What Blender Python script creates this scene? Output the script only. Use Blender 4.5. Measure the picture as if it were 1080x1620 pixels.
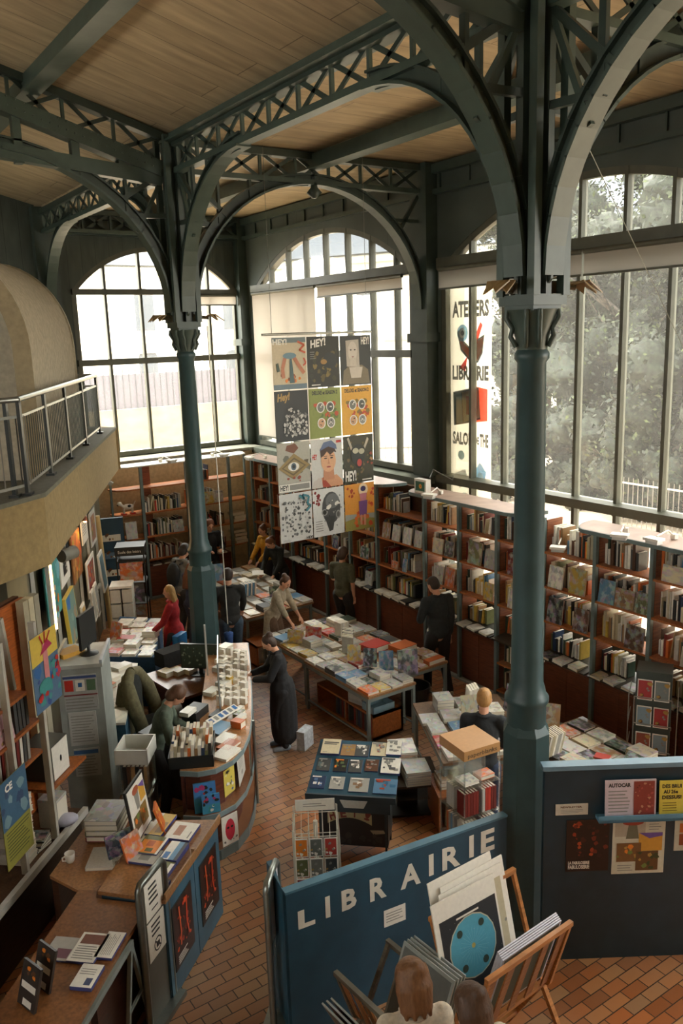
import bpy, math, random
from mathutils import Vector, Matrix, noise
for _o in list(bpy.data.objects): bpy.data.objects.remove(_o)
S = bpy.context.scene
COL = S.collection
RN = random.Random(11)
PI = math.pi

# ---------------------------------------------------------------- camera, world, exposure
cam = bpy.data.cameras.new('camera'); camo = bpy.data.objects.new('camera', cam); COL.objects.link(camo)
cam.sensor_fit = 'VERTICAL'; cam.sensor_height = 36; cam.lens = 1318.98*36/1620; cam.clip_end = 300; cam.clip_start = .05
_r, _d, _f = (.82786,-.56003,-.03178), (-.14164,-.15389,-.97788), (.54276,.81405,-.20672)
camo.matrix_world = Matrix(((_r[0],-_d[0],-_f[0],0),(_r[1],-_d[1],-_f[1],0),(_r[2],-_d[2],-_f[2],5.35),(0,0,0,1)))
S.camera = camo
wd = bpy.data.worlds.new('overcast'); S.world = wd; wd.use_nodes = True
_n = wd.node_tree.nodes; _l = wd.node_tree.links
_bg = _n['Background']; _bg.inputs['Strength'].default_value = 5.2
_tc = _n.new('ShaderNodeTexCoord'); _sx = _n.new('ShaderNodeSeparateXYZ'); _rp = _n.new('ShaderNodeValToRGB')
_l.new(_tc.outputs['Generated'], _sx.inputs[0]); _l.new(_sx.outputs['Z'], _rp.inputs[0]); _l.new(_rp.outputs[0], _bg.inputs['Color'])
_rp.color_ramp.elements[0].color = (.80,.80,.74,1); _rp.color_ramp.elements[0].position = 0
_rp.color_ramp.elements[1].color = (1,.985,.93,1); _rp.color_ramp.elements[1].position = .35
sun = bpy.data.lights.new('sun', 'SUN'); suno = bpy.data.objects.new('sun', sun); COL.objects.link(suno)
sun.energy = 3.2; sun.angle = math.radians(12); sun.color = (1,.93,.8)
suno.rotation_euler = Vector((-.42,-.36,-.84)).to_track_quat('-Z','Y').to_euler()
S.view_settings.view_transform = 'Standard'; S.view_settings.look = 'None'; S.view_settings.gamma = 1
S.view_settings.exposure = 1.38
def portal(loc, sx, sy, rot):
    l = bpy.data.lights.new('window_daylight','AREA'); l.shape='RECTANGLE'; l.size=sx; l.size_y=sy; l.cycles.is_portal=True
    o = bpy.data.objects.new('window_daylight', l); COL.objects.link(o); o.location = loc; o.rotation_euler = rot
portal((9.75,14.6,5.1),4.7,5.8,(0,PI/2,0)); portal((9.75,7.95,4.2),6.2,6.0,(0,PI/2,0)); portal((7.35,18.35,5.1),4.0,4.7,(-PI/2,0,0))

# ---------------------------------------------------------------- colour and materials
def lin(c): return c/12.92 if c <= .04045 else ((c+.055)/1.055)**2.4
def C(r, g=None, b=None):
    if g is None: r, g, b = r
    return (lin(r/255), lin(g/255), lin(b/255), 1)
def newmat(name):
    m = bpy.data.materials.new(name); m.use_nodes = True
    nt = m.node_tree; b = nt.nodes['Principled BSDF']; return m, nt, b
def attr_mat(name, rough=.6, metal=0, scale=8, amt=.18, stretch=(1,1,1), bump=0, coat=0, src='attr'):
    """surface whose pigment comes from the face colour (or the object colour), broken up by noise"""
    m, nt, b = newmat(name); N = nt.nodes; L = nt.links
    if src == 'attr': a = N.new('ShaderNodeAttribute'); a.attribute_name = 'col'; out = a.outputs['Color']
    else: a = N.new('ShaderNodeObjectInfo'); out = a.outputs['Color']
    tc = N.new('ShaderNodeTexCoord'); mp = N.new('ShaderNodeMapping'); mp.inputs['Scale'].default_value = stretch
    nz = N.new('ShaderNodeTexNoise'); nz.inputs['Scale'].default_value = scale; nz.inputs['Detail'].default_value = 4
    L.new(tc.outputs['Object'], mp.inputs[0]); L.new(mp.outputs[0], nz.inputs['Vector'])
    mr = N.new('ShaderNodeMapRange'); mr.inputs['To Min'].default_value = 1-amt; mr.inputs['To Max'].default_value = 1+amt
    mr.inputs['From Min'].default_value = .3; mr.inputs['From Max'].default_value = .7
    L.new(nz.outputs['Fac'], mr.inputs['Value'])
    mx = N.new('ShaderNodeMix'); mx.data_type = 'RGBA'; mx.blend_type = 'MULTIPLY'; mx.inputs['Factor'].default_value = 1
    L.new(out, mx.inputs['A']); L.new(mr.outputs[0], mx.inputs['B']); L.new(mx.outputs['Result'], b.inputs['Base Color'])
    b.inputs['Roughness'].default_value = rough; b.inputs['Metallic'].default_value = metal
    b.inputs['Coat Weight'].default_value = coat
    if bump:
        bp = N.new('ShaderNodeBump'); bp.inputs['Strength'].default_value = bump; bp.inputs['Distance'].default_value = .01
        L.new(nz.outputs['Fac'], bp.inputs['Height']); L.new(bp.outputs[0], b.inputs['Normal'])
    return m
PAINT = attr_mat('painted_iron', .42, 0, 5, .16, bump=.15)
PLAST = attr_mat('plaster', .9, 0, 14, .14, bump=.3)
PAPER = attr_mat('printed_paper', .45, 0, 30, .05)
CLOTH = attr_mat('cloth', .9, 0, 22, .22, bump=.4)
SKIN = attr_mat('skin', .55, 0, 20, .05)
HAIR = attr_mat('hair', .6, 0, 60, .35, (1,1,.15), bump=.5)
WOOD = attr_mat('wood', .45, 0, 6, .3, (1,1,9), bump=.05, coat=.1)
WOODX = attr_mat('wood_lengthwise', .4, 0, 5, .28, (9,9,9), bump=.03, coat=.15)
METAL = attr_mat('steel', .35, .85, 20, .08)
PLASTIC = attr_mat('plastic', .4, 0, 10, .05)
LEAF = attr_mat('foliage', .8, 0, 9, .75, bump=.8)
BOOK = attr_mat('book_cover', .4, 0, 18, .1, src='obj', coat=.1)

def cover_mat():
    m, nt, b = newmat('printed_cover'); N = nt.nodes; L = nt.links
    oi = N.new('ShaderNodeObjectInfo'); tc = N.new('ShaderNodeTexCoord')
    ad = N.new('ShaderNodeVectorMath'); ad.operation='ADD'
    cb = N.new('ShaderNodeCombineXYZ'); mu = N.new('ShaderNodeMath'); mu.operation='MULTIPLY'; mu.inputs[1].default_value = 37
    L.new(oi.outputs['Random'], mu.inputs[0]); L.new(mu.outputs[0], cb.inputs[0]); L.new(mu.outputs[0], cb.inputs[2])
    L.new(tc.outputs['Object'], ad.inputs[0]); L.new(cb.outputs[0], ad.inputs[1])
    nz = N.new('ShaderNodeTexNoise'); nz.inputs['Scale'].default_value = 3.2; nz.inputs['Detail'].default_value = 3
    L.new(ad.outputs[0], nz.inputs['Vector'])
    rp = N.new('ShaderNodeValToRGB'); rp.color_ramp.interpolation='LINEAR'
    e = rp.color_ramp.elements; e[0].position=.42; e[0].color=(0,0,0,1); e[1].position=.56; e[1].color=(1,1,1,1)
    L.new(nz.outputs['Fac'], rp.inputs[0])
    vz = N.new('ShaderNodeTexVoronoi'); vz.inputs['Scale'].default_value = 5; L.new(ad.outputs[0], vz.inputs['Vector'])
    hs = N.new('ShaderNodeHueSaturation'); hs.inputs['Saturation'].default_value = .45; hs.inputs['Value'].default_value = .62
    L.new(vz.outputs['Color'], hs.inputs['Color'])
    mx = N.new('ShaderNodeMix'); mx.data_type='RGBA'; mf = N.new('ShaderNodeMath'); mf.operation='MULTIPLY'; mf.inputs[1].default_value=.62
    L.new(rp.outputs[0], mf.inputs[0]); L.new(mf.outputs[0], mx.inputs['Factor'])
    L.new(oi.outputs['Color'], mx.inputs['A']); L.new(hs.outputs[0], mx.inputs['B'])
    L.new(mx.outputs['Result'], b.inputs['Base Color']); b.inputs['Roughness'].default_value=.35
    return m
COVER = cover_mat()
def flat_mat(name, col, rough=.6, metal=0, emis=0):
    m, nt, b = newmat(name); b.inputs['Base Color'].default_value = C(col); b.inputs['Roughness'].default_value = rough; b.inputs['Metallic'].default_value = metal
    if emis: b.inputs['Emission Color'].default_value = C(col); b.inputs['Emission Strength'].default_value = emis
    return m
PAGES = flat_mat('page_edges', (226,219,200), .8)

def floor_mat():
    m, nt, b = newmat('brick_paving'); N = nt.nodes; L = nt.links
    tc = N.new('ShaderNodeTexCoord')
    br = N.new('ShaderNodeTexBrick'); br.inputs['Scale'].default_value = 1; br.inputs['Brick Width'].default_value=.225; br.inputs['Row Height'].default_value=.112
    br.inputs['Mortar Size'].default_value=.005; br.inputs['Bias'].default_value = -.1
    br.inputs['Color1'].default_value = (0,0,0,1); br.inputs['Color2'].default_value=(1,1,1,1); br.inputs['Mortar'].default_value=(.5,.5,.5,1)
    L.new(tc.outputs['Object'], br.inputs['Vector'])
    rp = N.new('ShaderNodeValToRGB'); e = rp.color_ramp.elements
    e[0].position=0; e[0].color=C(140,82,42); e[1].position=1; e[1].color=C(206,126,58)
    x = e.new(.35); x.color=C(168,98,50); x = e.new(.6); x.color=C(176,126,80); x = e.new(.8); x.color=C(150,112,78)
    L.new(br.outputs['Color'], rp.inputs[0])
    nz = N.new('ShaderNodeTexNoise'); nz.inputs['Scale'].default_value=.55; nz.inputs['Detail'].default_value=5; L.new(tc.outputs['Object'], nz.inputs['Vector'])
    r2 = N.new('ShaderNodeValToRGB'); r2.color_ramp.elements[0].position=.42; r2.color_ramp.elements[1].position=.62
    L.new(nz.outputs['Fac'], r2.inputs[0])
    gr = N.new('ShaderNodeMix'); gr.data_type='RGBA'; mm = N.new('ShaderNodeMath'); mm.operation='MULTIPLY'; mm.inputs[1].default_value=.55
    L.new(r2.outputs[0], mm.inputs[0]); L.new(mm.outputs[0], gr.inputs['Factor']); L.new(rp.outputs[0], gr.inputs['A']); gr.inputs['B'].default_value=C(150,126,100)
    mo = N.new('ShaderNodeMix'); mo.data_type='RGBA'; L.new(br.outputs['Fac'], mo.inputs['Factor']); L.new(gr.outputs['Result'], mo.inputs['A']); mo.inputs['B'].default_value=C(62,46,34)
    L.new(mo.outputs['Result'], b.inputs['Base Color'])
    n2 = N.new('ShaderNodeTexNoise'); n2.inputs['Scale'].default_value=9; L.new(tc.outputs['Object'], n2.inputs['Vector'])
    mr = N.new('ShaderNodeMapRange'); mr.inputs['To Min'].default_value=.28; mr.inputs['To Max'].default_value=.5; L.new(n2.outputs['Fac'], mr.inputs['Value']); L.new(mr.outputs[0], b.inputs['Roughness'])
    bp = N.new('ShaderNodeBump'); bp.inputs['Strength'].default_value=.5; bp.inputs['Distance'].default_value=.004; bp.invert=True
    L.new(br.outputs['Fac'], bp.inputs['Height']); L.new(bp.outputs[0], b.inputs['Normal'])
    return m
FLOORM = floor_mat()
def boards_mat(name, c1, c2, width, axis=0, rough=.75, mort=.72):
    m, nt, b = newmat(name); N = nt.nodes; L = nt.links
    tc = N.new('ShaderNodeTexCoord'); mp = N.new('ShaderNodeMapping')
    if axis: mp.inputs['Rotation'].default_value=(0,0,PI/2)
    L.new(tc.outputs['Object'], mp.inputs[0])
    br = N.new('ShaderNodeTexBrick'); br.inputs['Scale'].default_value=1; br.inputs['Brick Width'].default_value=3.1; br.inputs['Row Height'].default_value=width
    br.inputs['Mortar Size'].default_value=.006; br.inputs['Color1'].default_value=C(*c1); br.inputs['Color2'].default_value=C(*c2); br.inputs['Mortar'].default_value=C(*[v*mort for v in c1])
    L.new(mp.outputs[0], br.inputs['Vector'])
    nz = N.new('ShaderNodeTexNoise'); nz.inputs['Scale'].default_value=2.2; nz.inputs['Detail'].default_value=6
    m2 = N.new('ShaderNodeMapping'); m2.inputs['Scale'].default_value=(.6,4,1); L.new(mp.outputs[0], m2.inputs[0]); L.new(m2.outputs[0], nz.inputs['Vector'])
    mr = N.new('ShaderNodeMapRange'); mr.inputs['From Min'].default_value=.3; mr.inputs['From Max'].default_value=.75; mr.inputs['To Min'].default_value=.72; mr.inputs['To Max'].default_value=1.12
    L.new(nz.outputs['Fac'], mr.inputs['Value'])
    mx = N.new('ShaderNodeMix'); mx.data_type='RGBA'; mx.blend_type='MULTIPLY'; mx.inputs['Factor'].default_value=1
    L.new(br.outputs['Color'], mx.inputs['A']); L.new(mr.outputs[0], mx.inputs['B']); L.new(mx.outputs['Result'], b.inputs['Base Color'])
    b.inputs['Roughness'].default_value=rough
    return m
CEILM = boards_mat('ceiling_boards', (178,156,120), (184,162,126), .46, 0)
WALLM = boards_mat('painted_boarding', (66,74,66), (71,79,70), .30, 1, .6)
def glass_mat(name, veil, tint=(.95,.97,.95)):
    m = bpy.data.materials.new(name); m.use_nodes=True; nt=m.node_tree; N=nt.nodes; L=nt.links; N.clear()
    out=N.new('ShaderNodeOutputMaterial'); tr=N.new('ShaderNodeBsdfTransparent'); tr.inputs[0].default_value=(*tint,1)
    gl=N.new('ShaderNodeBsdfGlossy'); gl.inputs['Roughness'].default_value=.05; gl.inputs[0].default_value=(.9,.9,.9,1)
    fr=N.new('ShaderNodeFresnel'); fr.inputs[0].default_value=1.35; fm=N.new('ShaderNodeMath'); fm.operation='MULTIPLY'; fm.inputs[1].default_value=.6; L.new(fr.outputs[0], fm.inputs[0])
    m1=N.new('ShaderNodeMixShader'); L.new(fm.outputs[0], m1.inputs[0]); L.new(tr.outputs[0], m1.inputs[1]); L.new(gl.outputs[0], m1.inputs[2])
    last=m1
    if veil:
        tl=N.new('ShaderNodeBsdfTranslucent'); tl.inputs[0].default_value=(.9,.88,.82,1)
        nz=N.new('ShaderNodeTexNoise'); nz.inputs['Scale'].default_value=3; nz.inputs['Detail'].default_value=6
        tc=N.new('ShaderNodeTexCoord'); L.new(tc.outputs['Object'], nz.inputs['Vector'])
        mr=N.new('ShaderNodeMapRange'); mr.inputs['To Min'].default_value=veil*.6; mr.inputs['To Max'].default_value=veil*1.5; L.new(nz.outputs['Fac'], mr.inputs['Value'])
        m2=N.new('ShaderNodeMixShader'); L.new(mr.outputs[0], m2.inputs[0]); L.new(m1.outputs[0], m2.inputs[1]); L.new(tl.outputs[0], m2.inputs[2]); last=m2
    L.new(last.outputs[0], out.inputs[0]); return m
GLASS = glass_mat('window_glass', .035); GLASSD = glass_mat('dusty_window_glass', .035); ACRYL = glass_mat('clear_acrylic', .06, (.93,.95,.93))
def blind_mat(k=1):
    m = bpy.data.materials.new('blind_fabric'); m.use_nodes=True; nt=m.node_tree; N=nt.nodes; L=nt.links; N.clear()
    out=N.new('ShaderNodeOutputMaterial'); tl=N.new('ShaderNodeBsdfTranslucent'); tl.inputs[0].default_value=C(176*k,168*k,156*k)
    df=N.new('ShaderNodeBsdfDiffuse'); df.inputs[0].default_value=C(206*k,198*k,188*k); mx=N.new('ShaderNodeMixShader'); mx.inputs[0].default_value=.6
    L.new(tl.outputs[0], mx.inputs[1]); L.new(df.outputs[0], mx.inputs[2]); L.new(mx.outputs[0], out.inputs[0]); return m
BLIND = blind_mat(); BLIND_DIM = blind_mat(.74)  # second copy is darkened to stand in for weaker backlight from trees

# ---------------------------------------------------------------- mesh builder
class MB:
    def __init__(s, T=None): s.v=[]; s.f=[]; s.c=[]; s.m=[]; s.sm=[]; s.T=T or Matrix()
    def add(s, vs, fs, col, m=0, smooth=False):
        o=len(s.v); s.v += [tuple(s.T @ Vector(v)) for v in vs]
        for f in fs: s.f.append(tuple(i+o for i in f)); s.c.append(col); s.m.append(m); s.sm.append(smooth)
        return s
    def hexa(s, p, col, m=0): return s.add(p, [(0,3,2,1),(4,5,6,7),(0,1,5,4),(1,2,6,5),(2,3,7,6),(3,0,4,7)], col, m)
    def box(s, x0,y0,z0,x1,y1,z1, col, m=0):
        return s.hexa([(x0,y0,z0),(x1,y0,z0),(x1,y1,z0),(x0,y1,z0),(x0,y0,z1),(x1,y0,z1),(x1,y1,z1),(x0,y1,z1)], col, m)
    def cbox(s, c, sz, col, rz=0, m=0):
        M=Matrix.Translation(c) @ Matrix.Rotation(rz,4,'Z'); a,b,h=[q/2 for q in sz]
        return s.hexa([M@Vector(q) for q in [(-a,-b,-h),(a,-b,-h),(a,b,-h),(-a,b,-h),(-a,-b,h),(a,-b,h),(a,b,h),(-a,b,h)]], col, m)
    def bar(s, p, q, w, h, col, m=0, up=(0,0,1)):
        p=Vector(p); q=Vector(q); d=(q-p).normalized(); u=Vector(up)
        x=d.cross(u)
        if x.length<1e-3: x=d.cross(Vector((1,0,0)))
        x.normalize(); z=x.cross(d); a=x*w/2; b=z*h/2
        return s.hexa([p-a-b,p+a-b,p+a+b,p-a+b,q-a-b,q+a-b,q+a+b,q-a+b], col, m)
    def tube(s, pts, r, col, n=8, m=0, cap=True):
        pts=[Vector(p) for p in pts]; k=len(pts); rs=r if isinstance(r,(list,tuple)) else [r]*k
        vs=[]; px=None
        for i,p in enumerate(pts):
            d=(pts[min(i+1,k-1)]-pts[max(i-1,0)]).normalized()
            if px is None:
                px=d.cross(Vector((0,0,1)))
                if px.length<1e-3: px=d.cross(Vector((1,0,0)))
            px=(px-d*px.dot(d)).normalized(); py=d.cross(px)
            for j in range(n):
                a=2*PI*j/n; vs.append(p+(px*math.cos(a)+py*math.sin(a))*rs[i])
        fs=[(i*n+j,i*n+(j+1)%n,(i+1)*n+(j+1)%n,(i+1)*n+j) for i in range(k-1) for j in range(n)]
        s.add(vs, fs, col, m, True)
        if cap: s.add(vs[:n],[tuple(range(n))[::-1]],col,m); s.add(vs[-n:],[tuple(range(n))],col,m)
        return s
    def lathe(s, prof, col, n=20, c=(0,0,0), m=0, smooth=True, rot=0):
        vs=[]
        for r,z in prof:
            for j in range(n):
                a=2*PI*j/n+rot; vs.append((c[0]+r*math.cos(a),c[1]+r*math.sin(a),c[2]+z))
        k=len(prof)
        fs=[(i*n+j,i*n+(j+1)%n,(i+1)*n+(j+1)%n,(i+1)*n+j) for i in range(k-1) for j in range(n)]
        s.add(vs, fs, col, m, smooth)
        s.add(vs[:n],[tuple(range(n))[::-1]],col,m); s.add(vs[-n:],[tuple(range(n))],col,m); return s
    def ell(s, c, r, col, n=10, k=7, m=0, rot=None):
        vs=[]; M=rot or Matrix()
        for i in range(k+1):
            t=PI*i/k
            for j in range(n):
                a=2*PI*j/n; vs.append(Vector(c)+M@Vector((r[0]*math.sin(t)*math.cos(a),r[1]*math.sin(t)*math.sin(a),r[2]*math.cos(t))))
        fs=[(i*n+j,(i+1)*n+j,(i+1)*n+(j+1)%n,i*n+(j+1)%n) for i in range(k) for j in range(n)]
        return s.add(vs, fs, col, m, True)
    def ext(s, pts, vec, col, m=0):
        """a polygon pushed along vec"""
        n=len(pts); v=Vector(vec); a=[Vector(p) for p in pts]; b=[p+v for p in a]
        return s.add(a+b, [tuple(range(n))[::-1], tuple(range(n,2*n))]+[(i,(i+1)%n,n+(i+1)%n,n+i) for i in range(n)], col, m)
    def poly(s, pts, col, m=0): return s.add(pts, [tuple(range(len(pts)))], col, m)
    def text(s, txt, M, h, col, m=0, w=None, depth=.0, shear=0, bold=0):
        """lettering: origin at left baseline of M's XY plane, cap height h, optional total width w"""
        cu=bpy.data.curves.new('t','FONT'); cu.body=txt; cu.size=h/.7; cu.extrude=depth; cu.resolution_u=2; cu.shear=shear; cu.offset=bold
        ob=bpy.data.objects.new('t',cu); me=bpy.data.meshes.new_from_object(ob)
        vs=[v.co.copy() for v in me.vertices]
        if vs:
            x0=min(v.x for v in vs); x1=max(v.x for v in vs); k=(w/(x1-x0)) if w else 1
            vs=[M@Vector(((v.x-x0)*k,v.y,v.z)) for v in vs]
            s.add(vs,[tuple(p.vertices) for p in me.polygons],col,m)
        bpy.data.objects.remove(ob); bpy.data.curves.remove(cu); bpy.data.meshes.remove(me); return s
    def mesh(s, name, mats):
        me=bpy.data.meshes.new(name); me.from_pydata(s.v,[],s.f)
        for m in (mats if isinstance(mats,(list,tuple)) else [mats]): me.materials.append(m)
        at=me.color_attributes.new('col','FLOAT_COLOR','CORNER'); buf=[]
        for i,p in enumerate(me.polygons):
            p.material_index=s.m[i]; p.use_smooth=s.sm[i]; buf.extend(list(s.c[i])*len(p.vertices))
        at.data.foreach_set('color',buf); me.update(); return me
    def build(s, name, mats=None, parent=None, loc=None, rz=0):
        o=bpy.data.objects.new(name, s.mesh(name, mats or PAINT)); COL.objects.link(o)
        if parent: o.parent=parent
        if loc: o.location=loc
        if rz: o.rotation_euler=(0,0,rz)
        return o
def tag(o, label=None, cat=None, group=None, kind=None):
    if label: o['label']=label
    if cat: o['category']=cat
    if group: o['group']=group
    if kind: o['kind']=kind
    return o
def thing(name, label, cat, loc=(0,0,0), rz=0, group=None):
    o=bpy.data.objects.new(name,None); o.empty_display_size=.1; COL.objects.link(o); o.location=loc; o.rotation_euler=(0,0,rz)
    return tag(o,label,cat,group)
def dup(o, loc=None, rz=None, label=None, group=None, color=None):
    c=o.copy(); COL.objects.link(c)
    if loc is not None: c.location=loc
    if rz is not None: c.rotation_euler=(0,0,rz)
    if label: c['label']=label
    if group: c['group']=group
    if color: c.color=color
    for ch in list(o.children):
        d=ch.copy(); COL.objects.link(d); d.parent=c
        for g in list(ch.children):
            e=g.copy(); COL.objects.link(e); e.parent=d
    return c
def struct(o): o['kind']='structure'; return o
ORD=['first','second','third','fourth','fifth','sixth','seventh','eighth','ninth','tenth','eleventh','twelfth','thirteenth','fourteenth','fifteenth','sixteenth','seventeenth','eighteenth','nineteenth','twentieth','twenty-first','twenty-second','twenty-third','twenty-fourth','twenty-fifth']

IRON=C(55,67,59); IRON2=C(65,79,70); BLUE=C(44,84,104); DKW=C(62,66,54); LIGHTF=C(150,156,148)
XC,YL,YR,XW,YW,ZC=4.935,11.26,4.655,9.45,18.0,8.06
# ================================================================ room shell
b=MB(); b.poly([(-6,-4,0),(XW+.3,-4,0),(XW+.3,YW+.3,0),(-6,YW+.3,0)],C(150,100,60)); struct(b.build('floor',FLOORM))
b=MB()
b.box(XC,-4,ZC,XW+.3,YW+.3,ZC+.12,IRON)
b.hexa([(-6,-4,ZC+2.9),(XC,-4,ZC+.02),(XC,YW+.3,ZC+.02),(-6,YW+.3,ZC+2.9),(-6,-4,ZC+3),(XC,-4,ZC+.14),(XC,YW+.3,ZC+.14),(-6,YW+.3,ZC+3)],IRON)
struct(b.build('ceiling',CEILM))
TAN=C(168,148,112); CREAM=C(196,178,142)
def arch_z(t,c,r,cz): return cz+math.sqrt(max(0,r*r-(t-c)**2))
def arched_wall(mk, a0,a1, o0,o1, zb, c,r,cz, ztop, b, n=28):
    """wall from a0 to a1 with an arched opening o0..o1 above zb; mk(a,d,z) gives the point"""
    def q(a,a2,z0,z1,m=0,z0b=None,z1b=None):
        z0b=z0 if z0b is None else z0b; z1b=z1 if z1b is None else z1b
        b.add([mk(a,0,z0),mk(a2,0,z0b),mk(a2,0,z1b),mk(a,0,z1),mk(a,.28,z0),mk(a2,.28,z0b),mk(a2,.28,z1b),mk(a,.28,z1)],
              [(0,1,2,3),(7,6,5,4),(0,4,5,1),(3,2,6,7),(0,3,7,4),(1,5,6,2)],DKW,m)
    q(a0,o0,0,ztop,0); q(o1,a1,0,ztop,0)
    for i in range(n):
        t0=o0+(o1-o0)*i/n; t1=o0+(o1-o0)*(i+1)/n
        q(t0,t1,arch_z(t0,c,r,cz),ztop,0,arch_z(t1,c,r,cz),ztop)
    q(o0,o1,0,zb,1)
rw=lambda a,d,z:(XW+d,a,z); lw=lambda a,d,z:(a,YW+d,z)
b=MB()
W2=(11.72,17.5,14.6,4.8,2.64); W3=(4.98,10.96,7.97,4.95,2.46); W1=(5.42,9.28,7.35,2.46,4.92)
arched_wall(rw,YL,YW,W2[0],W2[1],2.92,*W2[2:],ZC,b)
arched_wall(rw,YR,YL,W3[0],W3[1],1.1,*W3[2:],ZC,b)
arched_wall(rw,-4,YR,-2,4.3,2.6,1.15,5.0,2.3,ZC,b)
struct(b.build('wall_right',[WALLM,PLAST]))
b=MB(); arched_wall(lw,XC-.1,XW+.28,W1[0],W1[1],2.92,*W1[2:],ZC,b)
b.box(-6,YW,0,XC-.1,YW+.28,ZC+3,DKW); struct(b.build('wall_far',[WALLM,PLAST]))
# cream plaster dado standing forward of the window plane
b=MB(); b.box(XC,17.35,0,XW-.15,YW-.01,2.80,CREAM); b.box(XC,17.3,2.80,XW-.1,YW-.01,2.87,C(150,150,134)); struct(b.build('trim_1',PLAST))
b=MB(); b.box(9.15,YL,0,XW-.01,17.35,2.74,CREAM); b.box(9.1,YL-.1,2.74,XW-.01,17.4,2.86,C(96,102,88)); struct(b.build('trim_2',PLAST))
b=MB(); b.box(-6.2,-4,0,-6,YW,4.2,TAN); b.box(-6.2,-4,6.0,-6,YL+7,11.2,TAN)
for y in range(-4,19,4): b.box(-6.2,y,4.2,-6,y+2.0,6,TAN)
struct(b.build('wall_left',PLAST))
b=MB(); b.box(-6,-4.2,0,XW,-4,11.2,TAN); struct(b.build('wall_back',PLAST))
# frieze: mouldings with block panels above the windows
b=MB()
for (p,q) in (((XW-.05,YL,7.60),(XW-.05,YW,7.60)),((XW-.05,YR,7.60),(XW-.05,YL,7.60))): b.bar(p,q,.1,.08,IRON); 
b.bar((XW-.06,-4,7.95),(XW-.06,YW,7.95),.12,.14,IRON); b.bar((XC,YW-.05,7.6),(XW,YW-.05,7.6),.1,.08,IRON); b.bar((XC,YW-.06,7.95),(XW,YW-.06,7.95),.12,.14,IRON)
y=YR
while y<YW: b.bar((XW-.02,y,7.64),(XW-.02,y,7.9),.03,.03,IRON,up=(1,0,0)); y+=.7
struct(b.build('trim_3',PAINT))
# wall piers
b=MB()
for (x,y,w,d) in ((XW-.06,YL,.36,.42),(XW-.05,YW-.05,.34,.34),(XC,YW-.06,.42,.3),(XW-.06,YR,.36,.42)):
    b.box(x-w/2,y-d/2,2.9,x+w/2,y+d/2,ZC-.01,IRON); b.box(x-w/2-.05,y-d/2-.05,5.2,x+w/2+.05,y+d/2+.05,5.35,IRON)
struct(b.build('trim_4',PAINT))

# ---------------------------------------------------------------- windows
FR=C(84,84,70)
def window(name, mk, o0,o1, zb, c,r,cz, mull, rails, glass, trans, sillz=None):
    """frame, mullions, transom and one pane per light"""
    root=struct(thing(name,None,None)); 
    f=MB(); n=26; w=.07
    pts=[(o0,zb)]+[(o0+(o1-o0)*i/n, arch_z(o0+(o1-o0)*i/n,c,r,cz)) for i in range(n+1)]+[(o1,zb)]
    for (a,z),(a2,z2) in zip(pts,pts[1:]): f.bar(mk(a,.06,z),mk(a2,.06,z2),.2,w*1.5,FR,up=(Vector(mk(0,1,0))-Vector(mk(0,0,0))))
    f.bar(mk(o0,.06,zb),mk(o1,.06,zb),.2,.1,FR); f.build('window_frame',PAINT,root)
    for x in mull:
        m=MB(); m.bar(mk(x,.06,zb),mk(x,.06,arch_z(x,c,r,cz)),.055,.12,FR,up=(Vector(mk(0,1,0))-Vector(mk(0,0,0)))); m.build('mullion',PAINT,root)
    for (z,h,d) in rails:
        m=MB(); m.bar(mk(o0,.0,z),mk(o1,.0,z),d,h,FR); m.build('transom' if z==trans else 'rail',PAINT,root)
    g=MB(); xs=[o0]+mull+[o1]
    for a,a2 in zip(xs,xs[1:]):
        t=[mk(a,.08,zb),mk(a2,.08,zb)]+[mk(a2+(a-a2)*i/5,.08,arch_z(a2+(a-a2)*i/5,c,r,cz)) for i in range(6)]
        g.poly(t,FR)
    g.build('pane',glass,root)
    return root
w1=window('window_1',lw,*W1[:2],2.94,*W1[2:],[6.14,6.93,7.74,8.55],[(6.42,.12,.14),(4.95,.13,.12)],GLASS,6.42)
w2=window('window_2',rw,*W2[:2],2.94,*W2[2:],[12.22,12.96,13.74,14.51,15.26,15.98,16.74],[(6.44,.18,.2),(5.0,.13,.12)],GLASS,6.44)
w3=window('window_3',rw,*W3[:2],1.14,*W3[2:],[5.9,6.62,7.33,8.07,8.8,9.52,10.26],[(6.46,.18,.22),(2.88,.13,.3)],GLASSD,6.46)
# roller blinds
def blind(label, mk, a0,a1,z0,z1,d=-.06,mat=None):
    o=thing('roller_blind',label,'blind'); m=MB(); m.add([mk(a0,d,z0),mk(a1,d,z0),mk(a1,d,z1),mk(a0,d,z1)],[(0,1,2,3)],FR); m.build('fabric',mat or BLIND,o)
    m=MB(); m.bar(mk(a0,d,z0),mk(a1,d,z0),.03,.03,FR); m.build('bottom_bar',PAINT,o); m=MB(); m.tube([mk(a0,d,z1),mk(a1,d,z1)],.035,FR); m.build('roller',PAINT,o)
blind('long grey blind pulled down over left half of the middle arched window',rw,14.7,17.36,3.12,6.34,-.13)
blind('short grey blind rolled up at right half of the middle arched window',rw,11.85,14.6,6.12,6.34,-.13)
blind('short white blind at right of the far arched window behind column',lw,8.0,9.2,6.13,6.35)
blind('short pinkish blind at left end of the big right window',rw,8.86,10.86,6.05,6.36,-.14,BLIND_DIM)
blind('short pinkish blind in middle of the big right window',rw,7.9,8.76,6.05,6.36,-.14,BLIND_DIM)
blind('short pinkish blind at right end of the big right window',rw,5.1,7.86,6.05,6.36,-.14,BLIND_DIM)

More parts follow.
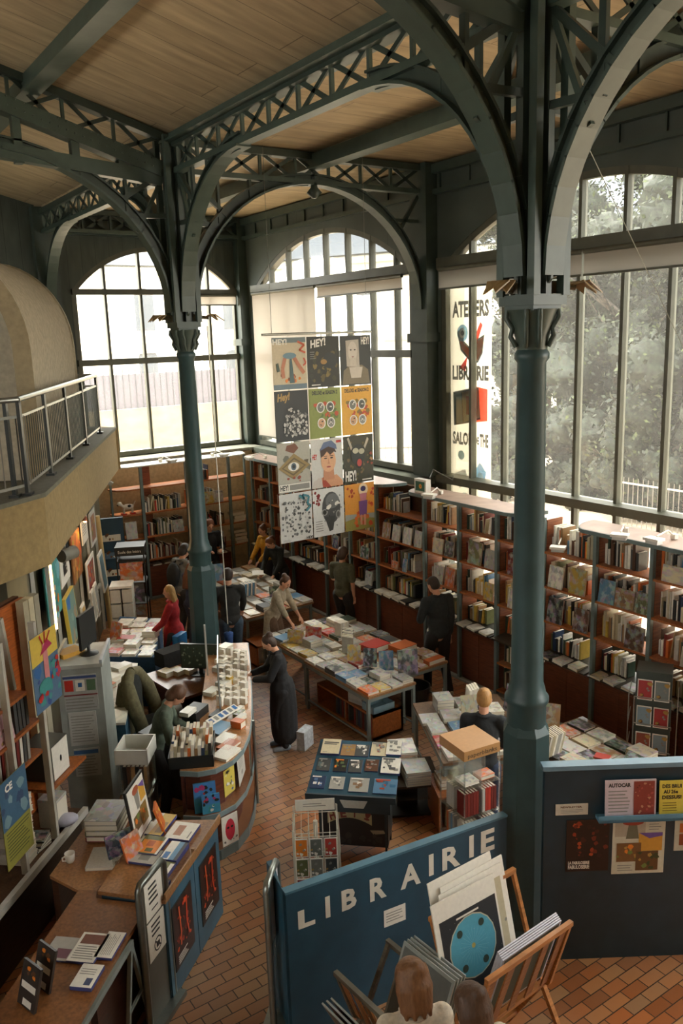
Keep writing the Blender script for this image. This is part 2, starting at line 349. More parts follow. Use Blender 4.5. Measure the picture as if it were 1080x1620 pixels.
# ---------------------------------------------------------------- iron columns
def arc_pts(n,rx,z0,z1,x0=.2):
    return [(x0+rx*(1-math.cos(PI/2*i/n)), z0+(z1-z0)*math.sin(PI/2*i/n)) for i in range(n+1)]
def arch_rib(pts, mk, name, parent, w=.20, h=.14, face=IRON2):
    m=MB(); e=Vector(mk(1,0))-Vector(mk(0,0)); sd=Vector((-e.y,e.x,0))
    for p,q in zip(pts,pts[1:]):
        P,Q=Vector(mk(*p)),Vector(mk(*q)); a,z=q[0]-p[0],q[1]-p[1]; L=math.hypot(a,z); n=Vector(mk(-z/L,a/L))-Vector(mk(0,0)); t=(Q-P)*.03
        m.bar(P-t,Q+t,w,.03,face,up=n); m.bar(P-t+n*(h/2),Q+t+n*(h/2),.03,h,IRON,up=n); m.bar(P-t+n*h,Q+t+n*h,w*.6,.025,IRON,up=n)
    return m.build(name,PAINT,parent)
def column(label,y):
    c=thing('iron_column',label,'column',(XC,y,0))
    m=MB(); m.lathe([(.25,0),(.25,.12),(.215,.16),(.205,2.0),(.17,2.07)],C(50,74,75),8,rot=PI/8,smooth=False); m.build('plinth',PAINT,c)
    m=MB(); m.lathe([(.165,2.06),(.165,2.24),(.185,2.27),(.185,2.31),(.16,2.34),(.15,2.4),(.135,2.44),(.112,5.1),(.135,5.13),(.135,5.17),(.115,5.2)],C(50,74,75),24); m.build('shaft',PAINT,c)
    m=MB(); m.lathe([(.115,5.18),(.13,5.3),(.17,5.42),(.2,5.5)],IRON2,16); m.box(-.15,-.15,5.49,.15,.15,5.53,IRON2); m.box(-.18,-.18,5.53,.18,.18,5.61,IRON2)
    for k in range(4):
        a=k*PI/2+PI/4; 
        for t in (-.05,.05):
            u=Vector((math.cos(a),math.sin(a),0)); s_=Vector((-u.y,u.x,0))*t
            m.tube([Vector((0,0,5.22))+u*.12+s_,Vector((0,0,5.3))+u*.165+s_,Vector((0,0,5.36))+u*.15+s_,Vector((0,0,5.44))+u*.2+s_,Vector((0,0,5.5))+u*.19+s_],.022,IRON2,6)
    m.build('capital',PAINT,c)
    m=MB(); m.box(-.1,-.1,5.6,.1,.1,8.04,IRON)
    for sx in (-1,1):
        for sy in (-1,1): m.box(sx*.16-.035,sy*.16-.035,5.6,sx*.16+.035,sy*.16+.035,8.04,IRON2)
    m.box(-.16,-.03,5.6,.16,.03,8.04,IRON); m.box(-.03,-.16,5.6,.03,.16,8.04,IRON); m.build('upper_post',PAINT,c)
    # arched brackets on four sides with spandrel bracing
    for k,(dx,dy,rx,zt) in enumerate(((0,1,1.85,7.56),(0,-1,1.85,7.56),(1,0,2.05,7.60),(-1,0,2.3,7.72))):
        mk=lambda a,z,dx=dx,dy=dy:(dx*a,dy*a,z)
        pts=arc_pts(14,rx,5.75,zt); br=arch_rib(pts,mk,'arched_bracket',c)
        m=MB(); s_=Vector((dx,dy,0))
        # root gusset plate between post and rib
        sd=Vector((-dy,dx,0))*.012
        g=[Vector(mk(.1,5.62)),Vector(mk(.19,5.72))]+[Vector(mk(*p)) for p in pts[1:6]]+[Vector(mk(pts[5][0]-.05,pts[5][1]-.05)),Vector(mk(.2,pts[3][1]))]
        m.ext([p-sd for p in g],sd*2,IRON)
        m.bar(mk(.12,7.6),mk(pts[7][0],pts[7][1]),.05,.06,IRON); m.bar(mk(.12,pts[6][1]+.05),mk(pts[6][0],pts[6][1]+.03),.05,.06,IRON)
        m.bar(mk(pts[9][0],pts[9][1]),mk(pts[9][0],7.62),.06,.04,IRON); m.bar(mk(pts[6][0],pts[6][1]),mk(pts[6][0],7.62),.06,.04,IRON)
        m.bar(mk(.15,7.55),mk(pts[5][0]+.03,pts[5][1]),.04,.05,IRON2)
        e=pts[-1]; m.ext([Vector(mk(e[0],e[1]+.08))-sd,Vector(mk(e[0]-.32,e[1]+.08))-sd,Vector(mk(e[0]-.5,e[1]-.06))-sd,Vector(mk(e[0]-.1,e[1]-.03))-sd],sd*2,IRON)
        m.build('spandrel',PAINT,br)
    return c
colL=column('blue green cast iron column rising behind the curved sales counter',YL)
colR=column('blue green cast iron column in foreground at end of lettered partition',YR)
# half arches against the wall piers
for y,lab in ((YL,'arched iron rib against the pier between the two right windows'),(YR,'arched iron rib against the right wall at the picture edge')):
    t=thing('arched_rib',lab,'iron rib',(XW-.25,y,0)); pts=arc_pts(14,2.05,5.75,7.6,.0); arch_rib(pts,lambda a,z:(-a,0,z),'rib',t)
    m=MB(); m.bar((0,0,7.55),(-pts[6][0],0,pts[6][1]),.05,.06,IRON); m.bar((0,0,pts[7][1]+.1),(-pts[7][0],0,pts[7][1]+.1),.05,.05,IRON); m.build('spandrel',PAINT,t)
t=thing('arched_rib','pale arched iron bracket on far left pier above the balcony','iron rib',(XC,YW-.2,0)); pts=arc_pts(14,1.9,5.9,7.56,.0); arch_rib(pts,lambda a,z:(0,-a,z),'rib',t)
# ---------------------------------------------------------------- lattice trusses
def truss(label,p,q,zb0,zb1,zt0,zt1,n):
    t=thing('lattice_truss',label,'truss'); p=Vector(p); q=Vector(q); d=(q-p).normalized()
    P=lambda u,z: p+(q-p)*u+Vector((0,0,z))
    m=MB(); m.bar(P(0,zt0),P(1,zt1),.16,.1,IRON); m.build('top_chord',PAINT,t)
    m=MB(); m.bar(P(0,zb0),P(1,zb1),.14,.07,IRON2); m.build('bottom_chord',PAINT,t)
    m=MB()
    for i in range(n):
        u0=i/n; u1=(i+1)/n; zb=lambda u:zb0+(zb1-zb0)*u; zt=lambda u:zt0+(zt1-zt0)*u
        m.bar(P(u0,zb(u0)),P(u1,zt(u1)),.02,.05,IRON); m.bar(P(u0,zt(u0)),P(u1,zb(u1)),.02,.05,IRON); m.bar(P(u1,zb(u1)),P(u1,zt(u1)),.04,.04,IRON2)
    m.build('lattice',PAINT,t); return t
truss('long iron lattice truss between the two columns under the boards',(XC,YR+.16,0),(XC,YL-.16,0),7.6,7.6,7.95,7.95,10)
truss('iron lattice truss from left column to the far left pier',(XC,YL+.16,0),(XC,YW-.2,0),7.58,7.58,7.95,7.95,11)
truss('iron lattice truss from left column to pier between right windows',(XC+.16,YL,0),(XW-.2,YL,0),7.62,7.62,7.99,7.99,7)
truss('iron lattice truss behind right column reaching the right wall',(XC+.16,YR,0),(XW-.2,YR,0),7.62,7.62,7.99,7.99,7)
truss('iron lattice truss from right column toward the near end of hall',(XC,YR-.16,0),(XC,-3.9,0),7.6,7.6,7.95,7.95,12)
truss('iron lattice truss along far wall over the arched window',(XC+.2,YW-.2,0),(XW-.2,YW-.2,0),7.62,7.62,7.99,7.99,7)
truss('sloping roof truss rising left from the left column',(XC-.16,YL,0),(-1,YL,0),7.66,9.15,8.04,9.7,9)
truss('sloping roof truss rising left from the right column',(XC-.16,YR,0),(-1,YR,0),7.66,9.15,8.04,9.7,9)
# riveted plate girder under the left roof truss with cut-outs
for y,lab in ((YL,'riveted iron plate bracket at left of the left column'),(YR,'riveted iron plate bracket at left of the right column')):
    t=thing('plate_bracket',lab,'iron bracket',(0,y,0)); m=MB()
    m.bar((XC-.2,0,7.62),(2.0,0,8.45),.2,.2,IRON2); m.bar((XC-.2,0,7.5),(2.3,0,7.72),.14,.18,IRON2)
    for x in (4.2,3.6,2.9,2.4): m.bar((x,0,7.55),(x,0,7.75+(4.4-x)*.27),.12,.1,IRON2,up=(1,0,0))
    m.ell((2.2,0,7.72),(.13,.1,.13),IRON2); m.build('plates',PAINT,t)
    m=MB()
    m.build('plates',PAINT,t); m=MB()
    for i in range(26):
        x=4.6-i*.1
        for yy in (-.1,.1): m.ell((x,yy,7.66+(4.735-x)*.303+.05),(.014,.012,.014),IRON2,6,4); m.ell((x,yy,7.66+(4.735-x)*.303-.05),(.014,.012,.014),IRON2,6,4)
    m.build('rivets',PAINT,t)['kind']='stuff'
# purlins
def purlin(label,p,q,w=.14,h=.2):
    o=MB(); o.bar(p,q,w,h,IRON2); o.bar(Vector(p)-Vector((0,0,h/2)),Vector(q)-Vector((0,0,h/2)),w*1.7,.03,IRON2); tag(o.build('purlin',PAINT),label,'beam')
purlin('iron beam under boards midway between columns and right wall',(7.2,-4,7.92),(7.2,YL,7.92))
purlin('iron beam under boards near far arched window',(7.2,YL,7.92),(7.2,YW,7.92))
purlin('iron purlin on sloping roof at top left corner',(3.1,-4,8.47),(3.1,YL,8.47))
purlin('second iron purlin on sloping roof beyond the left truss',(3.1,YL,8.47),(3.1,YW,8.47))
purlin('iron plate beam over the long truss at foot of roof slope',(XC,-4,8.01),(XC,YL,8.01),.22,.1)
m=MB(); m.lathe([(.03,0),(.12,.08),(.05,.16),(.07,.3)],IRON,10,(7.2,YL,7.4)); tag(m.build('pendant_boss',PAINT),'turned iron boss hanging under the truss node','boss')
# ================================================================ flat printed things
class Painter:
    """draws pigment shapes on a sheet of w by h metres standing in local XZ, facing local -Y"""
    def __init__(s,w,h,base,th=.006,m=0): s.w=w; s.h=h; s.b=MB(); s.k=0; s.b.box(-w/2,0,0,w/2,th,h,base,m); s.rn=random.Random(int(w*1000+h*77))
    def P(s,u,v): return ((u-.5)*s.w,-.0008-.0005*s.k,v*s.h)
    def pol(s,pts,col): s.k+=1; s.b.poly([s.P(*p) for p in pts],col); return s
    def rect(s,u0,v0,u1,v1,col): return s.pol([(u0,v0),(u1,v0),(u1,v1),(u0,v1)],col)
    def ell(s,u,v,ru,rv,col,n=18,a=0): return s.pol([(u+ru*math.cos(2*PI*i/n)*math.cos(a)-rv*math.sin(2*PI*i/n)*math.sin(a), v+ru*math.cos(2*PI*i/n)*math.sin(a)+rv*math.sin(2*PI*i/n)*math.cos(a)) for i in range(n)],col)
    def line(s,pts,t,col):
        for (a,b),(c,d) in zip(pts,pts[1:]):
            L=math.hypot((c-a)*s.w,(d-b)*s.h) or 1; nx=-(d-b)*s.h/L*t/2; ny=(c-a)*s.w/L*t/2
            s.pol([(a-nx/s.w,b-ny/s.h),(c-nx/s.w,d-ny/s.h),(c+nx/s.w,d+ny/s.h),(a+nx/s.w,b+ny/s.h)],col); s.k-=1
        s.k+=1; return s
    def text(s,t,u,v,h,col,w=None,a=0,shear=0):
        s.k+=1; bold=h*s.h*.06; M=Matrix.Translation(s.P(u,v))@Matrix.Rotation(PI/2,4,'X')@Matrix.Rotation(a,4,'Z'); s.b.text(t,M,h*s.h,col,0,w*s.w if w else None,0,shear,bold); return s
    def lines(s,u0,u1,v0,v1,n,col,t=.35):
        for i in range(n):
            v=v1-(v1-v0)*(i+.5)/n; e=s.rn.uniform(.75,1); s.rect(u0,v-(v1-v0)/n*t/2,u0+(u1-u0)*e,v+(v1-v0)/n*t/2,col); s.k-=1
        s.k+=1; return s
    def blobs(s,n,u0,v0,u1,v1,cols,r0,r1):
        for i in range(n):
            u=s.rn.uniform(u0,u1); v=s.rn.uniform(v0,v1); r=s.rn.uniform(r0,r1); k=s.rn.randint(5,8); a0=s.rn.random()*6
            s.k+=.25; s.pol([(u+r*s.rn.uniform(.5,1.1)*math.cos(a0+2*PI*j/k)*s.h/max(s.w,s.h),v+r*s.rn.uniform(.5,1.1)*math.sin(a0+2*PI*j/k)*s.w/max(s.w,s.h)) for j in range(k)],s.rn.choice(cols)); s.k-=1
        s.k+=1; return s
    def done(s,name,label=None,cat=None,loc=(0,0,0),rz=0,tilt=0,group=None,parent=None,mat=None):
        o=s.b.build(name,mat or PAPER,parent); o.location=loc; o.rotation_euler=(tilt,0,rz)
        if label: tag(o,label,cat,group)
        return o
W_=C(232,228,216); BK=C(34,36,34); RED=C(186,50,38); ORG=C(222,128,44); YEL=C(226,196,84); TEAL=C(70,150,146); GRN=C(110,128,64); BLU=C(56,110,170); SKN=C(222,172,140); BRN=C(104,70,44); GRY=C(140,138,130); PNK=C(214,140,140); OCH=C(176,140,72)

# ================================================================ balcony
DX,DY=.4271,.9042; NX,NY=-.9042,.4271
RZ=math.atan2(DY,DX)                     # along the fascia
def fas(s,off,z): return (2.292+DX*s+NX*off, 9.322+DY*s+NY*off, z)
bal=thing('balcony','tan concrete balcony at left with grey railing','balcony',(2.292,9.322,3.0))
def bp(b,name,mat,par=bal):
    o=b.build(name,mat,par); o.matrix_parent_inverse=Matrix.Translation((-2.292,-9.322,-3.0)); return o
F0=(-5.9,3.40); F1=(2.292,9.322); F2=(5.345,15.786); F3=(4.6,17.95); F4=(-5.9,17.95)
CONC=C(150,128,86); CON2=C(108,106,92)
b=MB(); b.ext([(F0[0],F0[1]+.22,3.3),fas(.1,.17,3.3),fas(7.0,.17,3.3),(4.5,17.9,3.3),(-5.9,17.9,3.3)],(0,0,.3),CON2); bp(b,'slab',PLAST)
b=MB(); b.ext([(*F1,2.95),(*F2,2.95),fas(7.05,.16,2.95),fas(.06,.16,2.95)],(0,0,.80),CONC); b.ext([(*F0,2.95),(*F1,2.95),fas(.06,.16,2.95),(F0[0],F0[1]+.2,2.95)],(0,0,.80),CONC); b.bar((*F2,3.35),(*F3,3.35),.1,.8,CONC); bp(b,'fascia',PLAST)
b=MB(); b.ext([fas(0,-.02,3.72),fas(7.15,-.02,3.72),fas(7.15,.32,3.72),fas(.15,.32,3.72)],(0,0,.05),CON2); b.ext([(*F0,3.72),fas(0,-.02,3.72),fas(.15,.32,3.72),(F0[0],F0[1]+.4,3.72)],(0,0,.05),CON2); bp(b,'coping',PLAST)
rl=thing('railing','dark steel balcony railing with bright round handrail','railing',(2.292,9.322,3.77))
def rp(b,name,mat): 
    o=b.build(name,mat,rl); o.matrix_parent_inverse=Matrix.Translation((-2.292,-9.322,-3.77)); return o
DST=C(34,38,36); STL=C(150,152,146)
def lf(t,z): return (2.292-.811*t+NX*.0-.02, 9.322-.585*t+.14, z)
posts=[fas(-.1,.14,3.77)]+[fas(s,.14,3.77) for s in (1.28,2.75,4.33,6.05)]
for p in posts+[lf(.36,3.77),lf(2.0,3.77)]:
    b=MB(); b.cbox((p[0],p[1],3.77+.5),(.10,.035,1.0),DST,RZ); b.cbox((p[0],p[1],3.785),(.16,.1,.03),DST,RZ); rp(b,'post',PAINT)
b=MB(); b.tube([fas(-.12,.14,4.80),fas(6.1,.14,4.80)],.032,STL,10); b.tube([fas(-.12,.14,4.80),lf(.4,4.80),lf(3,4.80)],.032,STL,10); b.tube([fas(6.1,.14,4.80),fas(6.1,1.4,4.80)],.032,STL,8); rp(b,'handrail',METAL)
b=MB()
for z in (4.62,3.88): b.bar(fas(-.1,.14,z),fas(6.05,.14,z),.02,.03,STL); b.bar(fas(6.05,.14,z),fas(6.05,1.4,z),.02,.03,STL); b.bar(fas(-.1,.14,z),lf(3,z),.02,.03,STL)
s=0
while s<6.0: b.bar(fas(s,.14,3.88),fas(s,.14,4.62),.012,.012,C(80,82,76),up=(1,0,0)); s+=.115
for i in range(10): b.bar(fas(6.05,.2+i*.12,3.88),fas(6.05,.2+i*.12,4.62),.012,.012,GRY,up=(1,0,0))
for i in range(20): b.bar(lf(.1+i*.13,3.88),lf(.1+i*.13,4.62),.012,.012,GRY,up=(1,0,0))
rp(b,'baluster_panel',METAL)
# vaulted cabin on the balcony
vt=thing('vaulted_cabin','beige round-vaulted plaster cabin standing on the balcony','cabin',(4.06,13.96,3.6))
def vp(t,a,z): return (4.06-DX*t+NX*a, 13.96-DY*t+NY*a, z)
def vault_pts(r,off): return [(off,3.61)]+[(off+r-r*math.cos(PI*i/24), 5.30+(r+.18)*math.sin(PI*i/24)) for i in range(25)]+[(off+2*r,3.61)]
VB=C(178,166,142)
b=MB(); P=vault_pts(1.15,-.08); t0,t1=3.3,0
for (a,z),(a2,z2) in zip(P,P[1:]): b.add([vp(t0,a,z),vp(t1,a,z),vp(t1,a2,z2),vp(t0,a2,z2)],[(0,1,2,3)],VB,0,True)
b.poly([vp(t1,a,z) for a,z in P],VB); o=b.build('vault',PLAST,vt); o.matrix_parent_inverse=Matrix.Translation((-4.06,-13.96,-3.6))
b=MB(); P2=vault_pts(.93,.14)
for i in range(len(P)-1): b.add([vp(t0,*P[i]),vp(t0,*P[i+1]),vp(t0,*P2[i+1]),vp(t0,*P2[i]),vp(2.9,*P2[i]),vp(2.9,*P2[i+1])],[(0,1,2,3),(3,2,5,4)],C(150,134,104))
b.poly([vp(2.9,a,z) for a,z in P2],C(176,166,146)); b.bar(vp(2.92,.6,5.05),vp(2.92,.75,5.05),.03,.03,BK); o=b.build('arched_front',PLAST,vt); o.matrix_parent_inverse=Matrix.Translation((-4.06,-13.96,-3.6))
b=MB()
for (a,z),(a2,z2) in zip(P,P[1:]): b.bar(vp(t1,a,z),vp(t1,a2,z2),.05,.05,C(186,178,156))
o=b.build('edge_trim',PLAST,vt); o.matrix_parent_inverse=Matrix.Translation((-4.06,-13.96,-3.6))

# ================================================================ wall under the balcony: steel-framed panels hung with pictures
WP=C(188,186,174)
b=MB(); o_=.45
b.ext([fas(-.2,o_,0),fas(7.3,o_,0),fas(7.3,o_+.1,0),fas(-.2,o_+.1,0)],(0,0,2.95),C(92,88,70))
for s in (0.9,2.2,3.2,4.25,5.3,6.3): b.bar(fas(s,o_-.02,0),fas(s,o_-.02,2.95),.06,.05,WP,up=(1,0,0))
for z in (.9,2.9): b.bar(fas(-.2,o_-.02,z),fas(7.3,o_-.02,z),.05,.05,WP)
struct(b.build('wall_gallery',PAINT))
RZW=RZ+PI/2+PI     # local -Y looks away from that wall, into the shop
RZW=math.atan2(-NY,-NX)+PI/2
def onwall(name,label,cat,s,z,w,h,base,art,off=.36,tilt=0,group=None,th=.02):
    p=Painter(w,h,base,th); art(p); return p.done(name,label,cat,fas(s,off,z),RZW,tilt,group)
def a_teal(p): p.blobs(30,.05,.05,.95,.95,[TEAL,C(96,170,160),C(60,128,130),C(120,180,190)],.08,.2).blobs(9,.3,.35,.6,.75,[SKN,C(214,150,110)],.05,.11).blobs(10,.1,.02,.9,.3,[C(150,90,50),ORG],.04,.1)
onwall('painting','large teal abstract painting on the wall under the balcony','painting',1.75,1.75,.95,.82,TEAL,a_teal)
def a_fig(p): p.rect(.28,.18,.72,.8,BK).blobs(26,.3,.2,.7,.78,[W_,GRY],.02,.05)
onwall('poster','white poster with black figure drawing beside the teal painting','poster',2.7,1.98,.72,.70,W_,a_fig)
def a_or(p): p.blobs(26,.05,.05,.95,.95,[ORG,C(160,80,40),C(150,140,60),C(190,150,90),BRN],.08,.18)
onwall('painting','orange and brown abstract painting on the wall under the balcony','painting',3.75,1.75,.85,.72,C(150,96,54),a_or)
def a_txt(p): p.lines(.15,.85,.2,.85,9,GRY,.3)
onwall('poster','tall white printed poster high on the wall under the balcony','poster',4.72,2.1,.6,.62,W_,a_txt)
def a_br(p): p.rect(.15,.12,.85,.88,C(150,104,84)).blobs(14,.2,.2,.8,.8,[C(130,80,70),OCH,GRN],.06,.12)
onwall('framed_picture','grey framed picture with brown image at the far end of the wall','picture',5.65,1.84,.66,.6,C(190,188,180),a_br)
def a_fc(p): p.rect(.14,.12,.86,.88,C(150,60,56)).blobs(18,.16,.3,.84,.86,[GRN,ORG,C(190,120,90),TEAL],.05,.12)
onwall('framed_picture','white framed red and green print below the grey framed picture','picture',4.95,1.15,.9,.62,W_,a_fc)
def a_bg(p): p.rect(.03,.02,.97,.98,C(112,140,130)).pol([(.1,.97),(.5,.97),(.35,.7),(.1,.75)],BLU).blobs(14,.15,.05,.9,.7,[C(96,130,124),C(130,160,146),C(160,140,110)],.08,.2)
onwall('canvas','blue green canvas with pale edges leaning below black figure poster','painting',2.72,1.1,.72,.72,YEL,a_bg,.3,-.06,None,.05)
for i,(s,z,w,h,lab) in enumerate(((3.35,.95,.3,.48,'first small framed panel from the left leaning at the wall foot'),(4.35,.85,.28,.5,'second small framed panel from the left leaning at the wall foot'),(4.75,.8,.3,.55,'third small framed panel from the left leaning at the wall foot'),(5.75,.95,.5,.7,'fourth small framed panel leaning at the wall foot beside the display stand'))):
    p=Painter(w,h,W_,.03); p.rect(.1,.08,.9,.92,[OCH,C(170,166,150),GRY,C(120,150,160)][i]); p.done('small_canvas',lab,'picture',fas(s,.24,z),RZW,-.08,'small framed panels leaning at the wall foot')
# lit strip lamp at the near end and a warm little spot lamp
GLOW=flat_mat('lamp_glow',(255,214,140),.5,0,5); WARM=flat_mat('warm_bulb',(255,170,80),.5,0,9)
t=thing('strip_lamp','bright vertical strip lamp beside the teal painting','lamp',fas(1.2,.3,1.75)); b=MB(); b.box(-.04,-.03,0,.04,.02,.95,WP); b.build('housing',PAINT,t); b=MB(); b.tube([(0,-.04,.04),(0,-.04,.9)],.016,W_); b.build('tube',GLOW,t); t.rotation_euler=(0,0,RZW)
t=thing('spot_lamp','small warm glowing spot lamp under the balcony edge','lamp',fas(3.9,.22,2.66)); b=MB(); b.tube([(0,.12,.14),(0,0,.08),(0,-.02,0)],.012,BK); b.lathe([(.03,.06),(.05,-.03)],C(120,60,30),10); b.build('shade',PAINT,t); b=MB(); b.ell((0,-.02,-.03),(.028,.028,.028),W_); b.build('bulb',WARM,t)
pl=bpy.data.lights.new('warm_bulb','POINT'); pl.energy=6; pl.color=(1,.62,.3); pl.shadow_soft_size=.03; po=bpy.data.objects.new('warm_bulb_light',pl); COL.objects.link(po); po.location=fas(3.9,.16,2.56)
t=thing('spot_lamp','grey round spot lamp on the corner of balcony beam','lamp',fas(1.15,.02,2.78)); b=MB(); b.tube([(-.1,-.06,.0),(.1,.06,0)],.085,C(120,116,104),14); b.bar((0,0,.05),(0,0,.17),.03,.03,DST,up=(1,0,0)); b.build('lamp_head',PAINT,t)
t=thing('spot_lamp','grey curved spot lamp under the far balcony end','lamp',fas(5.8,.1,2.75)); b=MB(); b.tube([(-.12,0,.14),(0,0,.2),(.12,0,.12)],.045,C(150,150,140),10); b.build('lamp_head',PAINT,t)

# ================================================================ glazed display case at lower left
VX,VY=.69,.724; MX,MY=-.724,.69
def vit(s,off,z): return (1.25+VX*s+MX*off,7.18+VY*s+MY*off,z)
VZ=math.atan2(VY,VX)
dc=thing('display_case','wooden wall display case behind white uprights at left edge','display case',(1.25,7.18,0))
def dp(b,name,mat,m=None):
    o=b.build(name,mat,dc); o.matrix_parent_inverse=Matrix.Translation((-1.25,-7.18,0)); return o
DKB=C(84,46,30); OWD=C(158,90,42)
b=MB(); b.ext([vit(-2.5,.5,0),vit(1.2,.5,0),vit(1.2,.56,0),vit(-2.5,.56,0)],(0,0,2.93),DKB); dp(b,'back_panel',WOOD)
b=MB(); b.ext([vit(-2.5,0,0),vit(1.05,0,0),vit(1.05,.46,0),vit(-2.5,.46,0)],(0,0,.66),C(66,54,42)); dp(b,'base',WOOD)
b=MB(); b.ext([vit(-2.5,-.05,.66),vit(1.08,-.05,.66),vit(1.08,.5,.66),vit(-2.5,.5,.66)],(0,0,.05),C(96,66,42)); dp(b,'ledge',WOODX)
b=MB(); b.bar(vit(-2.5,-.05,.7),vit(1.08,-.05,.7),.05,.07,C(206,204,194)); dp(b,'ledge_edging',PAINT)
for s in (-1.2,0.02,.56):
    b=MB(); b.bar(vit(s,0,.7),vit(s,0,2.9),.06,.04,C(196,192,178),up=(VX,VY,0)); dp(b,'upright',PAINT)
for z,s0,s1 in ((1.62,-1.2,.56),(1.93,-1.2,.56),(2.27,-1.2,.4)):
    b=MB(); b.ext([vit(s0,.02,z),vit(s1,.02,z),vit(s1,.46,z),vit(s0,.46,z)],(0,0,.028),OWD); dp(b,'shelf',WOODX)
b=MB(); b.ext([vit(.56,.0,1.18),vit(1.25,-.02,1.18),vit(1.15,.46,1.18),vit(.56,.46,1.18)],(0,0,.03),OWD); dp(b,'corner_shelf',WOODX)
b=MB(); b.ext([vit(.62,.44,.72),vit(1.2,.44,.72),vit(1.2,.48,.72),vit(.62,.48,.72)],(0,0,2.2),C(186,98,42)); dp(b,'orange_panel',WOOD)
for s in (.56,): 
    b=MB(); b.bar(vit(s+.06,.3,2.2),vit(s-.02,.3,2.93),.05,.04,C(206,202,188),up=(VX,VY,0)); dp(b,'thin_post',PAINT)
t=thing('steel_post','pale steel post at the near end of the picture wall','post',vit(1.12,.36,0)); b=MB()
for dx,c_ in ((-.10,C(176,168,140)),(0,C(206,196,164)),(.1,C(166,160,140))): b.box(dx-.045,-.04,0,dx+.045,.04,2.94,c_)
b.build('profile',PAINT,t); t.rotation_euler=(0,0,VZ)
p=Painter(.46,.72,C(90,120,150)); p.pol([(0,.62),(1,.66),(1,1),(0,1)],YEL).blobs(16,.05,.05,.95,.55,[BLU,C(60,80,140),TEAL,RED,C(180,60,80)],.06,.16).rect(.42,.3,.6,.85,PNK).pol([(.3,.72),(.8,.78),(.6,.9)],C(180,50,90)).line([(.45,.85),(.35,.98)],.02,RED).line([(.52,.86),(.55,1)],.02,RED).line([(.58,.86),(.75,.97)],.02,RED).ell(.4,.3,.25,.1,TEAL).blobs(4,.1,.1,.5,.22,[RED,C(200,60,90)],.05,.1).blobs(5,.65,.35,.95,.6,[RED,TEAL],.05,.1)
p.done('painting','colourful red blue yellow painting hanging at front of display case','painting',vit(.62,-.06,2.06),VZ,0)
p=Painter(.42,.8,C(150,146,70)); p.rect(.0,.45,1,1,C(70,104,130)).blobs(10,.05,.5,.95,.9,[C(120,150,160),C(60,80,110)],.08,.2).lines(.08,.92,.08,.42,9,C(70,70,40),.3).text('CE',.2,.86,.08,W_)
p.done('poster','yellow and blue poster hung at left edge of the display case','poster',vit(-.09,-.05,.95),VZ)
# ================================================================ pale kiosk cabinet with notices
KX=C(150,156,150)
kz=math.radians(-26)
t=thing('steel_cabinet','tall pale steel cabinet pasted with notices under the balcony','cabinet',(2.45,9.06,0),kz)
b=MB(); b.box(-.24,-.24,0,.24,.42,1.86,KX); b.build('body',PAINT,t)
b=MB(); b.box(-.26,-.26,1.86,.26,.44,1.90,C(176,180,172)); b.box(-.26,-.26,1.9,-.23,.44,1.98,C(190,190,180)); b.box(.23,-.26,1.9,.26,.44,1.94,C(170,178,184)); b.build('top_tray',PAINT,t)
p=Painter(.36,.42,C(170,172,168)); p.rect(.0,.9,1,.97,C(70,90,140)).rect(.04,.55,.3,.86,RED).rect(.36,.55,.64,.86,W_).rect(.7,.55,.96,.86,C(90,120,90)).rect(.44,.66,.56,.78,BLU).rect(0,.42,1,.46,C(130,60,60)).lines(.03,.97,.03,.38,4,GRY); p.done('notice',None,None,(0,-.245,1.36),0,0,None,t)['label']='coloured chart notice'
p=Painter(.3,.4,C(186,186,178)); p.lines(.08,.92,.08,.92,10,GRY,.3); p.done('notice',None,None,(-.01,-.245,.94),0,0,None,t)
p=Painter(.28,.34,C(180,182,176)); p.rect(0,.8,.95,.94,C(70,110,160)).lines(.08,.92,.05,.75,7,GRY,.3); p.done('notice',None,None,(.0,-.245,.56),0,0,None,t)['label']='notice with blue heading band'
t=thing('monitor','thin dark monitor standing on the pale steel cabinet','monitor',(2.55,9.1,1.90),kz+1.3); b=MB(); b.box(-.2,-.015,.1,.2,.015,.5,C(40,42,42)); b.build('screen',PLASTIC,t); b=MB(); b.lathe([(.11,0),(.1,.015),(.02,.03),(.02,.14)],C(50,52,52),14); b.build('stand',PLASTIC,t)
t=MB(); t.box(-.14,-.1,0,.14,.1,.05,C(214,160,60)); tag(t.build('file_tray',PAPER,None,(2.36,9.22,1.90),.3),'orange document tray on top of the pale steel cabinet','tray')
# ================================================================ books
PAL=[('white',(228,224,210),20),('cream',(206,194,160),14),('pale grey',(176,174,164),8),('black',(36,36,34),12),('dark grey',(74,76,74),8),('dark red',(120,36,30),5),('orange',(206,106,44),6),('yellow',(206,172,72),4),('tan',(160,124,82),8),('brown',(92,60,40),6),('dark blue',(44,62,92),4),('light blue',(96,142,176),3),('dark green',(52,72,54),4),('olive',(110,112,70),3),('red',(184,56,42),3)]
PN=[p[0] for p in PAL for _ in range(p[2])]; PC={p[0]:p[1] for p in PAL}
def tone(n): 
    c=PC[n]; k=RN.uniform(.86,1.08); return C(*[min(255,max(0,v*k)) for v in c])
def upright_mesh():
    b=MB(); b.box(0,0,0,.12,1,1,W_,0); b.box(.88,0,0,1,1,1,W_,0); b.box(.12,0,0,.88,.06,1,W_,0); b.box(.12,.06,.015,.88,.97,.985,W_,1); return b.mesh('book_upright',[BOOK,PAGES])
def flat_mesh():
    b=MB(); b.box(-.5,-.5,0,.5,.5,.1,W_,0); b.box(-.5,-.5,.1,-.47,.5,.9,W_,0); b.box(-.47,-.485,.1,.485,.485,.9,W_,1); b.box(-.5,-.5,.9,.5,.5,1,W_,2); return b.mesh('book_flat',[BOOK,PAGES,COVER])
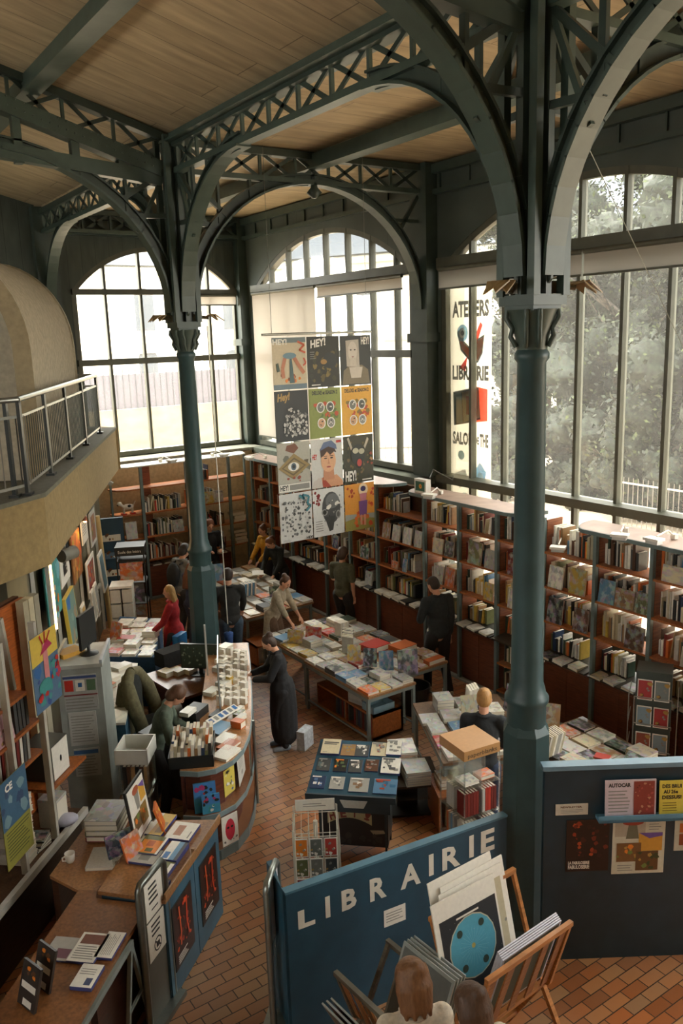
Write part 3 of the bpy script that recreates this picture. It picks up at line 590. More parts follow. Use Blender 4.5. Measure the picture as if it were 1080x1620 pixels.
def front_mesh():    # standing, front cover to local -Y
    b=MB(); b.box(-.5,-1,0,.5,-.88,1,W_,2); b.box(-.5,-.12,0,.5,0,1,W_,0); b.box(-.5,-.88,0,-.46,-.12,1,W_,0); b.box(-.46,-.88,.01,.49,-.12,.99,W_,1); return b.mesh('book_front',[BOOK,PAGES,COVER])
UPM,FLM,FRM=upright_mesh(),flat_mesh(),front_mesh()
FLP=FLM.copy(); FLP.name='book_plain'; FLP.materials[2]=BOOK
BOOKQ=[]
def put(me,name,label,cat,loc,rot,scale,color,group=None,now=False):
    if name=='book' and not now: BOOKQ.append((me,label,loc,rot,scale,color,group)); return None
    o=bpy.data.objects.new(name,me); COL.objects.link(o); o.location=loc; o.rotation_euler=rot; o.scale=scale; o.color=color; return tag(o,label,cat,group)
CAMP=Vector((0,0,5.35))
SHELF=[]      # every upright book: (distance, name, label, loc, rot, scale, colour, group)
def shelf_row(p0,dirv,length,z,hmax,bay,shelf,group,depth=.2,fill=1.0,palette=None,face=(),hmin=.18,zrot=0):
    """books side by side from p0 along dirv; spines face the room"""
    ux,uy=dirv; x=.02; i=0; rz=math.atan2(uy,ux)
    end=length*fill-.03
    while x<end:
        n=RN.choice(palette or PN); t=RN.choice((.014,.018,.022,.026,.032,.04)); h=RN.uniform(hmin,hmax) if RN.random()<.8 else hmax
        if x+t>end: break
        i+=1
        lean=0
        if RN.random()<.05: lean=RN.uniform(.1,.22)
        d=min(.3,h*RN.uniform(.68,.8)); off=RN.uniform(0,.03)
        loc=(p0[0]+ux*x-uy*off, p0[1]+uy*x+ux*off, z)
        o_=(ORD+['twenty-sixth','twenty-seventh','twenty-eighth','twenty-ninth','thirtieth','thirty-first','thirty-second','thirty-third','thirty-fourth','thirty-fifth','thirty-sixth','thirty-seventh','thirty-eighth','thirty-ninth','fortieth','forty-first','forty-second','forty-third','forty-fourth','forty-fifth','forty-sixth','forty-seventh'])[i-1]
        lab=f"{n} book, {o_} from left, {shelf}, {bay}"
        put(UPM,'book',lab,'book',loc,(0,lean,rz),(t,d,h),tone(n),group)
        x+=t+.002+(math.sin(lean)*h if lean else 0)
    return x
def front_book(p0,dirv,x,z,w,h,n,lab,group,lean=.16,off=-.02,t=.03):
    ux,uy=dirv; rz=math.atan2(uy,ux)
    loc=(p0[0]+ux*x-uy*off, p0[1]+uy*x+ux*off)
    return put(FRM,'book',lab,'book',(loc[0],loc[1],z),(-lean,0,rz),(w,t,h),tone(n),group)
WD=C(172,102,52); WD2=C(140,78,44); CAB=C(108,58,36); UPR=C(104,120,118)
SZ=[2.42,1.94,1.45,.98]
# ---------------------------------------------------------------- long bookcase on the right wall
XF=8.3
UY=[16.1,15.9,15.1,14.3,13.04,12.2,11.37,10.08,9.26,8.45,7.57,6.70,5.87,5.0,4.2]
bc=thing('bookcase','long wooden bookcase with grey uprights lining the right windows','bookcase',(XF,10,0))
def bcp(b,name,mat):
    o=b.build(name,mat,bc); o.matrix_parent_inverse=Matrix.Translation((-XF,-10,0)); return o
for y in UY[1:]:
    b=MB(); b.box(XF-.02,y-.025,0,XF+.035,y+.025,2.88,UPR); bcp(b,'upright',PAINT)
    b=MB(); b.box(XF+.06,y-.014,.86,XF+.36,y+.014,2.84,WD2); bcp(b,'side_panel',WOOD)
bays=list(zip(UY[1:],UY[2:]))
for k,(ya,yb) in enumerate(bays):
    for z in SZ[:3]:
        b=MB(); b.box(XF-.01,yb+.026,z-.028,XF+.36,ya-.026,z,WD); bcp(b,'shelf',WOODX)
    b=MB(); b.hexa([(XF-.12,yb+.026,.93),(XF+.36,yb+.026,.98),(XF+.36,ya-.026,.98),(XF-.12,ya-.026,.93),(XF-.12,yb+.026,.95),(XF+.36,yb+.026,1.0),(XF+.36,ya-.026,1.0),(XF-.12,ya-.026,.95)],C(60,56,46)); bcp(b,'display_ledge',WOODX)
    if k!=8:
        b=MB(); b.box(XF+.04,yb+.03,.04,XF+.38,ya-.03,.84,CAB); ym=(ya+yb)/2; b.box(XF+.03,yb+.03,.08,XF+.04,ym-.004,.82,CAB); b.box(XF+.03,ym+.004,.08,XF+.04,ya-.03,.82,CAB); bcp(b,'cabinet',WOOD)
    else:
        for z in (.55,.12):
            b=MB(); b.box(XF-.01,yb+.026,z-.028,XF+.36,ya-.026,z,WD); bcp(b,'shelf',WOODX)
    if k<6:                      # closed backs away from the big window
        b=MB(); b.box(XF+.37,yb+.02,.86,XF+.385,ya-.02,2.84,C(70,44,28)); bcp(b,'back_panel',WOOD)
b=MB(); b.box(XF-.03,4.2,0,XF+.38,15.9,.035,C(150,150,138)); bcp(b,'plinth',PAINT)
def canopy(y0,y1,lab):
    b=MB(); pts=[]
    n=10
    for i in range(n+1): a=PI/2*i/n; pts.append((XF+.38-.52*math.sin(a), y1+.30*math.cos(a)))
    pts2=[(XF+.38-.52*math.cos(PI/2*i/n), y0-.30*math.sin(PI/2*i/n)) for i in range(n+1)]
    P=pts+pts2
    b.ext([(x,y,2.86) for x,y in P],(0,0,.022),C(158,132,118))
    for (x,y),(x2,y2) in zip(P,P[1:]): b.bar((x,y,2.855),(x2,y2,2.855),.03,.05,UPR)
    bcp(b,'canopy',PAINT)
canopy(11.3,15.85,''); canopy(8.15,10.2,''); canopy(4.2,6.75,'')
BAYN={0:'eleventh',1:'tenth',2:'ninth',3:'eighth',4:'seventh',5:'sixth',6:'fifth',7:'fourth',8:'third',9:'second'}
BN=['bay nearest the far corner','second bay from far corner','third bay from far corner','fourth bay from far corner','fifth bay from far corner','bay left of bomber jacket man','bay above bomber jacket man','bay right of bomber jacket man','bay left of thick column','bay just right of column','second bay from right edge','bay at right picture edge','bay past the right picture edge']
SHN=['top shelf','second shelf','third shelf','ledge shelf']
GR='books in the long right bookcase'
for k,(ya,yb) in enumerate(bays[:12]):
    L=ya-yb-.06; p0=(XF+.10,ya-.03); dv=(0,-1)
    for j,z in enumerate(SZ):
        if j==3: 
            shelf_row((XF+.12,ya-.03),dv,L,z+.012,.26,BN[k],SHN[j],GR,fill=RN.uniform(.5,.9)); continue
        fl=RN.uniform(.72,1.0)
        if k in (0,5) and j==0: fl=.5
        shelf_row(p0,dv,L,z,.34 if k>6 else .3,BN[k],SHN[j],GR,fill=fl)
    if k==8:
        for z,s in ((.55,'fifth shelf'),(.12,'bottom shelf')): shelf_row(p0,dv,L,z,.32,BN[k],s,GR)
# books turned face outward on the shelves
FO=[(5,.22,1,.2,.27,'tan','tan book facing out at left of bay left of bomber jacket man'),(5,.5,1,.2,.27,'white','white book facing out second in bay left of bomber jacket man'),(5,.8,1,.21,.28,'white','white book with small emblem facing out near bay left of jacket man'),(5,1.08,1,.18,.27,'pale grey','pale book facing out at right end of bay left of bomber jacket man'),
 (5,.45,2,.16,.13,'orange','orange wide book facing out on third shelf near standing men'),(5,.72,2,.1,.22,'light blue','narrow light blue book facing out on third shelf'),
 (6,.28,1,.24,.24,'cream','cream book with red arches facing out above bomber jacket man'),(6,.55,1,.2,.24,'dark grey','dark grey book facing out above the bomber jacket man'),(6,.3,2,.2,.28,'pale grey','pale lettered book facing out on third shelf behind bomber jacket man'),(6,.55,2,.2,.3,'orange','orange illustrated book facing out beside bomber jacket man'),
 (7,.3,1,.28,.34,'olive','olive patterned book facing out right of bomber jacket man'),(7,.62,1,.2,.28,'pale grey','grey book facing out at right of the olive patterned book'),(7,.6,2,.18,.26,'yellow','yellow book leaning face out in bay right of jacket man'),
 (8,.3,1,.24,.3,'dark red','dark red book facing out left of the thick column'),(8,.3,2,.22,.28,'white','white printed book facing out left of the thick column'),
 (9,.18,1,.24,.3,'white','white plain cover book facing out just right of column'),(9,.55,1,.26,.34,'yellow','yellow book with black and orange squares facing out'),(9,.18,2,.26,.34,'black','black book with pale statue on cover facing out right of column'),(9,.62,2,.24,.3,'brown','brown book with golden figure facing out beside statue book'),
 (10,.15,1,.24,.3,'light blue','turquoise green book facing out in second bay from right'),(10,.42,1,.28,.24,'tan','tan landscape book facing out in second bay from right'),(10,.68,1,.2,.26,'olive','olive book facing out behind small white card'),(10,.58,2,.26,.3,'brown','ornate brown and orange book facing out in second bay'),
 (11,.3,0,.4,.2,'cream','cream book with black patterned bands facing out at right edge'),(11,.7,1,.24,.28,'tan','tan book facing out at right picture edge'),(11,.5,2,.2,.24,'white','white book facing out at right picture edge'),
 (1,.4,1,.2,.26,'white','white book facing out in second bay from far corner'),(2,.5,2,.2,.26,'tan','tan book facing out under the poster banner'),(3,.3,2,.18,.24,'dark blue','dark blue book facing out near man in green tee shirt'),(4,.4,2,.24,.2,'dark green','dark violet and green book facing out behind tee shirt man'),(4,.5,3,.2,.24,'pale grey','grey framed card facing out on ledge behind tee shirt man')]
for k,x,j,w,h,n,lab in FO:
    ya,yb=bays[k]; o=front_book((XF+.02,ya-.03),(0,-1),x,SZ[j],w,h,n,lab,None,.14,-.0,.025)
# flat books lying along the sloping ledge of the long bookcase
for k,(ya,yb) in enumerate(bays[:12]):
    if k==8: continue
    y=ya-.15; i=0
    while y>yb+.14:
        n=RN.choice(['white','white','cream','pale grey','black']); w=RN.uniform(.15,.2); i+=1
        put(FLM,'book',f"{n} book lying {ORD[i-1]} from left on sloping ledge, {BN[k]}",'book',(XF-.02,y,.95),(0,-.1,PI/2+RN.uniform(-.08,.08)),(w,.22,RN.uniform(.02,.05)),tone(n),'books lying on the sloping ledge')
        y-=w+RN.uniform(.02,.1)
# ---------------------------------------------------------------- bookcase under the far window
YF=16.4
UX=[5.42,6.0,7.0,8.0,8.5]
fb=thing('bookcase','open wooden bookcase with grey uprights under the far arched window','bookcase',(7,YF,0))
def fbp(b,name,mat):
    o=b.build(name,mat,fb); o.matrix_parent_inverse=Matrix.Translation((-7,-YF,0)); return o
FZ=[2.40,1.87,1.36,.86]
for x in UX: 
    b=MB(); b.box(x-.03,YF-.02,0,x+.03,YF+.035,2.86,UPR) if x not in (5.42,8.5) else b.box(x-.02,YF+.2,0,x+.02,YF+.24,2.86,UPR); fbp(b,'upright',PAINT)
for x in (6.35,7.35):
    b=MB(); b.box(x-.2,YF+.36,.6,x-.02,YF+.44,2.8,WD2); fbp(b,'back_panel',WOOD)
for z in FZ:
    b=MB(); pts=[(5.42,YF+.3),(5.5,YF+.1),(5.7,YF+.01),(8.25,YF+.01),(8.42,YF+.1),(8.5,YF+.3),(8.5,YF+.42),(5.42,YF+.42)]
    b.ext([(x,y,z-.03) for x,y in pts],(0,0,.03),WD); fbp(b,'shelf',WOODX)
b=MB(); pts=[(5.4,YF+.3),(5.45,YF+.05),(5.7,YF-.06),(8.25,YF-.06),(8.45,YF+.05),(8.52,YF+.3),(8.52,YF+.42),(5.4,YF+.42)]
b.ext([(x,y,2.85) for x,y in pts],(0,0,.025),C(206,202,190)); fbp(b,'canopy',PAINT)
for x0,x1 in ((6.03,6.97),(7.03,7.97)):
    b=MB(); b.box(x0,YF+.06,.04,x1,YF+.42,.70,CAB); b.box(x0+.02,YF+.05,.08,(x0+x1)/2-.005,YF+.06,.68,CAB); b.box((x0+x1)/2+.005,YF+.05,.08,x1-.02,YF+.06,.68,CAB); fbp(b,'cabinet',WOOD)
b=MB(); b.box(5.9,YF-.04,0,8.1,YF+.44,.035,C(120,122,112)); fbp(b,'plinth',PAINT)
for k,(x0,x1,bn) in enumerate(((6.03,6.97,'left bay of far bookcase'),(7.03,7.97,'right bay of far bookcase'))):
    for j,z in enumerate(FZ):
        if j==0 and k==0: continue
        shelf_row((x0+.02,YF+.06),(1,0),x1-x0-.04,z,.32,bn,SHN[j] if j<3 else 'fourth shelf','books in the far bookcase',fill=(.95 if j else .6))
    y=x0+.2; i=0
    while y<x1-.1:
        i+=1; n=RN.choice(['white','cream','pale grey']); put(FLM,'book',f"{n} book lying {ORD[i-1]} from left on cabinet, {('left','right')[k]} bay of far bookcase",'book',(y,YF+.16,.70),(0,0,RN.uniform(-.1,.1)),(.2,.24,.03),tone(n)); y+=.27
for x,z,n,lab in ((5.72,1.36,'white','white illustrated book facing out at left end of far bookcase'),(5.74,.86,'cream','small cream card facing out low at left end of far bookcase'),(7.5,1.87,'yellow','yellow book facing out at upper right of far bookcase'),(7.72,1.87,'white','white book facing out beside the yellow one on far bookcase'),(6.75,1.36,'pale grey','grey poster book facing out on third shelf of far bookcase')):
    front_book((0,YF+.03),(1,0),x,z,.24 if z>1 else .18,.36 if n=='white' and x<6 else .26,n,lab,None,.14,0,.025)
for i,(x,z) in enumerate(((8.22,1.36),(8.24,1.43),(8.2,1.50),(8.26,.86),(8.22,.94),(8.25,1.02),(8.2,1.1))):
    put(FLM,'book',f"cream book, {ORD[i]} up in the stacks at right end of far bookcase",'book',(x,YF+.17,z),(0,0,RN.uniform(-.1,.1)),(.3,.24,.065),tone('cream'),'cream books stacked at right end of far bookcase')
# little white dog figurine on the left end of the far bookcase
t=thing('dog_figurine','small white spotted dog figurine on red feet on far bookcase','figurine',(5.72,YF+.14,1.87)); b=MB()
b.ell((0,0,.16),(.13,.05,.06),W_); b.ell((-.17,0,.24),(.06,.04,.045),W_); b.tube([(-.1,0,.18),(-.16,0,.23)],.03,W_); b.ell((-.2,0,.22),(.03,.025,.025),BK,8,5); b.tube([(.12,0,.18),(.17,0,.26)],.012,W_); b.ell((.02,-.045,.18),(.04,.012,.03),BK,8,5)
for x in (-.09,.09):
    for y in (-.03,.03): b.tube([(x,y,.14),(x,y,.03)],.014,W_,6)
b.build('body',PLASTIC,t); b=MB(); b.box(-.14,-.06,0,-.05,.06,.03,RED); b.box(.05,-.06,0,.14,.06,.03,RED); b.build('base',PLASTIC,t)

# ---------------------------------------------------------------- flat books on tables
def flat_grid(tname,origin,u,v,nu,nv,z,lu,lv,group,rowname,colname,stack=.25,pal=None,skip=(),size=(.21,.27),th=(.015,.045),maxn=4):
    """rows of books on a table: u runs along rows (column count nu), v from row to row"""
    u=Vector((*u,0)).normalized(); v=Vector((*v,0)).normalized(); rz=math.atan2(u.y,u.x); du=lu/nu; dv=lv/nv
    for r in range(nv):
        for c in range(nu):
            if (r,c) in skip: continue
            p=Vector((*origin,0))+u*(du*(c+.5+RN.uniform(-.03,.03)))+v*(dv*(r+.5+RN.uniform(-.03,.03)))
            n=RN.choice(pal or TP); k=1
            if RN.random()<stack: k=RN.randint(2,maxn)
            zz=z; w=min(du*.93,size[0]*RN.uniform(.85,1.2)); h=min(dv*.93,size[1]*RN.uniform(.9,1.15)); a=RN.uniform(-.05,.05); t=RN.uniform(*th)
            for i in range(k):
                where=f"{ORD[r]} row from {rowname}, {ORD[c]} from {colname}"
                pos='' if k==1 else (' atop pile' if i==k-1 else f' {ORD[k-1-i]} down its pile')
                put(FLM,'book',f"{n} book{pos}, {tname}, {where}",'book',(p.x,p.y,zz),(0,0,rz+a+RN.uniform(-.03,.03)),(w,h,t),tone(n),group); zz+=t+.0005
TP=['white']*7+['cream']*3+['pale grey']*6+['dark grey']*3+['black']*2+['orange','light blue','tan','red','yellow','dark green']
# ================================================================ tables
TW=C(150,108,70); GST=C(120,130,126)
def table(label,pts,z,legs,top=C(150,112,74),rail=True,group=None,cat='table'):
    """top given by four floor points"""
    cx=sum(p[0] for p in pts)/4; cy=sum(p[1] for p in pts)/4
    t=thing('display_table',label,cat,(cx,cy,0),0,group); q=[(x-cx,y-cy) for x,y in pts]
    b=MB(); b.ext([(x,y,z-.03) for x,y in q],(0,0,.03),top); b.build('tabletop',WOODX,t)
    b=MB(); qq=[(x*.96,y*.96,z-.06) for x,y in q]
    for a,c in zip(qq,qq[1:]+qq[:1]): b.bar(a,c,.03,.05,GST)
    b.build('apron',PAINT,t)
    lp=[(x*.95,y*.95) for x,y in q]
    for x,y in lp: 
        b=MB(); b.box(x-.02,y-.02,0,x+.02,y+.02,z-.03,GST); b.build('leg',PAINT,t)
    if rail:
        for i,j in ((0,3),(1,2)): 
            b=MB(); b.bar((*lp[i],.14),(*lp[j],.14),.02,.02,GST); b.build('stretcher',PAINT,t)
    return t
T1a=[(5.83,8.25),(6.62,8.25),(6.62,9.86),(5.83,9.86)]; T1b=[(6.64,8.55),(7.45,8.55),(7.45,10.15),(6.64,10.15)]; T1c=[(5.88,9.9),(6.62,9.9),(6.62,11.2),(5.88,11.2)]; T1d=[(6.64,10.2),(7.45,10.2),(7.45,11.3),(6.64,11.3)]
table('steel legged wooden table at near end of the central book tables',T1a,.74,1); table('steel legged table beside the bomber jacket man',T1b,.74,1)
table('steel legged table where the cardigan woman reaches over books',T1c,.72,1); table('steel legged table at far right of the central book tables',T1d,.72,1)
flat_grid('near central table',(5.84,8.27),(1,0),(0,1),4,6,.74,.78,1.58,'books on the near central table','near end','aisle',.22,maxn=3)
flat_grid('right central table',(6.66,8.57),(1,0),(0,1),3,6,.74,.78,1.56,'books on the right central table','near end','left',.18,skip=((2,0),(3,0),(3,1)),maxn=3)
flat_grid('left central table',(5.9,9.92),(1,0),(0,1),3,5,.72,.7,1.26,'books on the left central table','near end','aisle',.3,maxn=3)
flat_grid('back central table',(6.66,10.22),(1,0),(0,1),3,4,.72,.78,1.06,'books on the back central table','near end','left',.3,maxn=3)
def lone(n,label,x,y,z,w,h,t,rz=0,tilt=(0,0)): return put(FLP if n in ('red','orange','light blue','white') else FLM,'book',label,'book',(x,y,z),(tilt[0],tilt[1],rz),(w,h,t),tone(n))
def stand(n,label,x,y,z,w,h,rz,lean=.25,t=.02): return put(FRM,'book',label,'book',(x,y,z),(-lean,0,rz),(w,t,h),tone(n))
V45=-.75
lone('red','thick red boxed book on the right central table',6.85,9.5,.78,.36,.3,.09,.1); lone('orange','orange boxed book beside thick red one on central table',7.18,9.25,.78,.34,.26,.07,.1)
lone('orange','orange box book at right edge of central tables by bomber jacket man',7.25,8.62,.742,.3,.12,.07,.05)
stand('light blue','turquoise book standing upright at near end of central tables',6.5,8.75,.78,.2,.27,V45+.2); stand('dark grey','dark grey poster board standing at the near right table corner',6.68,8.5,.75,.28,.36,V45+.35,.12,.03)
stand('black','black book standing face out beside the yellow one on central table',6.4,9.0,.78,.19,.26,V45); stand('yellow','yellow and white book standing face out on the central table',6.3,9.25,.78,.19,.26,V45)
stand('yellow','pale yellow book standing at far left of the central tables',6.1,10.55,.74,.26,.2,V45-.2); stand('red','red book standing behind pale yellow one on the central tables',6.4,10.5,.74,.26,.2,V45-.2)
lone('light blue','bright blue book lying at the far left central table corner',6.05,10.75,.775,.3,.24,.03,.1)
for i in range(7): put(UPM,'book',f"{['grey','white','cream','black','white','grey','white'][i]} book standing {ORD[i]} in upright row on the central table",'book',(6.48+.035*i,9.55+.05*i,.78),(0,.06,.5),(.03,.18,.24),tone(['pale grey','white','cream','black','white','dark grey','white'][i]),'upright row on the central table')
for i in range(4): put(UPM,'book',f"white book standing {ORD[i]} in small white row behind the upright row",'book',(6.75+.04*i,10.25,.74),(0,0,.1),(.036,.16,.25),tone('white'),'small white row on the central table')
# crate shelf and boxes under the near table
t=thing('book_crate','low wooden crate of books under the near central table','crate',(6.3,9.1,0)); b=MB()
b.box(-.3,-.7,.02,.2,.7,.06,OWD); b.box(-.3,-.7,.34,.2,.7,.37,OWD); b.box(-.3,.68,.02,.2,.7,.37,OWD); b.box(-.3,-.7,.02,.2,-.67,.37,OWD); b.box(.17,-.7,.02,.2,.7,.37,OWD); b.box(-.3,-.06,.02,.2,-.03,.37,OWD); b.build('box',WOODX,t)
for i in range(16): put(UPM,'book',f"{'dark red' if i%4==0 else 'dark grey' if i%2 else 'dark blue'} book, {ORD[i]} from near end inside low crate under table",'book',(6.03,8.5+i*.05+(.1 if i>8 else 0),.062),(0,0,-PI/2),(.04,.2,.25),tone('dark red' if i%4==0 else 'dark grey' if i%2 else 'dark blue'),'books inside the low crate')
for i in range(5): lone('pale grey',f"pale folder, {ORD[i]} up in pile on the crate under the table",6.2,8.9,.372+i*.03,.34,.26,.028,.2)
t=thing('plastic_tray','pale blue plastic tray on the crate under the near table','tray',(6.2,8.55,.372)); b=MB(); b.box(-.18,-.13,0,.18,.13,.01,C(130,160,170)); 
for q in ((-.18,-.13,.18,-.12),(-.18,.12,.18,.13),(-.18,-.13,-.17,.13),(.17,-.13,.18,.13)): b.box(q[0],q[1],0,q[2],q[3],.1,C(130,160,170))
b.build('tray_body',PLASTIC,t)
t=thing('waste_bin','dark round basket under the right central table','bin',(7.0,8.75,0)); b=MB(); b.lathe([(.16,0),(.22,.42),(.225,.43),(.2,.42),(.15,.02)],BK,16); b.build('basket',PLASTIC,t)
# ---- right table in front of the long bookcase, partly behind the thick column
T2=[(5.5,6.35),(6.45,5.75),(7.3,7.3),(6.3,7.78)]; T2r=[(5.9,5.15),(7.15,4.75),(7.55,6.2),(6.55,6.0)]
table('wooden table stacked with books left of the thick column',[(5.5,6.4),(6.5,5.9),(7.25,7.35),(6.2,7.8)],.72,1,C(112,84,56)); table('wooden table of flat books right of the thick column',[(6.35,5.0),(7.4,4.95),(7.6,6.25),(6.62,6.3)],.72,1,C(112,84,56))
flat_grid('column table',(5.55,6.42),(1.0,-.5),(.42,1.0),4,5,.72,1.05,1.45,'books on the table left of the column','near end','aisle',.35,skip=((4,0),),maxn=4)
flat_grid('corner table',(6.4,5.03),(1,0),(.1,1),4,4,.72,1.0,1.2,'books on the table right of the column','partition','left',.25,maxn=3)
lone('red','small red book among flat books right of the thick column',6.85,5.35,.80,.12,.16,.02,.4); lone('dark green','green book lying at right end of table behind the partition',7.1,5.12,.80,.26,.2,.02,.4)
stand('tan','tan portrait book standing beside books right of the column',6.95,6.2,.75,.24,.32,-1.0)
stand('cream','cream book standing on table left of blond man',6.4,6.95,.76,.2,.3,-.5); stand('black','dark book standing tilted behind blond man',6.95,6.75,.76,.3,.34,-1.2,.4)
stand('dark blue','violet blue book standing right beside the thick column',6.1,5.6,.74,.2,.26,-.9)
for i in range(8): put(UPM,'book',f"white slim book, {ORD[i]} in tilted row right of the thick column",'book',(6.42+.03*i,5.75,.76),(0,.25,-.2),(.02,.2,.24),tone(RN.choice(['white','pale grey','cream'])),'tilted slim books right of the column')
for i in range(4): put(UPM,'book',f"white slim book, {ORD[i]} in row behind the blond man's head",'book',(6.55+.04*i,7.15,.76),(0,.1,-.5),(.03,.2,.26),tone('white'),'row behind blond man')
# stacks on the low stand at the aisle end of that table
t=thing('stool_stand','dark two-tier stand holding book stacks at the aisle','stand',(5.42,6.98,0),-.5); b=MB(); b.box(-.34,-.3,0,.34,.3,.03,C(44,42,40)); b.box(-.12,-.12,.03,.12,.12,.36,C(34,34,34)); b.box(-.36,-.32,.36,.36,.32,.39,C(70,58,46)); b.build('pedestal',PAINT,t); b=MB(); b.box(-.3,-.26,.18,.3,.26,.19,C(160,166,164)); b.build('glass_tier',ACRYL,t)
for i in range(9): put(FLM,'book',f"white book with orange edge, {ORD[i]} from bottom in aisle stack",'book',(5.5+RN.uniform(-.01,.01),7.14,.392+i*.026),(0,0,-.45+RN.uniform(-.05,.05)),(.3,.36,.025),tone('orange' if i%2 else 'white'),'orange edged books in the aisle stack')
for i in range(6): put(FLM,'book',f"grey photo book, {ORD[i]} from bottom in shorter aisle stack",'book',(5.42,6.78,.392+i*.028),(0,0,-.45+RN.uniform(-.05,.05)),(.28,.32,.027),tone('pale grey'),'grey photo books in the shorter aisle stack')
t=thing('wooden_crate','wooden crate of folders beneath the table left of column','crate',(5.62,6.42,0),-.46); b=MB(); b.box(-.2,-.26,0,.2,.26,.02,OWD); b.box(-.2,-.26,.4,.2,.26,.43,WD); b.box(-.2,-.26,0,-.18,.26,.42,OWD); b.box(.18,-.26,0,.2,.26,.42,OWD); b.build('box',WOODX,t)
for i in range(8): put(UPM,'folder',f"grey folder, {ORD[i]} from left inside crate beneath the table",'folder',(5.45+.045*i,6.32-.022*i,.022),(0,.05,-.46),(.03,.3,.33),tone(RN.choice(['pale grey','dark grey','cream'])),'folders inside the crate')
for i in range(3): lone('white' if i%2 else 'tan',f"{'white' if i%2 else 'tan'} book, {ORD[i]} up in short pile on the crate top",5.62,6.42,.432+i*.04,.3,.24,.038,-.4)
# ---- far table
table('long far table of books where people stand browsing',[(6.0,11.95),(7.35,12.0),(7.55,14.9),(6.4,14.95)],.78,1)
flat_grid('far table',(6.05,12.0),(1,0),(.1,1),5,9,.78,1.3,2.85,'books on the far table','near end','left',.25,maxn=3)
stand('light blue','turquoise framed book standing at left of the far table',6.5,14.2,.8,.36,.34,-.2,.2); stand('dark green','dark green book standing at middle of the far table',6.95,12.6,.8,.26,.2,-.3,.3)
for i in range(7): put(UPM,'book',f"{'blue' if i%2 else 'white'} slim book, {ORD[i]} in upright row on far table",'book',(6.45+.04*i,12.95,.8),(0,.08,0),(.03,.18,.24),tone('light blue' if i%2 else 'white'),'upright row on the far table')
t=thing('book_trolley','wooden book trolley of white books beneath the far table','trolley',(6.1,11.75,0)); b=MB(); b.box(-.16,-.2,.05,.16,.25,.08,OWD); b.box(-.16,-.2,.38,.16,.25,.41,OWD); b.box(-.16,-.2,.05,-.13,.25,.41,OWD); b.box(.13,-.2,.05,.16,.25,.41,OWD); b.build('box',WOODX,t)
for i in range(6): put(UPM,'book',f"white book, {ORD[i]} from left in trolley beneath the far table",'book',(5.98+.042*i,11.62,.082),(0,.06,0),(.034,.2,.26),tone('white'),'white books in the trolley')
# ---- blue cloth table and white table at left
t=thing('cloth_table','table under a blue cloth behind the jacket chair','table',(4.16,12.25,0)); q=[(3.49-4.16,11.72-12.25),(4.09-4.16,11.22-12.25),(4.83-4.16,12.78-12.25),(4.33-4.16,13.39-12.25)]
b=MB(); b.ext([(x,y,.02) for x,y in q],(0,0,.78),C(52,84,116)); b.build('blue_cloth',CLOTH,t)
flat_grid('blue cloth table',(3.52,11.70),(.6,-.5),(.78,1.6),3,7,.80,.74,1.7,'books on the blue cloth table','near end','left',.3,['white']*6+['cream','pale grey','red','white'],maxn=3)
stand('orange','orange red book rack standing at left of blue cloth table',3.85,12.25,.8,.24,.3,-1.2,.3); lone('red','red book lying at left of the blue cloth table',3.98,12.1,.86,.26,.18,.03,-.7)
t=thing('white_table','long white topped table with blue cloth front at left','table',(3.24,10.4,0)); q=[(2.75-3.24,9.52-10.4),(2.98-3.24,9.38-10.4),(3.80-3.24,11.14-10.4),(3.45-3.24,11.5-10.4)]
b=MB(); b.ext([(x,y,.78) for x,y in q],(0,0,.03),C(206,202,190)); b.build('tabletop',PAINT,t)
b=MB(); b.ext([(x*.96,y*.96,.02) for x,y in q],(0,0,.76),C(48,86,108)); b.build('blue_cloth',CLOTH,t)
for x,y,n,w,h,th_,lab in ((2.92,9.62,'white',.2,.26,.05,'white paper pile at near end of long white table'),(3.05,9.98,'pale grey',.3,.2,.02,'clear wrapped prints lying on the long white table'),(3.2,10.55,'orange',.1,.12,.06,'small orange box on the long white table'),(3.3,10.8,'white',.16,.2,.06,'white box pile on the long white table'),(3.55,11.1,'white',.26,.16,.05,'white papers at far end of long white table')): lone(n,lab,x,y,.81,w,h,th_,.4)

# ================================================================ display stands in the far left corner
t=thing('display_stand','black wire display stand with curved black header','stand',(4.95,14.35,0),-.45); b=MB()
for x in (-.24,.24):
    for y in (-.2,.2): b.box(x-.012,y-.012,0,x+.012,y+.012,1.72,BK)
for z in (.3,.7,1.1,1.5): b.box(-.25,-.21,z,.25,.21,z+.012,BK)
b.build('frame',PAINT,t); b=MB(); b.box(-.26,-.23,1.62,.26,.21,1.78,C(30,32,30)); b.text('Ecole des loisirs',Matrix.Translation((-.2,-.234,1.67))@Matrix.Rotation(PI/2,4,'X'),.05,W_,0,.4); b.build('header',PAINT,t)
for i,(x,z,n,lab) in enumerate(((0,1.14,'orange','orange house picture book on the black display stand'),(0,.34,'tan','tan picture book low on the black display stand'),(0,.74,'dark grey','dark picture book at middle of the black display stand'))): stand(n,lab,4.95+.2*math.sin(-.45),14.35-.2*math.cos(-.45),z,.4,.34,-.45,.1)
t=thing('card_rack','white rack of boxed cards beside the black display stand','rack',(4.55,13.82,0),-.45); b=MB(); b.box(-.17,-.17,0,.17,.17,.06,BK); b.box(-.05,-.05,.06,.05,.05,1.2,BK); b.box(-.19,-.19,1.2,.19,.19,1.24,W_); b.build('stand',PAINT,t)
for z in (.42,.68,.94):
    for x in (-.1,.1): 
        b=MB(); b.box(x-.085,-.18,z,x+.085,.18,z+.23,C(198,194,180)); b.build('card_box',PAPER,t)
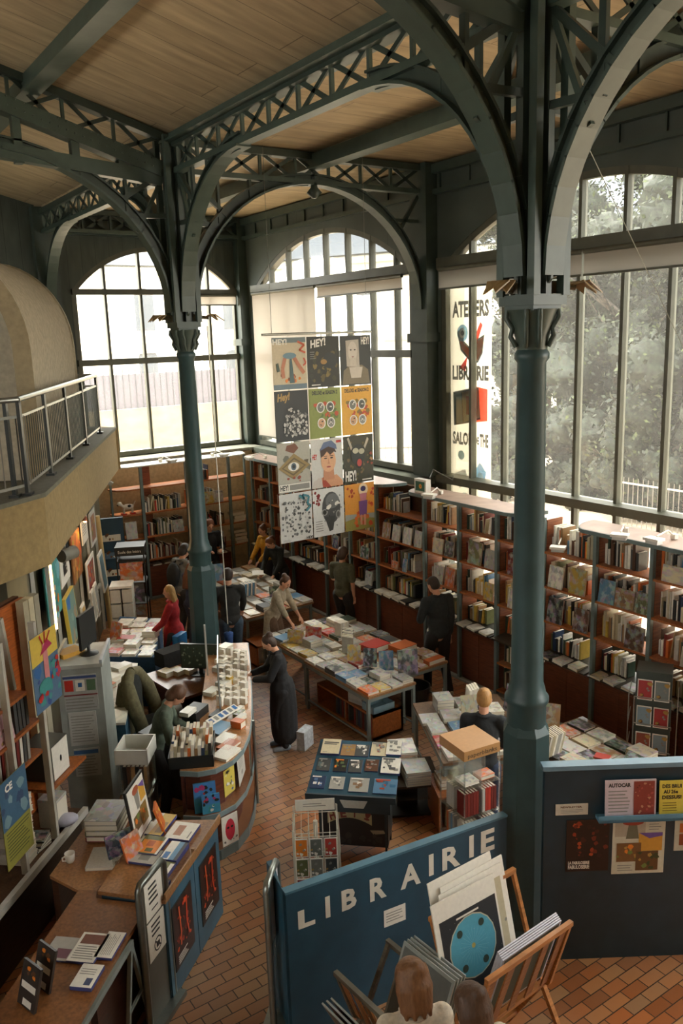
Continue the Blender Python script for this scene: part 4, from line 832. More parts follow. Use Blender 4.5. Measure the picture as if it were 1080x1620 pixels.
t=thing('picture_stand','tall blue stand with small pictures at the far left corner','stand',(5.0,15.6,0),-.3); b=MB(); b.box(-.26,-.04,0,.26,.04,2.05,C(46,78,100)); b.build('panel',PAINT,t)
for i,(z,c_,c2) in enumerate(((1.6,W_,OCH),(1.25,C(90,120,150),W_),(.9,W_,ORG))):
    p=Painter(.38,.3,c_); p.blobs(9,.12,.12,.88,.88,[c2,BRN,TEAL,GRY],.06,.13); p.done('picture',None,None,(0,-.05,z),0,-.08,None,t)
t=thing('rolled_poster_tube','tall cream cardboard tube standing by the far wall panels','tube',(4.72,15.2,0)); b=MB(); b.tube([(0,0,0),(-.05,.05,2.2)],.05,C(206,176,120),12); b.build('tube',PAPER,t)

# ================================================================ curved sales counter
cnt=thing('sales_counter','curved brown wooden sales counter with grey edges','counter',(3.6,8.2,0))
OUT=[(2.89,7.47),(3.03,7.34),(3.2,7.29),(3.42,7.34),(3.63,7.5),(3.84,7.76),(4.02,8.05),(4.4,8.76),(4.8,9.55),(5.16,10.3)]
INN=[(3.16,8.12),(3.26,8.1),(3.38,8.13),(3.55,8.42),(3.69,8.7),(4.07,9.42),(4.44,10.12),(4.68,10.6)]
def offp(P,d):
    r=[]
    for i,p in enumerate(P):
        a=Vector(P[max(i-1,0)]); c=Vector(P[min(i+1,len(P)-1)]); t_=(c-a).normalized(); n_=Vector((-t_.y,t_.x)); r.append(tuple(Vector(p)+n_*d))
    return r
def band(b,P,Q,z0,z1,col):
    for i in range(len(P)-1): b.hexa([(*P[i],z0),(*P[i+1],z0),(*Q[i+1],z0),(*Q[i],z0),(*P[i],z1),(*P[i+1],z1),(*Q[i+1],z1),(*Q[i],z1)],col)
def cp(b,name,mat):
    o=b.build(name,mat,cnt); o.matrix_parent_inverse=Matrix.Translation((-3.6,-8.2,0)); return o
CB=C(96,48,32)
b=MB(); b.ext([(x,y,1.02) for x,y in OUT+INN[::-1]],(0,0,.03),C(172,122,76)); cp(b,'worktop',WOODX)
b=MB(); band(b,offp(OUT,-.012),OUT,.99,1.045,C(120,138,140)); cp(b,'worktop_edge',PAINT)
b=MB(); band(b,offp(OUT,.13),offp(OUT,.16),.02,1.0,CB); b.hexa([(2.95,7.62,.02),(2.98,7.6,.02),(3.2,8.1,.02),(3.16,8.1,.02),(2.95,7.62,1),(2.98,7.6,1),(3.2,8.1,1),(3.16,8.1,1)],CB); cp(b,'front_panel',WOOD)
b=MB(); band(b,OUT,offp(OUT,.16),.50,.53,C(120,76,48)); cp(b,'front_shelf',WOODX)
b=MB(); band(b,offp(OUT,-.012),OUT,.485,.54,C(120,138,140)); cp(b,'front_shelf_edge',PAINT)
b=MB(); band(b,OUT,offp(OUT,.16),.06,.1,C(130,86,56)); band(b,offp(OUT,-.012),OUT,0,.11,C(104,118,118)); cp(b,'foot_ledge',PAINT)
b=MB(); b.tube([(4.03,8.02,0),(4.03,8.02,1.05)],.018,C(150,156,150)); b.tube([(*OUT[5],.52),(*OUT[5],1.0)],.012,C(150,156,150)); cp(b,'edge_tube',METAL)
# printed sheets on the counter front
def sheet(name,label,cat,P0,P1,z0,h,base,art,th=.004,tilt=0):
    w=math.hypot(P1[0]-P0[0],P1[1]-P0[1]); rz=math.atan2(P1[1]-P0[1],P1[0]-P0[0]); p=Painter(w,h,base,th); art(p)
    return p.done(name,label,cat,((P0[0]+P1[0])/2,(P0[1]+P1[1])/2,z0),rz,tilt)
def txt(p): p.lines(.12,.88,.35,.9,9,GRY,.3).ell(.5,.2,.1,.06,GRY)
sheet('notice','white handwritten notice pasted on the curved counter front','notice',(3.6,7.58),(3.83,7.88),.56,.42,C(206,204,194),txt,.004,-.04)
def yl(p): p.blobs(12,.15,.1,.85,.85,[C(90,110,150),C(120,120,70),W_],.06,.12).text('BIBLI',.2,.86,.08,BK)
sheet('notice','small yellow notice pasted on the curved counter front','notice',(3.36,7.45),(3.53,7.54),.58,.3,C(214,196,90),yl)
def bb(p): p.rect(0,.5,1,1,C(70,130,190)).blobs(8,.1,.5,.9,.95,[RED,C(180,60,110),BK],.08,.16).blobs(5,.2,.1,.8,.45,[W_,TEAL],.06,.12)
sheet('magazine','blue and red magazine standing on the counter front shelf','magazine',(3.0,7.42),(3.22,7.35),.535,.32,C(60,140,170),bb,.02,-.12)
sheet('magazine','blue comic magazine standing in front of another on counter shelf','magazine',(3.06,7.36),(3.24,7.31),.535,.2,C(70,150,180),bb,.02,-.12)
def rf(p): p.rect(.08,.06,.92,.94,W_).ell(.5,.5,.3,.36,C(200,50,70)).ell(.38,.58,.08,.04,BK).ell(.62,.58,.08,.04,BK).blobs(10,.1,.08,.9,.2,[BK,GRY],.04,.07)
sheet('poster','small red face print low on the curved counter front','poster',(3.22,7.27),(3.42,7.3),.14,.34,W_,rf)
# things on the counter
def box(label,x,y,z,sx,sy,sz,col,rz=0,name='box',cat='box',mat=None,group=None):
    b=MB(); b.box(-sx/2,-sy/2,0,sx/2,sy/2,sz,col); o=b.build(name,mat or PAPER,None,(x,y,z),rz); return tag(o,label,cat,group)
CZ=1.05
def bin_(name,label,cat,x,y,z,sx,sy,sz,col,rz,mat):
    b=MB(); t_=.012; b.box(-sx/2,-sy/2,0,sx/2,sy/2,t_,col)
    for q in ((-sx/2,-sy/2,sx/2,-sy/2+t_),(-sx/2,sy/2-t_,sx/2,sy/2),(-sx/2,-sy/2,-sx/2+t_,sy/2),(sx/2-t_,-sy/2,sx/2,sy/2)): b.box(q[0],q[1],0,q[2],q[3],sz,col)
    return tag(b.build(name,mat,None,(x,y,z),rz),label,cat)
KA=-.48
bin_('book_tray','black tray of upright books at the counter corner','tray',3.13,7.68,CZ,.46,.56,.13,BK,KA,PLASTIC)
cc=['white','pale grey','white','dark blue','white','cream','white','tan','dark green','cream','white','orange','white','pale grey']
ca,sa=math.cos(KA),math.sin(KA)
for r in range(3):
    for i in range(12):
        lx=-.21+i*.035; ly=-.26+r*.18; n=cc[(i*5+r*3)%14]
        if RN.random()<.3: n=RN.choice(PN)
        if r==0 and i==10: n='olive'
        put(UPM,'book',f"{n} book, {ORD[i]} from left, {('front','middle','back')[r]} row of the black counter tray",'book',(3.13+lx*ca-ly*sa,7.68+lx*sa+ly*ca,CZ+.013),(0,.03,KA),(.032,.15,RN.uniform(.15,.26)),tone(n),'books in the black counter tray')
for x,y,n,w,h,lab in ((3.42,7.48,'white','.28','.2','white card with blue flower drawing at counter edge'),(3.52,7.62,'orange','.24','.16','orange leaflet pile on the curved counter'),(3.55,7.78,'white','.24','.17','white leaflet pile behind the orange one on counter'),(3.82,7.98,'orange','.1','.14','yellow orange blue card box near counter edge'),(3.62,8.05,'light blue','.3','.2','pale blue leaflet sheet behind the white leaflets on counter')):
    lone(n,lab,x,y,CZ,float(w),float(h),.03 if 'box' not in lab else .08,.5)
p=Painter(.5,.1,W_); [p.rect(.06+i*.16,.2,.16+i*.16,.85,[C(90,110,150),GRY,BLU][i%3]) for i in range(6)]; p.done('sample_strip','white strip of small blue stamps lying on the counter','card strip',(3.78,8.2,CZ+.05),.4,-1.2)
box('black card terminal beside counter screen',3.75,8.35,CZ,.2,.14,.05,BK,.6,'card_terminal','terminal',PLASTIC); box('dark label printer on the inner counter edge',3.55,8.55,CZ-.2,.28,.2,.3,C(40,40,40),.6,'printer','printer',PLASTIC); box('white slip printer top beside the dark printer',3.42,8.45,CZ+.1,.18,.12,.05,W_,.6,'slip_printer','printer',PLASTIC)
t=thing('cash_register_desk','low black till desk behind the counter','desk',(3.5,8.95,0),.46); b=MB(); b.box(-.3,-.35,0,.22,.4,.74,C(30,30,30)); b.build('body',PAINT,t); b=MB(); b.tube([(-.1,-.2,.76),(.0,-.16,.80),(.1,-.2,.77)],.018,C(90,220,130)); b.build('green_cable',PLASTIC,t)
b=MB(); b.bar((4.18,9.55,CZ),(4.18,9.55,CZ+.7),.02,.02,C(200,200,196),up=(1,0,0)); tag(b.build('lamp_stem',METAL),'slim white lamp stem rising from the inner counter edge','lamp')
t=thing('clear_screen','clear acrylic hygiene screen standing along the counter','screen',(3.92,8.75,CZ),.0); b=MB(); b.hexa([(-.12,-.36,0),(-.112,-.365,0),(.3,.5,0),(.292,.505,0),(-.12,-.36,.62),(-.112,-.365,.62),(.3,.5,.62),(.292,.505,.62)],W_); b.build('sheet',ACRYL,t)
b=MB(); b.bar((-.12,-.36,.63),(.3,.5,.63),.015,.02,C(210,210,204)); b.bar((-.12,-.36,0),(-.12,-.36,.63),.015,.015,C(180,184,180),up=(1,0,0)); b.build('frame',METAL,t)
# small white card boxes crowding the outer counter
k=0
for r in range(4):
    for i in range(9):
        s_=.12+i*.105; P=Vector((4.12,8.42)).lerp(Vector((4.98,10.1)),s_-.1); o_=Vector((-.87,.45))*(-.02+r*.095); h=RN.uniform(.06,.13)
        n=RN.choice(['white']*7+['pale grey','cream','yellow'])
        put(UPM,'card_box',f"{n} card box, {ORD[i]} from near end, {ORD[r]} row from counter's outer edge",'box',(P.x+o_.x,P.y+o_.y,CZ),(0,0,.46+RN.uniform(-.1,.1)),(RN.uniform(.05,.075),RN.uniform(.07,.1),h),tone(n),'white card boxes along the counter')
for i,(x,y,z) in enumerate(((4.72,10.12,.12),(4.55,9.85,.06),(4.4,9.62,.06),(3.98,9.0,.05),(4.2,9.1,.08))): lone('white',f"white paper block, {ORD[i]} from far end of counter's inner edge",x,y,CZ,.2,.14,z,.5)
for i in range(3): lone(['cream','olive','white'][i],f"{['cream','olive','white'][i]} slim box near the black coat woman, {ORD[i]} from far end",4.0-.04*i,8.32-.1*i,CZ,.16,.07,.05,.5)
# desk and big screen behind the counter at the column foot
t=thing('back_desk','brown wooden desk at the foot of the left column','desk',(4.3,10.55,0),.46-.35); b=MB(); b.box(-.5,-.75,.70,.3,.35,.74,C(120,74,44)); b.build('desktop',WOODX,t); b=MB(); b.box(-.48,-.7,0,-.44,.33,.7,CB); b.box(.24,-.7,0,.28,.33,.7,CB); b.box(-.48,.30,0,.28,.33,.7,CB); b.build('panels',WOOD,t)
t=thing('screen','flat dark computer screen with mottled picture behind the counter','monitor',(4.42,10.32,.74),-.75); b=MB(); b.box(-.28,-.02,.1,.28,.02,.46,C(44,48,44)); b.build('case',PLASTIC,t); p=Painter(.53,.33,C(60,74,62)); p.blobs(60,.03,.05,.97,.95,[C(110,130,110),C(70,84,70),C(150,160,140),C(60,66,50)],.03,.07); p.done('picture',None,None,(0,-.021,.115),0,0,None,t); b=MB(); b.box(-.03,0,.0,.03,.03,.2,BK); b.box(-.12,-.08,0,.12,.1,.015,BK); b.build('stand',PLASTIC,t)
for i in range(3): lone('cream',f"cream packet lying {ORD[i]} from left on the brown desk",4.02+.15*i,10.62-.05*i,.74,.16,.2,.07,.3)
box('dark bag lying on the brown desk behind the screen',4.3,11.0,.74,.5,.25,.22,C(26,26,26),.2,'bag','bag',CLOTH)
box('brown cardboard box on the floor behind the counter',4.05,9.9,0,.5,.4,.42,C(150,106,58),.2,'cardboard_box'); box('pale crumpled bag on the floor behind the counter',3.8,9.55,0,.3,.25,.2,C(160,150,110),.5,'bag','bag',CLOTH)
# office chair with olive jacket over its back
t=thing('office_chair','dark office chair behind the counter','chair',(3.55,9.85,0),.9); b=MB(); b.ell((0,0,.48),(.25,.25,.05),BK,16,8); b.build('seat',CLOTH,t); b=MB(); b.ell((0,.25,.85),(.22,.05,.28),BK,14,8); b.build('backrest',CLOTH,t)
b=MB(); b.tube([(0,0,.08),(0,0,.46)],.03,GRY); b.tube([(0,.05,.44),(0,.25,.5),(0,.27,.8)],.025,BK); b.build('post',METAL,t)
for k in range(5): b=MB(); a=k*2*PI/5; b.tube([(0,0,.1),(.28*math.cos(a),.28*math.sin(a),.06)],.02,BK); b.ell((.28*math.cos(a),.28*math.sin(a),.035),(.03,.03,.035),BK,8,5); b.build('leg',PLASTIC,t)
JK=C(98,92,66)
b=MB(); 
for sx in (-1,1): b.tube([(0,.3,1.17),(sx*.2,.29,1.08),(sx*.3,.2,.85),(sx*.31,.1,.55),(sx*.27,.1,.36)],[.06,.09,.1,.09,.07],JK,10)
b.tube([(-.2,.32,1.08),(-.2,.36,.7),(-.18,.36,.42)],[.08,.12,.13],JK,10); b.tube([(.2,.32,1.08),(.2,.36,.7),(.18,.36,.42)],[.08,.12,.13],JK,10); b.tube([(0,.34,1.1),(0,.37,.7),(0,.37,.42)],[.08,.12,.13],JK,10)
o=b.build('jacket',CLOTH,None,(3.55,9.85,0),.9); tag(o,'olive jacket draped over the back of the office chair','jacket')
o=box('white crash helmet on the office chair edge',3.85,9.98,.55,.02,.02,.02,W_,0,'helmet','helmet',PLASTIC); bpy.data.objects.remove(o)
b=MB(); b.ell((0,0,.11),(.14,.12,.11),C(206,204,196),14,8); tag(b.build('helmet',PLASTIC,None,(3.72,9.72,.53)),'white rounded helmet lying on the office chair seat','helmet')
# clear plastic bin tower in front of the clerk
t=thing('bin_tower','tower of clear acrylic bins beside the clerk','shelf tower',(2.58,7.86,0),-.62)
for z in (.1,.45,.8): 
    b=MB(); b.box(-.15,-.16,z,.15,.16,z+.01,W_); b.box(-.15,-.16,z,-.145,.16,z+.3,W_); b.box(.145,-.16,z,.15,.16,z+.3,W_); b.box(-.15,.155,z,.15,.16,z+.3,W_); b.box(-.15,-.16,z,.15,-.155,z+.12,W_); b.build('bin',ACRYL,t)
b=MB(); 
for q in ((-.17,-.18,.17,-.165),(-.17,.165,.17,.18),(-.17,-.18,-.155,.18),(.155,-.18,.17,.18),(-.17,-.18,.17,.18)): b.box(q[0],q[1],1.14,q[2],q[3],1.3 if q[3]-q[1]<.3 or q[2]-q[0]<.3 else 1.15,C(200,200,190))
b.build('top_bin',PLASTIC,t)
for j,z in enumerate((.112,.462,.812)):
    for i in range(6): put(UPM,'book',f"{['dark brown','tan','black'][(i+j)%3]} album, {ORD[i]} from left, {('bottom','middle','top')[j]} bin of the clear tower",'book',(2.58+(-.13+.045*i)*.81-.1*-.58*-1,7.86+(-.13+.045*i)*-.58-.1*.81,z),(0,0,-.62),(.04,.2,.26),tone(['brown','tan','black'][(i+j)%3]),'albums in the clear bin tower')
# ================================================================ lower left: long desk, blue cabinet, gates
DW=C(128,82,44)
dk=thing('reception_desk','long brown wooden desk running along the lower left','desk',(1.4,5.9,0))
def kp(b,name,mat):
    o=b.build(name,mat,dk); o.matrix_parent_inverse=Matrix.Translation((-1.4,-5.9,0)); return o
b=MB(); b.ext([(x,y,.91) for x,y in ((.55,4.38),(1.63,5.55),(1.90,5.82),(1.58,6.15),(1.62,6.24),(1.50,6.34),(.30,5.02),(.0,4.6))],(0,0,.035),DW); kp(b,'desktop',WOODX)
b=MB(); b.ext([(x,y,.90) for x,y in ((1.36,6.70),(1.50,6.35),(1.62,6.25),(2.26,6.90),(2.3,7.12),(2.06,7.45),(1.98,7.42))],(0,0,.03),C(152,106,64)); kp(b,'return_top',WOODX)
b=MB(); b.bar((.6,4.45,.89),(1.66,5.55,.89),.03,.05,GST)
for t_ in (.15,.98):
    x=.6+1.06*t_; y=4.45+1.1*t_; b.bar((x,y,.9),(x-.16,y-.17,0),.03,.03,GST); b.bar((x,y,.9),(x+.16,y+.17,0),.03,.03,GST); b.bar((x-.3,y+.3,.9),(x-.46,y+.14,0),.03,.03,GST); b.bar((x-.08,y-.09,.4),(x+.08,y+.08,.4),.02,.02,GST)
kp(b,'trestle',PAINT)
b=MB(); b.ext([(1.3,5.35,0),(1.95,6.0,0),(1.91,6.04,0),(1.26,5.39,0)],(0,0,.9),C(66,38,26)); kp(b,'front_panel',WOOD); b=MB(); b.ext([(1.42,6.7,0),(1.98,7.35,0),(1.94,7.39,0),(1.38,6.74,0)],(0,0,.88),C(74,46,30)); kp(b,'modesty_panel',WOOD)
DZ=.946
def leaf(label,x,y,w,h,rz,base,art,t=.02,name='leaflet',z=DZ):
    b=MB(); b.box(-w/2,-h/2,0,w/2,h/2,t,C(70,74,130) if t>.01 else base); b.poly([(-w/2,-h/2,t+.0006),(w/2,-h/2,t+.0006),(w/2,h/2,t+.0006),(-w/2,h/2,t+.0006)],base)
    def R(u0,v0,u1,v1,c,k=1): b.poly([((u0-.5)*w,(v0-.5)*h,t+.0006+.0005*k),((u1-.5)*w,(v0-.5)*h,t+.0006+.0005*k),((u1-.5)*w,(v1-.5)*h,t+.0006+.0005*k),((u0-.5)*w,(v1-.5)*h,t+.0006+.0005*k)],c)
    art(R); o=b.build(name,PAPER,None,(x,y,z),rz); return tag(o,label,'leaflet')
A1=-.75
def l1(R): R(.1,.6,.9,.93,C(120,70,50)); [R(.1,.1+.08*i,.9-.05*(i%3),.13+.08*i,GRY) for i in range(6)]
leaf('white leaflet pile with brown picture lying on long desk',1.35,5.60,.21,.3,A1,W_,l1)
def l2(R): [R(.15+.1*i,.1,.18+.1*i,.9-.06*(i%3),GRY) for i in range(7)]
leaf('white printed leaflet pile nearest the gate on long desk',1.49,5.53,.14,.27,A1,W_,l2)
def l3(R): R(.55,.1,.85,.4,C(60,70,100)); [R(.1,.55+.1*i,.8,.58+.1*i,GRY) for i in range(3)]
leaf('white postcard pile with dark corner picture lying on long desk',1.25,5.31,.16,.22,A1,W_,l3,.03)
def l4(R): R(.0,.0,.35,.4,C(90,140,170)); R(.4,.1,.95,.5,C(110,70,80)); R(.1,.55,.9,.95,C(170,166,156))
leaf('grey and blue folded leaflets fanned on the long desk',1.18,5.72,.2,.24,A1,C(168,164,154),l4,.012)
lone('pale grey','thick white art book, topmost of pile on desk end',1.98,7.02,1.11,.3,.36,.05,A1+.1)
for i,n in enumerate(('cream','olive','dark red')): lone(n,f"{n} art book, {ORD[i+1]} down in the pile on desk end",1.98,7.02,1.06-.055*i,.3,.36,.053,A1+.12)
lone('white','white spiral price list lying open on the desk return',1.83,6.62,.932,.3,.3,.03,A1+.2)
stand('dark blue','dark blue folder standing on the desk return',1.96,6.58,.935,.26,.22,A1+.9,.3); stand('orange','orange picture card standing behind dark blue folder on desk',2.02,6.42,.96,.2,.24,A1+1.2,.3)
t=thing('cup','white tea cup on the desk return','cup',(1.56,6.78,.931)); b=MB(); b.lathe([(.025,0),(.038,.02),(.045,.09),(.042,.09),(.035,.02),(.01,.012)],W_,18); b.build('bowl',PLASTIC,t); b=MB(); b.tube([(-.04,0,.07),(-.065,0,.065),(-.065,0,.035),(-.038,0,.025)],.006,W_,6); b.build('handle',PLASTIC,t)
t=thing('glass','small clear glass beside the cup on the desk return','glass',(1.86,6.45,.931)); b=MB(); b.lathe([(.028,0),(.035,.09),(.032,.09),(.025,.01)],W_,16); b.build('tumbler',ACRYL,t)
for i,(x,y) in enumerate(((.95,5.42),(.82,5.30))):
    p=Painter(.2,.3,C(56,50,46),.02); p.rect(.1,.4,.9,.55,W_).blobs(6,.1,.6,.9,.95,[ORG,BRN],.06,.12).rect(.3,.05,.8,.2,W_); p.done('leaflet_holder',('dark leaflet holder standing at near end of desk','second dark leaflet holder at bottom left corner of the desk')[i],'leaflet holder',(x,y,DZ),A1-.5,-.3)
bin_('paper_tray','grey desk tray at the bottom left corner','tray',.60,5.02,DZ,.34,.26,.06,C(70,74,68),-.7,PLASTIC)
# things in the case
for i in range(7): put(UPM,'binder',f"{['pale grey','white','olive'][i%3]} ring binder, {ORD[i]} from left on top shelf of display case",'binder',(*vit(-.3+.055*i,.06,0)[:2],2.30),(0,0,VZ),(.05,.26,.32),tone(['pale grey','white','olive'][i%3]),'ring binders in the display case')
for i in range(9): put(UPM,'book',f"{['pale grey','dark red','white','dark grey'][i%4]} book, {ORD[i]} from left on lowest shelf of display case",'book',(*vit(-.12+.058*i,.05,0)[:2],1.65),(0,.05,VZ),(.04,.22,.26),tone(['pale grey','dark red','white','dark grey'][i%4]),'books on lowest shelf of the display case')
for i in range(4): put(UPM,'book',f"dark book, {ORD[i]} from left beside pink print in display case",'book',(*vit(.22+.06*i,.06,0)[:2],1.96),(0,.0,VZ),(.045,.22,.28),tone('dark grey'),'dark books beside pink print')
p=Painter(.3,.28,C(190,150,156)); p.blobs(8,.2,.05,.8,.5,[BRN,OCH,GRY],.06,.12); p.done('print','pink print of a small animal on middle shelf of display case','print',vit(.02,.04,1.96),VZ,-.1)
for i in range(11): lone('white',f"white book with red edge, {ORD[i]} up in tall pile on the case ledge",*vit(.2+RN.uniform(-.02,.02),.18,0)[:2],.712+.058*i,.2,.28,.055,VZ+RN.uniform(-.15,.15))
for i in range(5): lone('white' if i%2 else 'dark grey',f"slim magazine, {ORD[i]} up in leaning pile on the case ledge",*vit(.42,.16,0)[:2],.712+.02*i,.2,.28,.018,VZ+.1*i-.2)
p=Painter(.34,.42,C(160,130,84),.02); p.rect(.06,.05,.94,.95,C(72,44,34)).blobs(6,.3,.3,.8,.7,[C(110,70,50),BRN],.06,.12); p.done('framed_picture','dark framed picture leaning on ledge of the display case','picture',vit(.38,.34,.715),VZ,-.1)
t=thing('letter_box','white and black document box on the corner shelf of display case','box',vit(.86,.14,1.212),VZ); b=MB(); b.box(-.16,-.1,0,.16,.2,.36,C(60,64,60)); b.build('body',PLASTIC,t); p=Painter(.3,.34,W_); p.ell(.5,.5,.06,.1,BK); p.done('front',None,None,(.0,-.105,.01),0,0,None,t)
lone('pale grey','grey folder block under the corner shelf of display case',*vit(.8,.14,0)[:2],.712,.2,.2,.3,VZ); b=MB(); b.ell((0,0,.05),(.12,.1,.05),C(196,196,214),12,7); tag(b.build('paper_roll',PAPER,None,vit(.78,.0,.72)),'white crumpled roll on ledge end of the display case','paper roll')
b=MB(); b.box(-.12,-.1,0,.12,.1,.34,C(120,110,96)); o=b.build('woven_bag',CLOTH,None,(2.12,8.25,.0),-.5); tag(o,'patterned bag standing at foot of the steel cabinet','bag')
b=MB(); b.box(-.2,-.16,0,.2,.16,.18,C(60,30,24)); tag(b.build('floor_box',PAPER,None,(1.75,7.0+.45,0),.4),'dark red box on the floor beside patterned bag','box')
for i in range(3): 
    b=MB(); b.box(-.2,-.15,0,.2,.15,.05,C(88,84,70)); b.box(-.17,-.12,.05,.17,.12,.055,C(70,52,40)); tag(b.build('picture_tray',PLASTIC,None,(.42+.12*i,5.95-.2*i,.32+.02*i),-.6+.2*i),('flat framed tray in dark corner left of the desk','second flat framed tray beside the desk corner','third flat framed tray lowest in the dark corner')[i],'tray')
b=MB(); b.box(-.35,-.3,0,.35,.3,.32,C(58,44,32)); tag(b.build('floor_chest',WOOD,None,(.54,5.72,0),-.5),'dark wooden chest in the corner left of the long desk','chest')
# blue cabinet with two posters
BZ=math.atan2(.76,.84)
cb=thing('blue_cabinet','blue painted cabinet with two fiery posters beside the gate','cabinet',(2.42,6.14,0),BZ)
b=MB(); b.hexa([(-.56,0,0),(.56,0,0),(.42,.62,0),(-.56,.55,0),(-.56,0,.95),(.56,0,.95),(.42,.62,.95),(-.56,.55,.95)],C(50,88,108)); b.build('body',PAINT,cb)
b=MB(); b.box(-.55,-.012,.02,-.005,0,.93,C(54,94,114)); b.build('door',PAINT,cb); b=MB(); b.box(.005,-.012,.02,.55,0,.93,C(54,94,114)); b.build('door',PAINT,cb)
b=MB(); b.hexa([(-.58,-.03,.95),(.58,-.03,.95),(.43,.65,.95),(-.58,.57,.95),(-.58,-.03,.985),(.58,-.03,.985),(.43,.65,.985),(-.58,.57,.985)],C(150,104,62)); b.build('top',WOODX,cb)
b=MB(); b.box(-.58,-.035,.985,.58,-.02,1.04,C(150,110,70)); b.box(.0,-.03,.985,.02,.0,1.06,C(160,120,80)); b.build('lip',WOODX,cb)
def fire(p):
    p.rect(.04,.03,.96,.97,C(52,26,22)).blobs(34,.15,.25,.85,.92,[C(190,60,34),C(214,84,44),C(120,36,28),C(90,30,26),C(160,50,36)],.03,.09)
    p.line([(.3,.9),(.34,.5),(.3,.3)],.02,C(214,90,50)).line([(.7,.9),(.64,.55),(.72,.3)],.02,C(200,70,40)).lines(.12,.6,.06,.2,4,W_,.55)
for x in (-.28,.28):
    p=Painter(.38,.6,BK); fire(p); p.done('poster',None,None,(x,-.018,.22),0,0,None,cb)['label']='fiery red and black poster'
def cbl(x,y): return (2.42+x*math.cos(BZ)-y*math.sin(BZ),6.14+x*math.sin(BZ)+y*math.cos(BZ))
def art_book(n,lab,x,y,w,h,art,t=.03,rz=0,z=.987):
    p=[]
    o=leaf(lab,*cbl(x,y),w,h,BZ+rz,C(*PC[n]),art,t,'book',z); o['category']='book'; return o
art_book('olive','book with orange flowers on cover lying on blue cabinet',.05,.4,.26,.22,lambda R:(R(.05,.1,.75,.95,C(220,130,40)),R(.1,.3,.3,.6,C(90,90,40),2),R(.4,.4,.7,.7,C(180,90,30),2),R(0,0,1,.1,W_,3)))
art_book('white','white exhibition book with brown picture lying on blue cabinet',.3,.22,.26,.24,lambda R:(R(.2,.45,.8,.75,C(170,120,90)),R(.1,.1,.5,.15,GRY)))
art_book('yellow','yellow and white book at far end of the blue cabinet',.36,.46,.34,.16,lambda R:(R(0,.75,1,1,W_),R(.1,.1,.6,.5,C(150,120,60))))
art_book('light blue','blue and white book lying near front of blue cabinet',-.02,.15,.26,.16,lambda R:(R(0,.5,1,1,W_),R(.05,.6,.4,.9,C(60,110,170),2),R(0,0,1,.2,C(50,50,60),2)),.05)
art_book('pale grey','grey printed magazine lying in middle of blue cabinet',-.1,.38,.2,.24,lambda R:(R(.2,.3,.8,.7,C(130,130,120)),),.02)
art_book('olive','olive green book lying at near end of blue cabinet',-.28,.16,.24,.18,lambda R:(R(0,.0,.9,.2,W_),),.04)
art_book('black','black and white magazine at nearest corner of blue cabinet',-.46,.1,.18,.16,lambda R:(R(.1,.2,.9,.8,W_),),.03)
art_book('white','white paper sheet lying at back of blue cabinet',.24,.56,.34,.12,lambda R:(R(.1,.4,.3,.6,GRY),),.01)
p=Painter(.42,.52,BK,.02); p.rect(.05,.04,.95,.96,W_).pol([(.35,.8),(.6,.8),(.55,.5),(.4,.5)],GRY).ell(.47,.84,.17,.07,C(170,90,60)).rect(.62,.55,.92,.85,C(210,160,60)).pol([(.62,.85),(.92,.85),(.92,.72)],C(110,80,160)).rect(.12,.2,.5,.46,C(110,90,60)).rect(.5,.15,.85,.5,C(150,120,60)).blobs(8,.15,.2,.8,.48,[GRN,BRN,ORG],.05,.09)
p.done('framed_poster','black framed exhibition poster standing on the blue cabinet','poster',(2.22,6.72,.987),BZ+.12,-.12)
p=Painter(.16,.26,C(206,110,50),.02); p.blobs(6,.1,.3,.9,.9,[RED,YEL],.1,.2); p.done('picture_card','orange card leaning by the framed poster on blue cabinet','card',(2.4,6.66,.99),BZ+.4,-.3)
# security gate panels
def gate(label,p0,p1,h,signs,col):
    cx,cy=(p0[0]+p1[0])/2,(p0[1]+p1[1])/2; rz=math.atan2(p1[1]-p0[1],p1[0]-p0[0]); w=math.hypot(p1[0]-p0[0],p1[1]-p0[1])
    t=thing('security_gate',label,'security gate',(cx,cy,0),rz); b=MB()
    b.tube([(-w/2,0,0),(-w/2,0,h-.04),(-w/2+.03,0,h),(w/2-.03,0,h),(w/2,0,h-.04),(w/2,0,0)],.028,col,10); b.box(-w/2-.05,-.09,0,w/2+.05,.09,.05,col); b.build('frame',METAL,t)
    b=MB(); b.box(-w/2+.02,-.008,.05,w/2-.02,.008,h-.02,C(84,84,74)); b.build('panel',ACRYL if not signs else PLASTIC,t); return t,w
g,w=gate('dark security gate panel with two notices beside the blue cabinet',(1.75,5.58),(2.05,5.82),1.3,True,C(120,124,118))
p=Painter(.26,.32,W_); p.lines(.2,.8,.35,.9,4,BK,.45).lines(.3,.7,.15,.25,1,BK,.4); p.done('notice',None,None,(0,-.012,.94),0,0,None,g)['label']='white notice with black text'
p=Painter(.26,.34,W_); p.lines(.2,.8,.55,.92,3,BK,.45).ell(.5,.28,.22,.18,BK).ell(.5,.28,.18,.145,W_).rect(.4,.2,.6,.34,BK).line([(.34,.4),(.66,.16)],.012,BK); p.done('notice',None,None,(0,-.012,.58),0,0,None,g)['label']='white no-phone notice'
g2,w=gate('chrome security gate panel at left end of the lettered partition',(2.55,5.02),(2.78,5.26),1.3,False,C(150,156,150))
p=Painter(.26,.5,C(214,214,222)); p.done('paper',None,None,(0,-.012,.76),0,0,None,g2)
